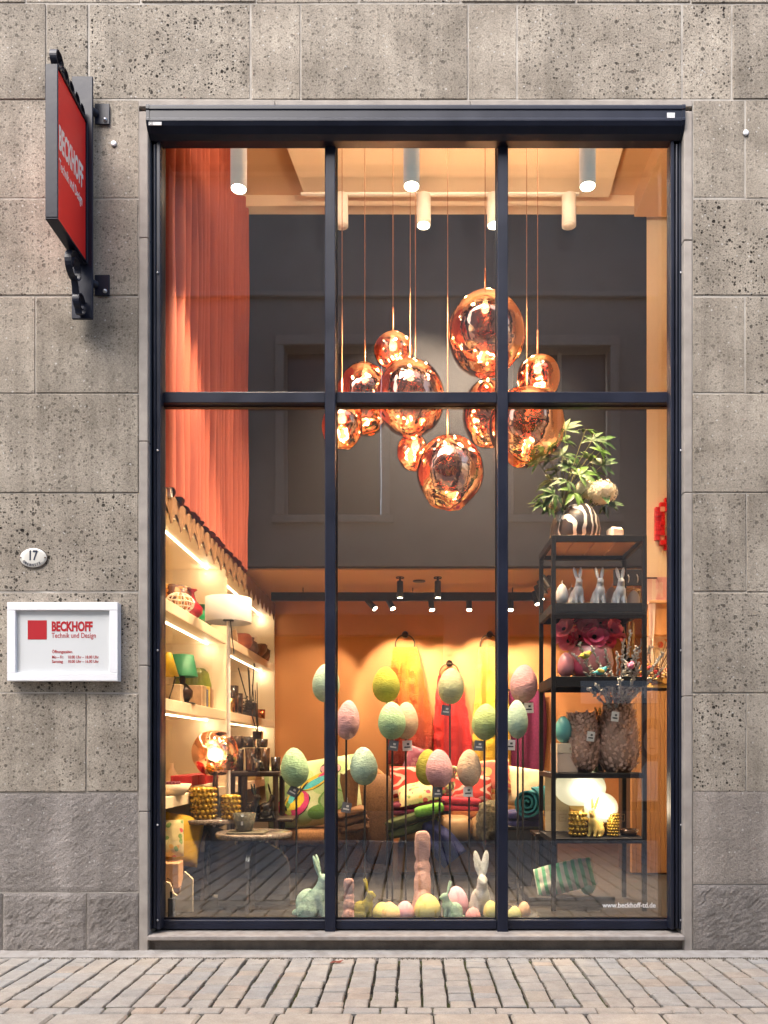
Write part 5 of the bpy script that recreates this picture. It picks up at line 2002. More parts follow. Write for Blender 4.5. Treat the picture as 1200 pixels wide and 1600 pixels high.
for px, yaw, lab in ((392, -20, 'glossy black rabbit looking sideways behind the smoky glass bowl'), (417, 10, 'glossy black rabbit standing beside the butterfly cushion')):
    p = W(px, 1262, YS - .1)
    o = link('rabbit_figurine', bk, None, (p.x, YS + .02, FLZ + .63), (0, 0, radians(yaw)))
    k = W(0, 1226, YS).z - FLZ - .63
    o.scale = (k, k, k)
    tag(o, lab, 'rabbit figurine', 'black rabbits')
M_DG1 = mat('dark_candle_glass', (.030, .018, .012), (.018, .011, .008), 5, .09, coat=.5, spec=.8)
M_DG2 = mat('bronze_candle_glass', (.13, .07, .04), (.07, .04, .022), 5, .10, metal=.5, coat=.5)
M_GOLDC = mat('gold_cup', (.55, .36, .14), (.45, .28, .1), 8, .18, metal=1)


def jar(px, pyb, wpx, hpx, Y, z, m, lab, flare=1.1, name='candle_glass', cat='candle glass', group='dark candle glasses'):
    p = W(px, pyb, Y)
    r, h = S(wpx / 2, Y), S(hpx, Y)
    o = MB().lathe([(0, 0), (r * .94, 0), (r, .008), (r * flare, h), (r * flare - .006, h), (r * .9, .03), (0, .03)], 24).build(name, m, None, (p.x, Y, z))
    return tag(o, lab, cat, group)


YJ = 1.80
for q in ((373, 1204, 15, 34, YJ, zS, M_DG1, 'tall dark candle glass at the near end of the stand, bottom row'),
          (394, 1204, 20, 36, YJ, zS, M_DG2, 'bronze candle glass in the middle of the bottom row on the stand'),
          (413, 1204, 16, 36, YJ, zS, M_DG2, 'bronze candle glass beside the middle one in the bottom row'),
          (431, 1204, 14, 22, YJ, zS, M_DG1, 'low dark candle glass at the far end of the stand, bottom row'),
          (371, 1170, 16, 20, YJ + .1, zS + S(35, YJ), M_DG2, 'bronze tumbler on top of the tall dark candle glass'),
          (389, 1168, 20, 17, YJ + .1, zS + S(37, YJ), M_DG1, 'dark tumbler on the upper row of the stand behind the rabbit'),
          (410, 1168, 16, 13, YJ, zS + S(37, YJ), M_DG1, 'small dark tumbler topping the bronze glasses')):
    jar(*q)
o = link('rabbit_figurine', bk, None, (W(401, 0, YJ - .15).x, YJ - .16, zS), (0, 0, radians(160)))
o.scale = (S(38, YJ),) * 3
tag(o, 'glossy black rabbit among the candle glasses on the stand', 'rabbit figurine', 'black rabbits')
df = thing('reed_diffuser', 'dark square reed diffuser with black reeds crowning the candle stack', 'reed diffuser', (W(401, 0, YJ + .05).x, YJ + .12, zS + S(50, YJ)))
MB().lathe([(0, 0), (.052, 0), (.056, .01), (.062, .075), (.05, .075), (.045, .02), (0, .02)], 4, M=Matrix.Rotation(radians(45), 4, 'Z'), smooth=False).build('jar', M_DG1, df)
for dx, dy, hh in ((-.14, 0, .50), (-.06, .02, .52), (-.05, -.02, .50), (-.01, 0, .54), (-.035, .03, .47)):
    MB().tube([(0, 0, .03), (dx, dy, hh)], .0045, 6).build('reed', M_STICK, df)

# ================================================================== FLOOR LAMP
YL = 1.3
p = W(357, 973, YL)
fl = thing('floor_lamp', 'tall floor lamp with an unlit white drum shade before the cream shelves', 'floor lamp', (p.x, YL, FLZ))
zs0 = p.z - FLZ
r = S(35.5, YL)
MB().lathe([(r, zs0), (r, zs0 + S(38, YL)), (r - .004, zs0 + S(38, YL)), (r - .004, zs0), (r, zs0)], 48).build('lamp_shade', mat('shade_white', (.55, .53, .53), (.52, .50, .50), 6, .85), fl)
MB().tube([(0, 0, .02), (0, 0, zs0 + .12)], .017, 12).build('stem', mat('lamp_stem', (.78, .72, .68), (.74, .68, .64), 4, .4), fl)
MB().lathe([(0, .02), (.15, .018), (.155, .010), (.155, 0)], 32).build('base', M_LAMPW, fl)
MB().lathe([(0, 0), (.05, .005), (.03, .04), (0, .05)], 16, c=(0, 0, zs0 + .01)).build('socket', M_BLACK, fl)
MB().tube([(.02, -.02, zs0 + .02), (.055, -.03, zs0 - .28)], .005, 6).build('pull_cord', M_BLACK, fl)

# ================================================================== GOODS ON THE WALL SHELVES
XF = -1.985


def on(px, X=XF):
    d = X * F / (px - CX)
    return d - DIST


def prof_vase(px, z, prof, m, lab, cat='vase', name='vase', X=XF, n=28, fn=None, k=1.0):
    o = MB().lathe([(r * k, h * k) for r, h in prof], n, fn=fn).build(name, m, None, (X, on(px, X), z))
    return tag(o, lab, cat)


M_AMB2 = print_mat('amber_mosaic', (.10, .03, .015), [(.42, .16, .03), (.08, .025, .015), (.55, .30, .08)], 26, 'cells', rough=.2, thr=.6)
M_WIRE = mat('white_wire', (.75, .68, .58), (.65, .58, .48), 10, .5)
Z2, Z3, Z4 = 2.62, 1.85, 1.085
prof_vase(272, Z2, [(0, 0), (.10, 0), (.15, .05), (.16, .14), (.14, .22), (.11, .25), (.10, .24), (.13, .13), (0, .03)], M_AMB2, 'dark amber faceted glass bowl at the near end of the upper shelf', 'bowl', 'bowl', X=-2.13, k=1.15, fn=lambda t, z: 1 + .07 * cos(9 * t))
wb_ = thing('wire_basket', 'open ball of white wire lying on the upper shelf', 'basket', (-1.985, on(281), Z2 + .085))
for i in range(7):
    a = pi * i / 7
    MB().tube([(.115 * cos(t) * cos(a), .15 * cos(t) * sin(a), .082 * sin(t)) for t in [2 * pi * j / 28 for j in range(29)]], .0042, 5, False).build('wire', M_WIRE, wb_)
for z_ in (-.04, 0, .04):
    k_ = math.sqrt(1 - (z_ / .082) ** 2)
    MB().tube([(.115 * k_ * cos(t), .15 * k_ * sin(t), z_) for t in [2 * pi * j / 28 for j in range(29)]], .0042, 5, False).build('wire', M_WIRE, wb_)
M_REDG = mat('ruby_glass', (.36, .008, .02), (.20, .006, .012), 10, .1, coat=.6)
M_GRNG = mat('green_glass', (.01, .26, .10), (.008, .16, .07), 10, .1, coat=.6)
prof_vase(298, Z2, [(0, 0), (.06, 0), (.105, .05), (.105, .10), (.05, .16), (.032, .20), (.032, .235), (.06, .26), (.05, .262), (.02, .22), (0, .05)], M_REDG, 'ruby red bottle vase with a flared neck on the upper shelf', X=-1.98)
prof_vase(319, Z2, [(0, 0), (.06, 0), (.10, .06), (.085, .12), (.04, .15), (.04, .17), (.075, .195), (.06, .197), (.03, .16), (0, .05)], M_GRNG, 'small green glass vase with a wide lip next to the floor lamp shade', X=-1.97)
fm = thing('framed_photo', 'small pale photo frame standing in the second bay of the upper shelf', 'photo frame', (-1.99, on(367, -1.99), Z2))
MB().box(-.006, .006, -.09, .09, 0, .17, .003).build('frame', mat('beige_frame', (.52, .38, .28), (.46, .33, .24), 10, .5), fm, rot=(0, radians(-6), .6))
MB().box(.0065, .0075, -.07, .07, .02, .15).build('picture', mat('frame_print', (.6, .52, .46), (.4, .32, .28), 25, .5), fm, rot=(0, radians(-6), .6))
prof_vase(379, Z2, [(0, 0), (.07, 0), (.115, .08), (.11, .14), (.08, .18), (.07, .17), (0, .05)], mat('terracotta', (.46, .14, .06), (.38, .11, .05), 12, .6), 'round terracotta pot in the second bay of the upper shelf', 'pot', 'pot', X=-1.98)
for px, k_, lab in ((391, .20, 'brown jug in the second bay of the upper shelf'), (398, .15, 'low grey brown dish beside the jug on the upper shelf'), (406, .13, 'grey brown bowl near the end of the upper shelf'), (409, .22, 'slim brown bottle at the end of the upper shelf')):
    prof_vase(px, Z2, [(0, 0), (.4, 0), (.5, .25), (.42, .7), (.22, .82), (.26, 1.0), (.2, 1.0), (0, .2)] if k_ > .16 else [(0, 0), (.6, 0), (1.0, .5), (1.05, .95), (.95, .95), (0, .2)],
              mat('umber_%d' % px, (.17 + px % 5 * .02, .10, .07), (.10, .07, .05), 14, .4), lab, 'jug' if k_ > .18 else 'bowl', 'jug' if k_ > .18 else 'bowl', X=-1.98, k=k_)
# third shelf
yl = thing('yellow_lamp', 'small yellow cone lamp at the near end of the middle shelf', 'lamp', (-2.05, on(262, -2.05) + .02, Z3))
MB().lathe([(.02, .42), (.03, .41), (.085, .22), (.08, .22), (.02, .40)], 20).build('lamp_shade', mat('lamp_yellow', (.62, .42, .02), (.55, .36, .02), 6, .4), yl)
MB().tube([(0, 0, .01), (.06, 0, .20), (.0, 0, .33)], .006, 6).build('stem', M_BLACK, yl)
MB().lathe([(0, .012), (.06, .01), (.062, 0)], 18).build('base', M_BLACK, yl)
gl_ = thing('green_lamp', 'small table lamp with an emerald green shade and dark round foot', 'table lamp', (-1.99, on(285, -1.99), Z3))
MB().lathe([(.13, .235), (.095, .42), (.092, .42), (.127, .235), (.13, .235)], 32).build('lamp_shade', mat('emerald_shade', (.012, .17, .07), (.01, .13, .055), 12, .6), gl_)
MB().lathe([(0, .012), (.05, .012), (.085, .06), (.09, .11), (.05, .16), (.022, .18), (.03, .205), (.018, .24)], 24).build('foot', mat('umber_foot', (.05, .025, .018), (.03, .016, .012), 10, .25), gl_)
MB().lathe([(0, .012), (.10, .011), (.11, 0)], 24).build('base', M_BLACK, gl_)
prof_vase(302, Z3, [(0, 0), (.14, 0), (.19, .08), (.20, .25), (.17, .38), (.12, .43), (.10, .42), (.15, .25), (0, .05)], mat('olive_ribbed', (.17, .20, .03), (.11, .135, .02), 5, .25, coat=.4), 'big olive green ribbed vase behind the emerald lamp', X=-2.24, n=72, fn=lambda t, z: 1 + .035 * cos(24 * t))
bkc = [(.56, .36, .22), (.40, .28, .16), (.52, .42, .26), (.14, .16, .24), (.60, .44, .10), (.26, .14, .09), (.44, .30, .20)]
rb_ = random.Random(5)
yb0 = on(301, -2.0)
for i in range(7):
    o = MB().box(-.085, .085, -.024, .024, 0, rb_.uniform(.165, .20), .003).build('book', mat('book_%d' % i, bkc[i], tuple(c * .7 for c in bkc[i]), 18, .5), None, (-2.0, yb0 + i * .067, Z3), (0, 0, rb_.uniform(-.06, .06)))
    tag(o, ['pink tan book beside the emerald lamp, first of the row', 'brown tan book second in the row by the emerald lamp', 'pale gold book in the middle of the row on the middle shelf', 'dark blue book in the row on the middle shelf',
            'yellow book near the end of the row on the middle shelf', 'dark brown book last but one in the row', 'light brown book at the end of the row next to the divider'][i], 'book', 'books in a row on the middle shelf')
o = MB().box(-.10, .10, -.13, .13, 0, .16, .01).build('storage_box', mat('cream_marble', (.60, .48, .34), (.45, .34, .2), 9, .4), None, (-2.06, on(272, -2.06), Z3))
tag(o, 'cream marbled box at the near end of the middle shelf', 'box')
# second bay of the middle shelf
for px, X, k_, h_, m, lab in ((361, -1.98, .075, .30, M_DG1, 'tall black canister in the second bay beside the floor lamp'), (369, -1.97, .07, .23, M_DG1, 'dark canister in front of the tall one in the second bay'),
                              (358, -1.95, .06, .15, M_GOLDC, 'gold cup in front of the black canisters'), (406, -1.96, .065, .12, mat('copper_cup', (.50, .17, .06), (.4, .12, .04), 8, .25, metal=.8), 'copper cup at the end of the middle shelf')):
    o = MB().lathe([(0, 0), (k_, 0), (k_ * 1.08, h_), (k_ * .95, h_), (k_ * .8, .03), (0, .03)], 22).build('canister', m, None, (X, on(px, X), Z3))
    tag(o, lab, 'canister' if 'can' in lab else 'cup')
d2 = thing('reed_diffuser', 'dark reed diffuser with long black reeds on the middle shelf', 'reed diffuser', (-1.97, on(392, -1.97), Z3))
MB().lathe([(0, 0), (.075, 0), (.08, .02), (.075, .17), (.05, .18), (.04, .17), (0, .05)], 18).build('jar', M_DG1, d2)
for dx, hh in ((-.22, .58), (-.05, .60), (-.035, .57), (.06, .66)):
    MB().tube([(0, 0, .05), (dx * .5, dx * .9, hh)], .008, 6).build('reed', M_STICK, d2)
pl_ = thing('twig_plant', 'small dark twiggy plant around the foot of the reed diffuser', 'plant', (-1.96, on(386, -1.96), Z3))
r2 = random.Random(9)
MB().lathe([(0, 0), (.06, 0), (.075, .08), (.06, .08), (0, .03)], 16).build('pot', M_DG1, pl_)
for i in range(12):
    a, l = r2.uniform(0, 6.28), r2.uniform(.10, .24)
    e = Vector((cos(a) * l * .5, sin(a) * l, .08 + r2.uniform(.02, .16)))
    tw = MB().tube([(0, 0, .06), e * .6 + Vector((0, 0, .03)), e], [.004, .003, .002], 5)
    for q in range(3):
        pp = e * (.55 + .2 * q)
        tw.ellip((pp.x, pp.y, pp.z + .01), (.018, .024, .008), 6, 4)
    tw.build('twig', mat('twig_dark', (.06, .05, .03), (.03, .025, .018), 20, .7), pl_)
# bottom shelf
bobble_vase(270, 1225, 22, 20, on(270, -1.98), Z4, 'plum red bobble glass bowl on the lowest shelf', M_PLUMG)
o = MB().lathe([(0, 0), (.10, 0), (.16, .09), (.15, .09), (.09, .015), (0, .015)], 24).build('bowl', M_CREAM, None, (-1.96, on(263, -1.96) + .08, Z4))
tag(o, 'shallow cream bowl before the plum glass on the lowest shelf', 'bowl')
o = MB().box(-.10, .10, -.40, .40, 0, .055, .004).build('storage_box', M_CREAM, None, (-1.99, on(306, -1.99), Z4))
tag(o, 'long low cream box under the row of red boxes', 'box')
for i in range(4):
    o = MB().box(-.09, .09, -.115, .115, 0, .09, .004).build('red_box', mat('red_card', (.42, .015, .02), (.36, .012, .016), 6, .5), None, (-1.99, on(306, -1.99) - .36 + i * .24, Z4 + .055))
    tag(o, ('red cardboard box first in the row, nearest the plum glass', 'red cardboard box second in the row from the plum glass', 'red cardboard box third in the row from the plum glass', 'red cardboard box last in the row, nearest the shelf divider')[i], 'box', 'red boxes in a row on the lowest shelf')
o = MB().box(-.10, .10, -.2, .2, 0, .09, .004).build('storage_box', mat('gold_box', (.52, .38, .12), (.45, .32, .1), 8, .4), None, (-1.99, on(392, -1.99), Z4))
tag(o, 'ochre box on the lowest shelf under the black stand', 'box')
o = MB().lathe([(0, 0), (.08, 0), (.09, .05), (.05, .14), (.02, .2), (.02, .24), (0, .24)], 18).build('bottle', M_PEACH, None, (-2.3, on(263, -2.3) + .1, Z4))
tag(o, 'pale peach bottle at the back of the lowest shelf', 'bottle')
# by the window foot, near end
o = pillow(.34, .42, .12, mat('mustard_cloth', (.60, .38, .03), (.50, .30, .02), 12, .8, bump=.2), 'mustard yellow cushion leaning on the shelves near the window', W(283, 1312, 1.0), (radians(-10), radians(12), .5))
o = pillow(.24, .30, .12, P_FLO, 'cream flowered cushion in front of the mustard cushion', W(263, 1310, .8), (radians(-10), 0, .3))
ob_ = MB().box(-.08, .08, -.1, .1, 0, .20, .006).build('storage_box', mat('apricot_card', (.62, .36, .20), (.56, .32, .17), 5, .6), None, W(267, 1383, .75), (0, 0, .1))
ob_.location.z = W(0, 1385, .75).z
tag(ob_, 'small apricot box low beside the window frame', 'box')
cb = thing('bag_stand', 'stack of boxes beneath the apricot box', 'box', (W(267, 0, .75).x, .80, FLZ))
MB().box(-.10, .10, -.12, .12, 0, (ob_.location.z - FLZ) / 2 - .001, .004).build('lower_box', M_CREAM, cb)
MB().box(-.09, .09, -.11, .11, (ob_.location.z - FLZ) / 2, ob_.location.z - FLZ - .001, .004).build('upper_box', mat('box_brown', (.30, .18, .10), (.25, .14, .08), 6, .6), cb)
wv = [(-.12, 0), (.12, 0), (.12, .30), (.09, .33), (.055, .36), (.02, .20), (0, .17), (-.03, .19), (-.06, .27), (-.09, .28), (-.12, .24)]
o = MB().prism(wv, -.012, .012).build('wavy_board', mat('cream_board', (.74, .64, .48), (.70, .60, .44), 5, .5), None, (W(276, 0, .55).x, .58, PLZ))
tag(o, 'small cream board with a wavy top standing on the ledge', 'board')
sk = thing('power_adapter', 'dark power adapter with its cable on the ledge by the frame', 'power adapter', W(267, 1437, .36))
MB().box(-.018, .03, -.02, .02, 0, S(34, .36), .004).build('housing', mat('adapter_grey', (.04, .045, .05), (.03, .034, .04), 5, .5), sk)
MB().box(-.006, .010, -.008, .008, S(34, .36), S(44, .36), .002).build('plug', M_BLACK, sk)
MB().tube([(0, 0, S(44, .36)), (.012, 0, S(55, .36)), (0, 0, S(62, .36)), (-.04, .03, S(64, .36))], .003, 6).build('cable', M_BLACK, sk)

# ================================================================== TALL METAL SHELF UNIT
YF, YB = .60, 1.24
rack = thing('shelf_unit', 'tall black metal shelf unit of open cubes with goods and flowers', 'shelf', (W(936, 0, YF).x, YF, FLZ))
ro = rack.location.copy()
RX = lambda px, Y=YF: W(px, 0, Y).x - ro.x
RZ = lambda py, Y=YF: W(0, py, Y).z - ro.z
xa, xb = RX(862), RX(1011)
dz = YB - YF
tk = .034
M_RACK = mat('rack_black', (.012, .012, .016), (.008, .008, .011), 8, .55, spec=.3)
M_PLANK = mat('copper_plank', (.52, .27, .15), (.44, .22, .12), 6, .3, metal=.25, stretch=(1, 6, 1))
levels = [(836, 846), (942, 956), (1057, 1073), (1208, 1216), (1310, 1318)]
zs = [(RZ(b), RZ(a)) for a, b in levels]
for x in (xa, xb - tk):
    for y in (0, dz - tk):
        MB().box(x, x + tk, y, y + tk, 0, zs[0][1] - .001, .002).build('post', M_RACK, rack)
for i, (z0, z1) in enumerate(zs):
    MB().box(xa + tk + .001, xb - tk - .001, -.001, tk - .002, z0, z1, .002).build('front_rail', M_RACK, rack)
    MB().box(xa + tk + .001, xb - tk - .001, dz - tk, dz + .001, z0, z1, .002).build('back_rail', M_RACK, rack)
    for x in (xa, xb - tk):
        MB().box(x + .001, x + tk - .001, tk + .001, dz - tk - .001, z0, z1, .002).build('side_rail', M_RACK, rack)
    n = 4
    wpl = (xb - xa - 2 * tk) / n
    for k in range(n):
        MB().box(xa + tk + wpl * k + .004, xa + tk + wpl * (k + 1) - .004, tk + .002, dz - tk - .002, z1 - .018, z1 - .003, .002).build('shelf_plank', M_PLANK if i == 0 else M_RACK, rack)
MB().box(xa + tk, xb - tk, -.0, tk - .004, RZ(966), RZ(957), .002).build('front_rail', M_RACK, rack)
# pale printed board closing the lowest cube at the back
M_BOARD = mat('birch_board', (.70, .55, .36), (.64, .49, .31), 3, .55, stretch=(1, 1, 12))
bd = MB().box(xa + tk + .01, xb - tk - .16, dz - .07, dz - .055, zs[4][1] + .001, zs[3][0] - .002).build('back_board', M_BOARD, rack)
for px in (880, 972):
    q = W(px, 1278, YB - .1)
    x, z = q.x - ro.x, q.z - ro.z
    for a, b, c, d in ((-.03, .03, .028, .031), (-.03, .03, -.031, -.028), (-.031, -.028, -.031, .031), (.028, .031, -.031, .031), (-.012, .012, .0, .003)):
        MB().box(x + a, x + b, dz - .0715, dz - .0705, z + c, z + d).build('board_print', mat('print_brown', (.40, .27, .15), (.36, .24, .13), 5, .6), bd)
RW = [ro.z + z1 for z0, z1 in zs]

# ---- on top: striped vase, leaves, hydrangeas, candle
M_MARBV = print_mat('striped_glass', (.035, .032, .04), [(.66, .64, .64), (.74, .72, .72)], 5.2, 'stripes', rough=.08, thr=.72)
vz = thing('striped_vase', 'fat glass vase with white and dark swirls on top of the shelf unit', 'vase', (W(905, 0, .86).x, .86, RW[0]))
MB().lathe([(0, 0), (.135, 0), (.165, .04), (.175, .11), (.155, .20), (.115, .27), (.095, .30), (.088, .30), (.14, .18), (.15, .05), (0, .02)], 40).build('vase_body', M_MARBV, vz, rot=(0, 0, .6))
cv = thing('clear_vase', 'clear grey glass vase with leafy stems behind the striped vase', 'vase', (W(879, 0, 1.0).x, 1.0, RW[0]))
MB().lathe([(0, 0), (.09, 0), (.11, .05), (.105, .16), (.075, .27), (.07, .29), (.064, .29), (.1, .15), (.1, .03), (0, .02)], 32).build('vase_body', mat('grey_glass', (.55, .55, .55), (.48, .48, .48), 4, .05, trans=.8, spec=.7), cv)
o = MB().box(-.062, .062, -.05, .05, 0, .112, .022).build('candle', mat('wax_white', (.80, .76, .72), (.76, .72, .68), 5, .45, sss=.3), None, (W(961, 0, .8).x, .80, RW[0]), (0, 0, .25))
tag(o, 'square white candle with rounded edges on top of the shelf unit', 'candle')

M_LEAF = mat('leaf_green', (.042, .115, .02), (.016, .05, .011), 9, .55, spec=.5, bump=.15)
M_LEAFP = mat('leaf_pale', (.11, .22, .04), (.055, .13, .024), 9, .45, spec=.5, bump=.15)
M_STEMG = mat('stem_green', (.16, .17, .05), (.1, .11, .03), 9, .6)


def palmate(seed, n=7, L=.15):
    """one hand-shaped leaf: folded lance-shaped leaflets fanning from a point"""
    rr = random.Random(seed)
    mb = MB()
    for i in range(n):
        a = radians(-105 + 210 * i / (n - 1)) + rr.uniform(-.1, .1)
        l = L * (1 - .28 * abs(i - (n - 1) / 2) / ((n - 1) / 2)) * rr.uniform(.85, 1.1)
        w_ = l * rr.uniform(.13, .17)
        dr = Vector((sin(a), cos(a), 0))
        sd_ = Vector((cos(a), -sin(a), 0))
        up = Vector((0, 0, 1))
        lift = rr.uniform(-.15, .25)
        pts = []
        for t, ww in ((.02, .06), (.22, .7), (.48, 1.0), (.76, .62), (1.0, .03)):
            c = dr * (l * t) + up * (l * (lift * t - .35 * t * t))
            pts.append((c - sd_ * (w_ * ww) + up * (w_ * ww * .45), c, c + sd_ * (w_ * ww) + up * (w_ * ww * .45)))
        vs_ = [p for q in pts for p in q]
        fs_ = []
        for k in range(4):
            for s_ in (0, 1):
                fs_.append((k * 3 + s_, k * 3 + s_ + 1, k * 3 + s_ + 4, k * 3 + s_ + 3))
        mb.add(vs_, fs_, True)
    return mb


lm = [palmate(s_, 7 if s_ % 2 else 6).mesh('leaf', M_LEAF if s_ % 3 else M_LEAFP) for s_ in range(6)]
plant = thing('leafy_branches', 'tall leafy green branches standing in the clear vase on the shelf unit', 'plant', cv.location)
po = plant.location.copy()
r3 = random.Random(11)
tips = [(868, 690, .95), (884, 672, 1.02), (858, 716, .92), (842, 722, .86), (872, 736, .98), (890, 730, .9), (905, 742, .88), (886, 752, .85), (862, 752, 1.0), (852, 772, .9), (845, 788, .86), (866, 772, .8),
        (915, 672, 1.0), (925, 688, .96), (940, 690, 1.02), (938, 706, .92), (930, 740, .98), (940, 728, 1.0), (926, 758, .86), (900, 724, 1.05), (878, 712, .88), (918, 716, 1.1), (936, 752, 1.0), (944, 790, .92), (897, 770, .82), (856, 792, .95), (882, 690, 1.1)]
hub = [Vector((.0, 0, .30)), Vector((.06, 0, .50)), Vector((-.02, .0, .45))]
for i, (px, py, Y) in enumerate(tips):
    e = W(px, py, Y) - po
    base = Vector((r3.uniform(-.03, .03), r3.uniform(-.03, .03), .05))
    mid = Vector((e.x * .28 + r3.uniform(-.02, .02), e.y * .3, .22 + e.z * .42))
    MB().tube([base, Vector((base.x * 1.5, base.y, .27)), mid, e], [.005, .0045, .0035, .0022], 5).build('stem', M_STEMG, plant)
    d = (e - mid).normalized()
    # leaf plane faces partly up, partly to the street
    z_ax = Vector((r3.uniform(-.5, .5), -r3.uniform(.45, 1.0), r3.uniform(.25, .9))).normalized()
    y_ax = (d - z_ax * d.dot(z_ax)).normalized()
    x_ax = y_ax.cross(z_ax)
    Mx = Matrix((x_ax, y_ax, z_ax)).transposed()
    o = link('leaf', lm[i % 6], plant, e, Mx.to_euler())
    s_ = r3.uniform(.9, 1.2)
    o.scale = (s_, s_, s_)


def floret_ball(r, n, seed, m):
    """hydrangea head: many four-petalled florets on a dome"""
    rr = random.Random(seed)
    mb = MB().ellip((0, 0, 0), (r * .86, r * .86, r * .74), 14, 10)
    for i in range(n):
        z = 1 - 1.75 * (i + .5) / n
        a = i * 2.39996
        q = math.sqrt(max(0, 1 - z * z))
        d = Vector((q * cos(a), q * sin(a), z * .85)).normalized()
        c = Vector((d.x * r, d.y * r, d.z * r * .88)) * rr.uniform(.94, 1.06)
        u = d.orthogonal().normalized()
        w_ = d.cross(u)
        t0 = rr.uniform(0, 1.5)
        s_ = r * .17
        for k in range(4):
            b = t0 + k * pi / 2
            p1 = c + (u * cos(b) + w_ * sin(b)) * s_ + d * s_ * rr.uniform(-.1, .35)
            p0 = c + (u * cos(b - .6) + w_ * sin(b - .6)) * s_ * .7
            p2 = c + (u * cos(b + .6) + w_ * sin(b + .6)) * s_ * .7
            mb.add([c, p0, p1, p2], [(0, 1, 2, 3)])
    return mb.build('florets', m, None)


M_HYD = mat('hydrangea', (.66, .60, .44), (.52, .50, .32), 40, .8, sss=.1)
M_HYD2 = mat('hydrangea_pale', (.70, .62, .50), (.60, .53, .40), 40, .8)
for px, py, Y, r, m, lab in ((941, 771, .84, .118, M_HYD2, 'round cream hydrangea head leaning out over the candle'),
                             (915, 766, .94, .095, M_HYD, 'greenish cream hydrangea head above the striped vase'),
                             (872, 790, 1.0, .07, M_HYD, 'small cream bloom at the rim of the clear vase')):
    c = W(px, py, Y)
    t = thing('hydrangea', lab, 'flower', c, 0, 'cream hydrangea heads on the shelf unit')
    h_ = floret_ball(r, 120, px, m)
    h_.parent = t
    h_['kind'] = 'stuff'
    vb = Vector((vz.location.x if px > 880 else cv.location.x, vz.location.y if px > 880 else cv.location.y, RW[0] + .12)) - c
    MB().tube([(0, 0, -r * .5), vb * .5 + Vector((0, 0, .03)), vb], .005, 6).build('stem', M_STEMG, t)
    for k in range(3):
        a = k * 2.1 + px
        e = Vector((cos(a) * r * 1.1, sin(a) * r * .8 - .03, -r * .75))
        lf = MB()
        n_ = Vector((0, 0, 1))
        s_ = Vector((-sin(a), cos(a), 0)) * r * .42
        lf.add([Vector((0, 0, -r * .7)), e * .55 - s_ + n_ * .02, e * .55, e * .55 + s_ + n_ * .02, e * 1.25 - n_ * .03], [(0, 1, 2), (0, 2, 3), (1, 4, 2), (2, 4, 3)], True)
        lf.build('leaf', M_LEAF, t)

# ---- second cube: three white rabbits and egg candles
M_PORC = mat('porcelain', (.74, .74, .77), (.66, .66, .70), 6, .4, coat=.2, sss=.15)
pb = bunny_mesh('rabbit_porcelain', M_PORC, detail=.014, ears=1.05)
for px, lab in ((903, 'white porcelain rabbit next to the white egg candle'), (937, 'white porcelain rabbit in the middle of the three on the shelf'), (969.5, 'white porcelain rabbit nearest the shelf post and basket')):
    p = W(px, 0, .75)
    o = link('rabbit_figurine', pb, None, (p.x, .76, RW[1]), (0, 0, radians(-90 + rnd.uniform(-6, 6))))
    k = S(61, .74)
    o.scale = (k, k * 1.06, k)
    tag(o, lab, 'rabbit figurine', 'white porcelain rabbits')
M_EGGW = mat('egg_wax_white', (.78, .77, .78), (.72, .71, .73), 6, .5, sss=.2)
M_EGGT = mat('egg_wax_taupe', (.42, .34, .32), (.36, .29, .27), 6, .5)
for px, Y, w, h, m, lab in ((878, .72, 20, 34, M_EGGW, 'white egg candle with a wick beside the first porcelain rabbit'), (893, .95, 20, 37, M_EGGT, 'taupe egg candle behind the first porcelain rabbit'),
                            (956, .98, 24, 38, M_EGGT, 'taupe egg candle behind the middle porcelain rabbit'), (990, .9, 20, 30, M_EGGT, 'taupe egg candle behind the last porcelain rabbit')):
    t = thing('egg_candle', lab, 'candle', (W(px, 0, Y).x, Y, RW[1]), 0, 'egg candles')
    egg_mb(S(w, Y), S(h, Y), 28, 18).build('wax', m, t)
    MB().tube([(0, 0, S(h, Y) - .004), (.004, 0, S(h, Y) + .03)], .0022, 5).build('wick', M_TAGW, t)
bsk = thing('rattan_basket', 'gold wire basket behind the porcelain rabbits near the post', 'basket', (W(983, 0, 1.12).x, 1.12, RW[1]))
M_GOLDW = mat('gold_wire', (.60, .42, .18), (.5, .34, .13), 10, .3, metal=.8)
for i in range(16):
    a = 2 * pi * i / 16
    MB().tube([(.085 * cos(a), .07 * sin(a), 0), (.10 * cos(a), .08 * sin(a), .10), (.09 * cos(a + .2), .075 * sin(a + .2), .20)], .0045, 5).build('wire', M_GOLDW, bsk)
for z_ in (.005, .2):
    MB().tube([(.09 * cos(t), .075 * sin(t), z_) for t in [2 * pi * j / 28 for j in range(29)]], .006, 6, False).build('hoop', M_GOLDW, bsk)

# ---- third cube: anemones in a pink vase, pink eggs
M_PVASE = mat('rose_vase', (.58, .24, .27), (.52, .20, .23), 5, .3, coat=.3)
va_ = thing('pink_vase', 'matt pink vase filled with anemones in the middle of the shelf unit', 'vase', (W(922, 0, .86).x, .86, RW[2]))
zt_ = W(0, 1008, .86).z - RW[2]
MB().lathe([(0, 0), (.11, 0), (.17, .06), (.19, .13), (.17, zt_ - .03), (.13, zt_), (.12, zt_), (.15, .1), (0, .03)], 40).build('vase_body', M_PVASE, va_)
M_PET = mat('anemone_pink', (.90, .15, .29), (.80, .07, .18), 14, .6, sss=.1)
M_PET2 = mat('anemone_rose', (.88, .30, .37), (.80, .16, .25), 14, .6, sss=.1)
M_EYE = mat('anemone_eye', (.02, .012, .02), (.012, .008, .012), 20, .8)


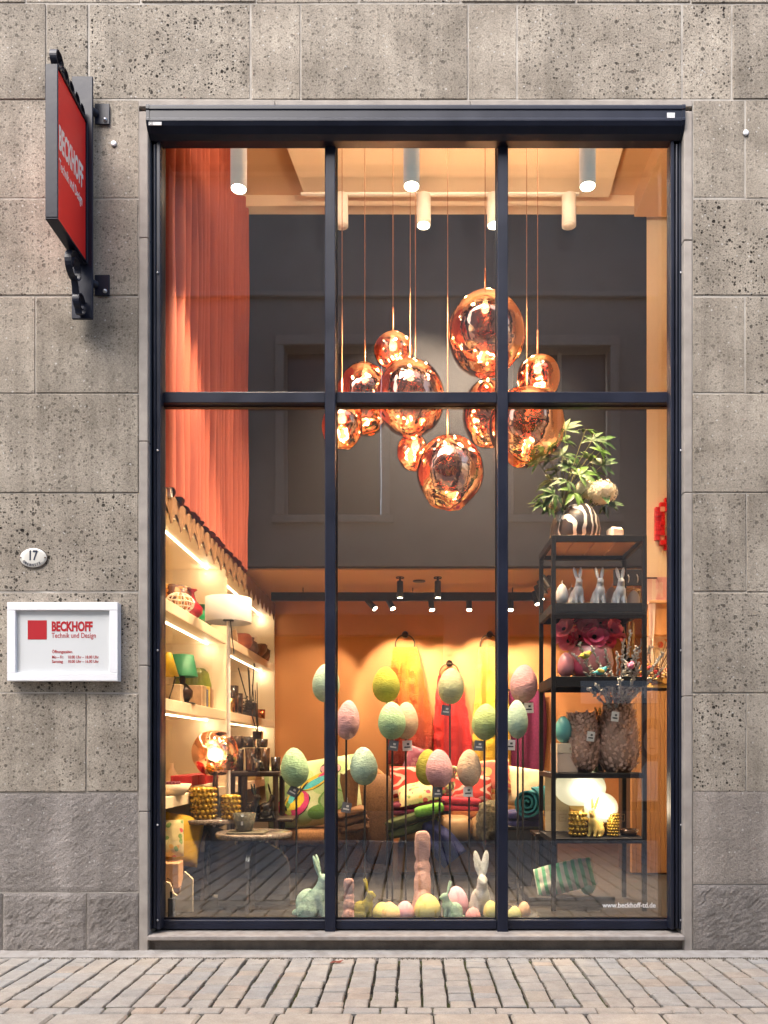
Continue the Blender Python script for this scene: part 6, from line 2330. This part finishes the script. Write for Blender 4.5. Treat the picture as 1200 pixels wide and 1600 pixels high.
def anemone(seed, m):
    rr = random.Random(seed)
    mb = MB()
    for ring, (n, L, cup) in enumerate(((7, .085, .30), (5, .058, .85))):
        for i in range(n):
            a = 2 * pi * (i + .5 * ring) / n + rr.uniform(-.15, .15)
            dr, sd_ = Vector((cos(a), sin(a), 0)), Vector((-sin(a), cos(a), 0))
            l = L * rr.uniform(.88, 1.12)
            vs_ = []
            for t, w_ in ((.08, .12), (.35, .5), (.65, .72), (.9, .55), (1.02, .2)):
                h_ = l * (cup * t ** 1.5 - .15 * max(0, t - .7)) + rr.uniform(-.003, .003)
                for s_ in (-1, -.4, .4, 1):
                    vs_.append(dr * l * t + sd_ * s_ * w_ * l * .72 + Vector((0, 0, h_ + .006 * abs(s_) + rr.uniform(-.002, .002))))
            fs_ = [(k * 4 + j, k * 4 + j + 1, k * 4 + j + 5, k * 4 + j + 4) for k in range(4) for j in range(3)]
            mb.add(vs_, fs_, True)
    f_ = mb.mesh('flower', m)
    return f_


am = [anemone(s_, M_PET if s_ % 3 else M_PET2) for s_ in range(4)]
eye = MB().ellip((0, 0, .012), (.017, .017, .011), 12, 8).mesh('flower_eye', M_EYE)
bq = thing('anemone_bouquet', 'bouquet of bright pink anemones with dark eyes in the pink vase', 'flowers', (va_.location.x, va_.location.y, RW[2] + zt_))
bo = bq.location.copy()
r4 = random.Random(4)
for i, (px, py, Y) in enumerate(((882, 984, .80), (900, 972, .90), (905, 996, .82), (918, 980, .76), (938, 976, .82), (953, 986, .80), (928, 996, .74), (962, 992, .90), (890, 1002, .86), (945, 1000, .8), (912, 970, .98), (935, 966, 1.0), (876, 996, .95), (956, 972, .95))):
    c = W(px, py, Y) - bo
    d = (c + Vector((0, -.10, -.01))).normalized()
    d = (d + Vector((0, -.35, .2))).normalized()
    o = link('flower', am[i % 4], bq, c, d.to_track_quat('Z', 'Y').to_euler())
    s_ = r4.uniform(.95, 1.2)
    o.scale = (s_, s_, s_)
    link('flower_eye', eye, o)
    MB().tube([c, Vector((c.x * .3, c.y * .3, -.02))], .004, 5).build('stem', M_STEMG, bq)
gm = MB()
for i in range(90):
    a, e = r4.uniform(0, 6.28), r4.uniform(-.5, .5)
    c = Vector((cos(a) * r4.uniform(.08, .17), sin(a) * r4.uniform(.06, .15), r4.uniform(-.03, .05)))
    d = Vector((cos(a), sin(a), e)).normalized()
    s_ = d.cross(Vector((0, 0, 1))).normalized() * .012
    l = r4.uniform(.03, .06)
    gm.add([c - s_ * .3, c + d * l * .5 - s_, c + d * l + Vector((0, 0, -.01)), c + d * l * .5 + s_], [(0, 1, 2, 3)])
gm.build('greenery', mat('bouquet_green', (.05, .10, .03), (.03, .06, .02), 30, .7), bq, kind='stuff')
for px, Y, w, h, c, lab in ((884, .74, 26, 40, (.74, .30, .36), 'rose pink egg at the corner post below the anemones'), (907, .78, 27, 44, (.70, .10, .20), 'deep pink egg beside the pink vase'),):
    o = egg_mb(S(w, Y), S(h, Y), 32, 20).build('decorative_egg', mat('egg_gloss_%d' % px, c, tuple(x * .85 for x in c), 6, .35, coat=.3), None, (W(px, 0, Y).x, Y, RW[2]))
    tag(o, lab, 'decorative egg')
sb = thing('bamboo_bundle', 'bundle of thin golden sticks behind the pussy willow', 'stick bundle', (W(985, 0, 1.1).x, 1.1, RW[2]))
MB().lathe([(0, 0), (.05, 0), (.055, .2), (.045, .2), (0, .02)], 16).build('pot', M_RACK, sb)
for i in range(10):
    MB().tube([(rnd.uniform(-.02, .02), rnd.uniform(-.02, .02), .02), (rnd.uniform(-.07, .07), rnd.uniform(-.04, .04), rnd.uniform(.44, .54))], .005, 5).build('stick', M_GOLDW, sb)

# ---- fourth cube: two petal vases, pussy willow, birds
M_PETAL = mat('dried_petal', (.88, .62, .52), (.66, .42, .34), 26, .7, sheen=.2)
M_PETALB = mat('petal_body', (.42, .27, .21), (.30, .19, .15), 30, .9)


def petal_vase(px, wpx, hpx, Y, lab, seed, tagpx):
    rr = random.Random(seed)
    t = thing('petal_vase', lab, 'vase', (W(px, 0, Y).x, Y, RW[3]), 0, 'vases covered in dried petals')
    r, h = S(wpx / 2, Y) * .93, S(hpx, Y)
    RP = [.66, .86, .96, 1.0, 1.0, .97, .92, .86, .79, .74, .72, .72]
    R_ = lambda z: r * (RP[int(min(.999, z / h) * 10)] * (1 - (z / h * 10) % 1) + RP[int(min(.999, z / h) * 10) + 1] * ((z / h * 10) % 1))
    prof = [(0, 0), (r * .6, 0)] + [(R_(h * k / 10), h * k / 10 + .004) for k in range(1, 11)] + [(r * .55, h), (r * .5, h * .7), (0, h * .6)]
    MB().lathe(prof, 28).build('vase_body', M_PETALB, t)
    mb = MB()
    n = 620
    for i in range(n):
        z = h * (.02 + .97 * i / n)
        a = i * 2.39996 + rr.uniform(-.2, .2)
        R0_ = R_(z)
        d = Vector((cos(a), sin(a), 0))
        s_ = Vector((-sin(a), cos(a), 0))
        g = rr.uniform(-1.2, 1.2)
        u = Vector((0, 0, 1)) * cos(g) + s_ * sin(g)
        w_ = d.cross(u)
        c = d * R0_ + Vector((0, 0, z))
        l, ww = rr.uniform(.026, .042), rr.uniform(.010, .016)
        out = rr.uniform(.35, 1.1)
        mb.add([c, c + u * l * .5 + w_ * ww + d * l * .25 * out, c + u * l + d * l * .62 * out, c + u * l * .5 - w_ * ww + d * l * .25 * out], [(0, 1, 2), (0, 2, 3)])
    mb.build('petals', M_PETAL, t, kind='stuff')
    q = W(tagpx[0], tagpx[1], Y - r - .035)
    price_tag(t, (q.x - t.location.x, q.y - Y, q.z - RW[3]), S(12, Y), S(15, Y), True, .12, .1)
    return t, h


pv1, _ = petal_vase(908, 58, 92, .84, 'smaller petal covered vase beside the turquoise egg', 1, (924, 1143))
pv2, hv = petal_vase(966, 66, 106, .86, 'bigger petal covered vase holding the pussy willow branches', 2, (962, 1112))
wil = thing('pussy_willow', 'grey pussy willow branches spreading from the bigger petal vase', 'branches', (pv2.location.x, pv2.location.y, RW[3] + hv * .7))
wo = wil.location.copy()
M_TWIG = mat('willow_twig', (.14, .08, .05), (.09, .05, .03), 20, .7)
M_CATK = mat('catkin', (.66, .64, .60), (.48, .46, .43), 40, .9, sheen=.6)
r5 = random.Random(21)
tips = [(903, 1003, .62), (912, 1030, .55), (895, 1022, .7), (925, 1010, .6), (940, 1040, .56), (985, 985, .62), (975, 1000, .7), (995, 1010, .6), (1000, 1035, .68), (1012, 1060, .6), (1038, 1018, .66), (1035, 1045, .72), (1028, 1035, .6), (965, 1020, .56), (980, 1035, .52), (955, 1050, .6), (932, 1070, .55), (1005, 995, .75),
        (918, 1075, .6), (990, 1060, .55), (970, 1060, .5), (945, 1015, .66), (1018, 1010, .76), (915, 1050, .62)]
cat_ = MB()
for px, py, Y in tips:
    e = W(px, py, Y) - wo
    b = Vector((r5.uniform(-.03, .03), r5.uniform(-.03, .03), -.05))
    m1 = Vector((e.x * .25, e.y * .25, e.z * .42)) + Vector((r5.uniform(-.02, .02),) * 3)
    pts = [b, m1, e * .72 + Vector((0, 0, .02)), e]
    MB().tube(pts, [.004, .0035, .0028, .0015], 5).build('twig', M_TWIG, wil)
    for k in range(30):
        t = .28 + .72 * k / 30 + r5.uniform(-.01, .01)
        s_ = t * 3
        i = min(2, int(s_))
        p = Vector(pts[i]).lerp(Vector(pts[i + 1]), s_ - i)
        d = (Vector(pts[i + 1]) - Vector(pts[i])).normalized()
        side = Vector((r5.uniform(-1, 1), r5.uniform(-1, 1), r5.uniform(-.3, .8))).normalized()
        g = (d * .8 + side).normalized()
        R_ = g.to_track_quat('Z', 'Y').to_matrix()
        cat_.ellip(p + g * .012, (.0085, .0085, r5.uniform(.013, .020)), 6, 5, R_)
cat_.build('catkins', M_CATK, wil, kind='stuff')
for px, py, Y, c, c2_, yaw, lab in ((915, 1024, .54, (.62, .50, .06), (.70, .6, .2), 20, 'tiny yellow bird ornament perched in the pussy willow'),
                                    (939, 1049, .50, (.10, .50, .58), (.70, .55, .1), 0, 'tiny turquoise bird ornament perched in the pussy willow'),
                                    (986, 1040, .50, (.72, .22, .40), (.74, .5, .55), 60, 'tiny pink bird ornament perched in the pussy willow')):
    t = thing('bird_ornament', lab, 'bird ornament', W(px, py, Y), radians(yaw))
    k = S(11, Y)
    mb = MB().ellip((0, 0, 0), (k * .8, k * .48, k * .5), 16, 10, Matrix.Rotation(radians(-20), 3, 'Y')).ellip((k * .62, 0, k * .38), (k * .36, k * .33, k * .33), 12, 8)
    mb.capsule((-k * .5, 0, -k * .05), k * .22, (-k * 1.25, 0, -k * .25), k * .08, 8)
    link('bird_body', remeshed(mb, 'bird_body', mat('bird_%d' % px, c, tuple(x * .8 for x in c), 30, .7), k * .09, 2), t)
    MB().lathe([(k * .11, 0), (.0003, k * .32)], 8, M=Matrix.Translation((k * .92, 0, k * .38)) @ Matrix.Rotation(radians(90), 4, 'Y')).build('beak', mat('bird_beak', (.7, .4, .05), (.6, .33, .04), 10, .5), t)
    for s_ in (-1, 1):
        MB().ellip((-k * .1, s_ * k * .45, k * .05), (k * .55, k * .09, k * .28), 10, 6, Matrix.Rotation(radians(15), 3, 'Y')).build('wing', mat('bird_wing_%d' % px, c2_, tuple(x * .8 for x in c2_), 20, .7), t)
        MB().ellip((k * .78, s_ * k * .26, k * .47), (k * .06, k * .05, k * .06), 6, 4).build('eye', M_BLACK, t)
o = egg_mb(S(27, .8), S(42, .8), 32, 20).build('decorative_egg', mat('egg_turq', (.16, .48, .48), (.12, .40, .40), 6, .3, coat=.4), None, (W(880, 0, .78).x, .78, RW[3] + S(46, .78)))
tag(o, 'glossy turquoise egg with a feather tuft beside the smaller petal vase', 'decorative egg')
ms = thing('egg_box', 'pale box on the shelf beneath the turquoise egg', 'box', (W(884, 0, .82).x, .84, RW[3]))
MB().box(-.085, .085, -.1, .2, 0, S(30, .78), .004).build('box_body', mat('pale_pink_box', (.72, .56, .46), (.66, .5, .4), 5, .6), ms)
MB().box(-.087, .087, -.102, .202, S(30, .78) + .001, S(46, .78) - .001, .004).build('lid', M_CREAM, ms)
for px, py, w, h, m, lab in ((918, 1124, 36, 20, mat('moss_nest', (.26, .16, .06), (.14, .09, .03), 60, .95, bump=1, bs=100), 'brown moss wreath behind the smaller petal vase'),):
    mb = MB()
    mb.lathe([(.055 + .028 * cos(t), .028 * sin(t)) for t in [2 * pi * j / 10 for j in range(11)]], 28, fn=lambda t, z: 1 + .12 * noise.noise((cos(t) * 5, sin(t) * 5, z * 40)))
    o = mb.build('moss_wreath', m, None, (W(px, 0, 1.0).x, 1.02, RW[3] + S(78, 1.0)))
    tag(o, lab, 'wreath')
    o = MB().box(-.08, .08, -.07, .07, 0, S(78, 1.0) - .028, .01).build('storage_box', mat('green_tin', (.10, .17, .07), (.07, .12, .05), 8, .5), None, (W(px, 0, 1.0).x, 1.02, RW[3]))
    tag(o, 'green tin under the moss wreath', 'tin')
gs = thing('gold_figure', 'crumpled gold foil rabbit between the two petal vases', 'figurine', (W(934, 0, 1.05).x, 1.05, RW[3]))
MB().box(-.045, .045, -.05, .05, 0, .28, .01).build('plinth', M_RACK, gs)
gmesh = bunny_mesh('rabbit_gold_foil', mat('gold_foil', (.80, .50, .12), (.55, .3, .05), 12, .15, metal=1, bump=1, bs=26, bdist=.05), fur=.03)
o = link('figure', gmesh, gs, (0, 0, .28), (0, 0, radians(-70)))
o.scale = (.27, .27, .27)

# ---- lowest cube: globe lamps, gold rabbit, bobble vases
M_OPAL = emit('opal_glass', (1.0, .90, .56), .25)
for px, pyc, rp, Y, lab, pw in ((906, 1231, 40, 1.0, 'bigger glowing opal globe lamp with a gold foot on the lowest shelf', 10), (939, 1262, 26, .86, 'smaller glowing opal globe lamp behind the golden rabbit', 6)):
    r = S(rp, Y)
    zc = W(0, pyc, Y).z
    t = thing('globe_lamp', lab, 'table lamp', (W(px, 0, Y).x, Y, RW[4]), 0, 'opal globe lamps')
    hz = zc - RW[4]
    rz_ = min(r * .92, RW[3] - .09 - zc)
    MB().ellip((0, 0, hz), (r, r, max(rz_, r * .75)), 40, 24).build('globe', M_OPAL, t)
    MB().lathe([(0, 0), (r * .42, 0), (r * .42, hz - r * .62), (0, hz - r * .62)], 24).build('foot', M_GOLDC, t)
    lamp(t, (0, -r - .05, hz), pw * .3, WARM2, radius=.08)
gr = bunny_mesh('rabbit_gold', mat('honey_wax', (.66, .50, .16), (.58, .42, .12), 5, .5, sss=.2), ears=1.15)
o = link('rabbit_figurine', gr, None, (W(929, 0, .72).x, .72, RW[4]), (0, 0, radians(-128)))
o.scale = (S(62, .7),) * 3
tag(o, 'honey coloured wax rabbit in front of the globe lamps', 'rabbit figurine')
bobble_vase(903, 1311, 27, 38, .76, RW[4], 'amber bobble vase under the bigger globe lamp')
bobble_vase(958, 1311, 18, 36, .78, RW[4], 'slim amber bobble vase beside the smaller globe lamp')
dk = thing('dark_bowl', 'low dark brown dish at the end of the lowest shelf', 'dish', (W(982, 0, .85).x, .85, RW[4]))
MB().lathe([(0, 0), (.06, 0), (.085, .05), (.075, .05), (.05, .012), (0, .012)], 20).build('dish', M_DG2, dk)
# little bottles at the back post
for px, w, h, m, lab in ((848, 12, 34, mat('perfume_gold', (.62, .36, .08), (.5, .28, .06), 8, .25, coat=.5), 'amber bottle standing behind the shelf unit post'),
                         (857, 9, 26, mat('perfume_pink', (.72, .42, .36), (.66, .36, .3), 8, .25, coat=.5), 'pink bottle standing by the shelf unit post')):
    Y = 1.3
    o = MB().lathe([(0, 0), (S(w / 2, Y), 0), (S(w / 2, Y), S(h * .55, Y)), (S(w * .18, Y), S(h * .75, Y)), (S(w * .18, Y), S(h, Y)), (0, S(h, Y))], 14).build('bottle', m, None, (W(px, 0, Y).x, Y, W(0, 1300, Y).z))
    tag(o, lab, 'bottle')
bt = thing('low_table', 'small dark table behind the shelf unit carrying two bottles', 'table', (W(850, 0, 1.35).x, 1.35, FLZ))
hz = W(0, 1300, 1.3).z - FLZ
MB().box(-.10, .10, -.16, .16, hz - .03, hz - .001, .004).build('top', M_STAND, bt)
for sx in (-.08, .08):
    for sy in (-.13, .13):
        MB().box(sx - .012, sx + .012, sy - .012, sy + .012, 0, hz - .031).build('leg', M_STAND, bt)

# ---- cushion and egg on the floor behind the web address
M_GSTR = print_mat('green_stripes', (.72, .74, .62), [(.10, .48, .20), (.14, .55, .28)], 5.0, 'stripes', thr=.55)
pillow(S(92, .95), S(48, .95), .18, M_GSTR, 'green and white striped cushion lying low behind the glass', W(882, 1370, .95), (radians(-35), radians(-14), -.2))
o = egg_mb(S(26, .9), S(40, .9), 32, 20).build('decorative_egg', mat('egg_aqua', (.26, .58, .44), (.22, .5, .38), 6, .5), None, W(918, 1398, .9))
tag(o, 'aqua green egg low beside the striped cushion', 'decorative egg')
lt2 = thing('low_plinth', 'low grey plinth carrying the striped cushion and the aqua egg', 'plinth', (W(890, 0, 1.05).x, 1.05, FLZ))
hz = W(0, 1399, .9).z - FLZ
MB().box(-.38, .33, -.22, .3, 0, hz, .006).build('plinth_body', mat('plinth_grey', (.02, .019, .019)), lt2)

# ================================================================== RIGHT HAND CORNER
# slatted wooden counter
M_WOOD = mat('oak_slat', (.38, .19, .07), (.29, .135, .045), 6, .5, stretch=(6, 6, .5))
YC = 2.5
sc_ = thing('slatted_counter', 'upright panel of brown vertical wooden slats behind the shelf unit', 'counter', (W(1015, 0, YC).x, YC, FLZ))
x0 = W(986, 0, YC).x - sc_.location.x
x1 = W(1075, 0, YC).x - sc_.location.x
hz = W(0, 1075, YC).z - FLZ
MB().box(x0, x1, .04, .5, 0, hz, .004).build('counter_body', M_STAND, sc_)
n = 12
slat_me = MB().box(-.024, .024, -.02, .038, .01, hz - .03, .006).mesh('slat', M_WOOD)
for k in range(n):
    link('slat', slat_me, sc_, (x0 + (k + .5) * (x1 - x0) / n, 0, 0))
MB().box(x0 - .02, x1 + .02, -.03, .52, hz, hz + .035, .005).build('counter_top', mat('counter_yellow', (.62, .44, .12), (.55, .38, .1), 5, .4), sc_)
# dried flowers on the counter
fb = thing('dried_flowers', 'mixed dried flowers and twigs standing on the slatted counter', 'flowers', (W(1030, 0, YC).x, YC + .1, FLZ + hz + .035))
r6 = random.Random(31)
MB().lathe([(0, 0), (.16, 0), (.18, .07), (.16, .07), (0, .02)], 20).build('dish', M_GOLDC, fb)
fm_ = [MB() for _ in range(3)]
for i in range(150):
    a, rr_ = r6.uniform(0, 6.28), r6.uniform(.02, .22)
    c = Vector((cos(a) * rr_, sin(a) * rr_ * .6, .07 + r6.uniform(0, .14)))
    fm_[i % 3].ellip(c, (.018, .018, .014), 6, 4)
for m_, c in zip(fm_, ((.66, .08, .10), (.62, .36, .10), (.70, .50, .30))):
    m_.build('blossoms', mat('dried_%d' % int(c[1] * 100), c, tuple(x * .6 for x in c), 40, .9), fb, kind='stuff')
for i in range(14):
    a = r6.uniform(0, 6.28)
    e = Vector((cos(a) * r6.uniform(.1, .3), sin(a) * .12, r6.uniform(.25, .6)))
    MB().tube([(0, 0, .04), e * .5 + Vector((0, 0, .05)), e], [.005, .004, .002], 5).build('twig', M_TWIG, fb)
# things on the cream side wall
WY = 3.295
wr = thing('red_brick_wreath', 'round wreath of red toy bricks on the cream wall by the frame', 'wreath', W(1055, 820, WY))
rw = random.Random(2)
M_RBR = mat('toy_brick_red', (.58, .012, .016), (.50, .010, .012), 4, .3)
M_RBP = mat('toy_brick_pale', (.72, .36, .26), (.66, .3, .2), 4, .3)
for j in range(-6, 7):
    for i in range(-5, 6):
        R_ = math.hypot(i / 4.6, j / 5.6)
        if .62 < R_ < 1.08:
            k = S(7.4, WY)
            MB().box(-k * .48, k * .48, -.045 - rw.uniform(0, .03), 0, -k * .48, k * .48, .004).build('toy_brick', M_RBP if rw.random() < .08 else M_RBR, wr, (i * k, -.002, j * k))
WS = [('photo_print', 1027, 922, 30, 40, (.72, .40, .42), 'pink framed print standing on the side wall ledge'), ('photo_print', 1049, 924, 14, 36, (.76, .66, .60), 'white card next to the pink framed print')]
for nm, px, py, w, h, c, lab in WS:
    t = thing(nm, lab, 'print', W(px, py, WY - .08))
    a, b = S(w / 2, WY), S(h / 2, WY)
    MB().box(-a, a, -.01, .01, -b, b, .003).build('frame', mat('pf_%d' % px, c, tuple(x * .9 for x in c), 6, .5), t)
    MB().box(-a * .55, a * .55, -.0115, -.0105, -b * .6, b * .6).build('print_sheet', mat('ps_%d' % px, (.74, .62, .58), (.70, .34, .38), 14, .6), t)
lg = thing('wall_ledge', 'apricot wall ledge and box under the pink prints', 'ledge', W(1045, 943, WY))
a = S(38, WY)
MB().box(-a, a, -.2, 0, -.03, 0, .003).build('ledge', M_TAN, lg)
MB().box(-a * .9, a, -.14, -.001, -S(52, WY), -.031, .004).build('box', mat('apricot_box', (.66, .34, .14), (.60, .30, .12), 5, .6), lg)
lg2 = thing('flower_picture', 'square picture of red and white blossoms on the side wall', 'picture', W(1031, 1000, WY))
a = S(13, WY)
MB().box(-a, a, -.02, 0, -a, a, .003).build('frame', mat('pic_peach', (.72, .50, .36), (.68, .46, .32), 5, .5), lg2)
for k in range(7):
    MB().lathe([(0, .004), (.02, .002), (.03, 0)], 8, M=Matrix.Translation((rnd.uniform(-a * .75, a * .75), -.0205, rnd.uniform(-a * .75, a * .75))) @ R90).build('print_blossom', mat('pic_%d' % (k % 3), ((.66, .10, .05), (.74, .62, .5), (.70, .26, .08))[k % 3]), lg2)
hk = thing('hook_board', 'small dark board with hooks on the wall behind the porcelain rabbits', 'hook board', W(980, 903, 3.29))
a = S(22, 3.3)
MB().box(-a, a, -.03, 0, -.09, .09, .004).build('board', M_DARKW, hk)
for x in (-.1, 0, .1):
    MB().tube([(x, -.03, .03), (x, -.07, .0), (x, -.075, -.04), (x, -.05, -.06)], .006, 6).build('hook', M_STEEL, hk)
for i, (px, c, lab) in enumerate(((1014, (.72, .50, .46), 'pale pink ribbon hanging beside the shelf unit'), (1019, (.76, .62, .56), 'white ribbon hanging beside the pale pink ribbon'))):
    p = W(px, 905, 3.1)
    mb = MB().grid(lambda u, v: Vector((.022 * (u - .5) * 2 + .02 * sin(v * 5 + i), .01 * sin(v * 9), -S(190, 3.1) * v)), 2, 24)
    n0 = len(mb.v)
    mb.add([(x, y + .003, z) for x, y, z in mb.v], [f[::-1] for f in mb.f], True)
    o = mb.build('ribbon', mat('ribbon_%d' % i, c, tuple(x * .9 for x in c), 8, .6), None, p)
    tag(o, lab, 'ribbon')
o = MB().tube([W(1008, 903, 3.1), W(1026, 903, 3.1), W(1026, 903, 3.29)], .008, 6).build('ribbon_hook', M_BLACK)
tag(o, 'thin dark wall hook from which the ribbons hang', 'hook')
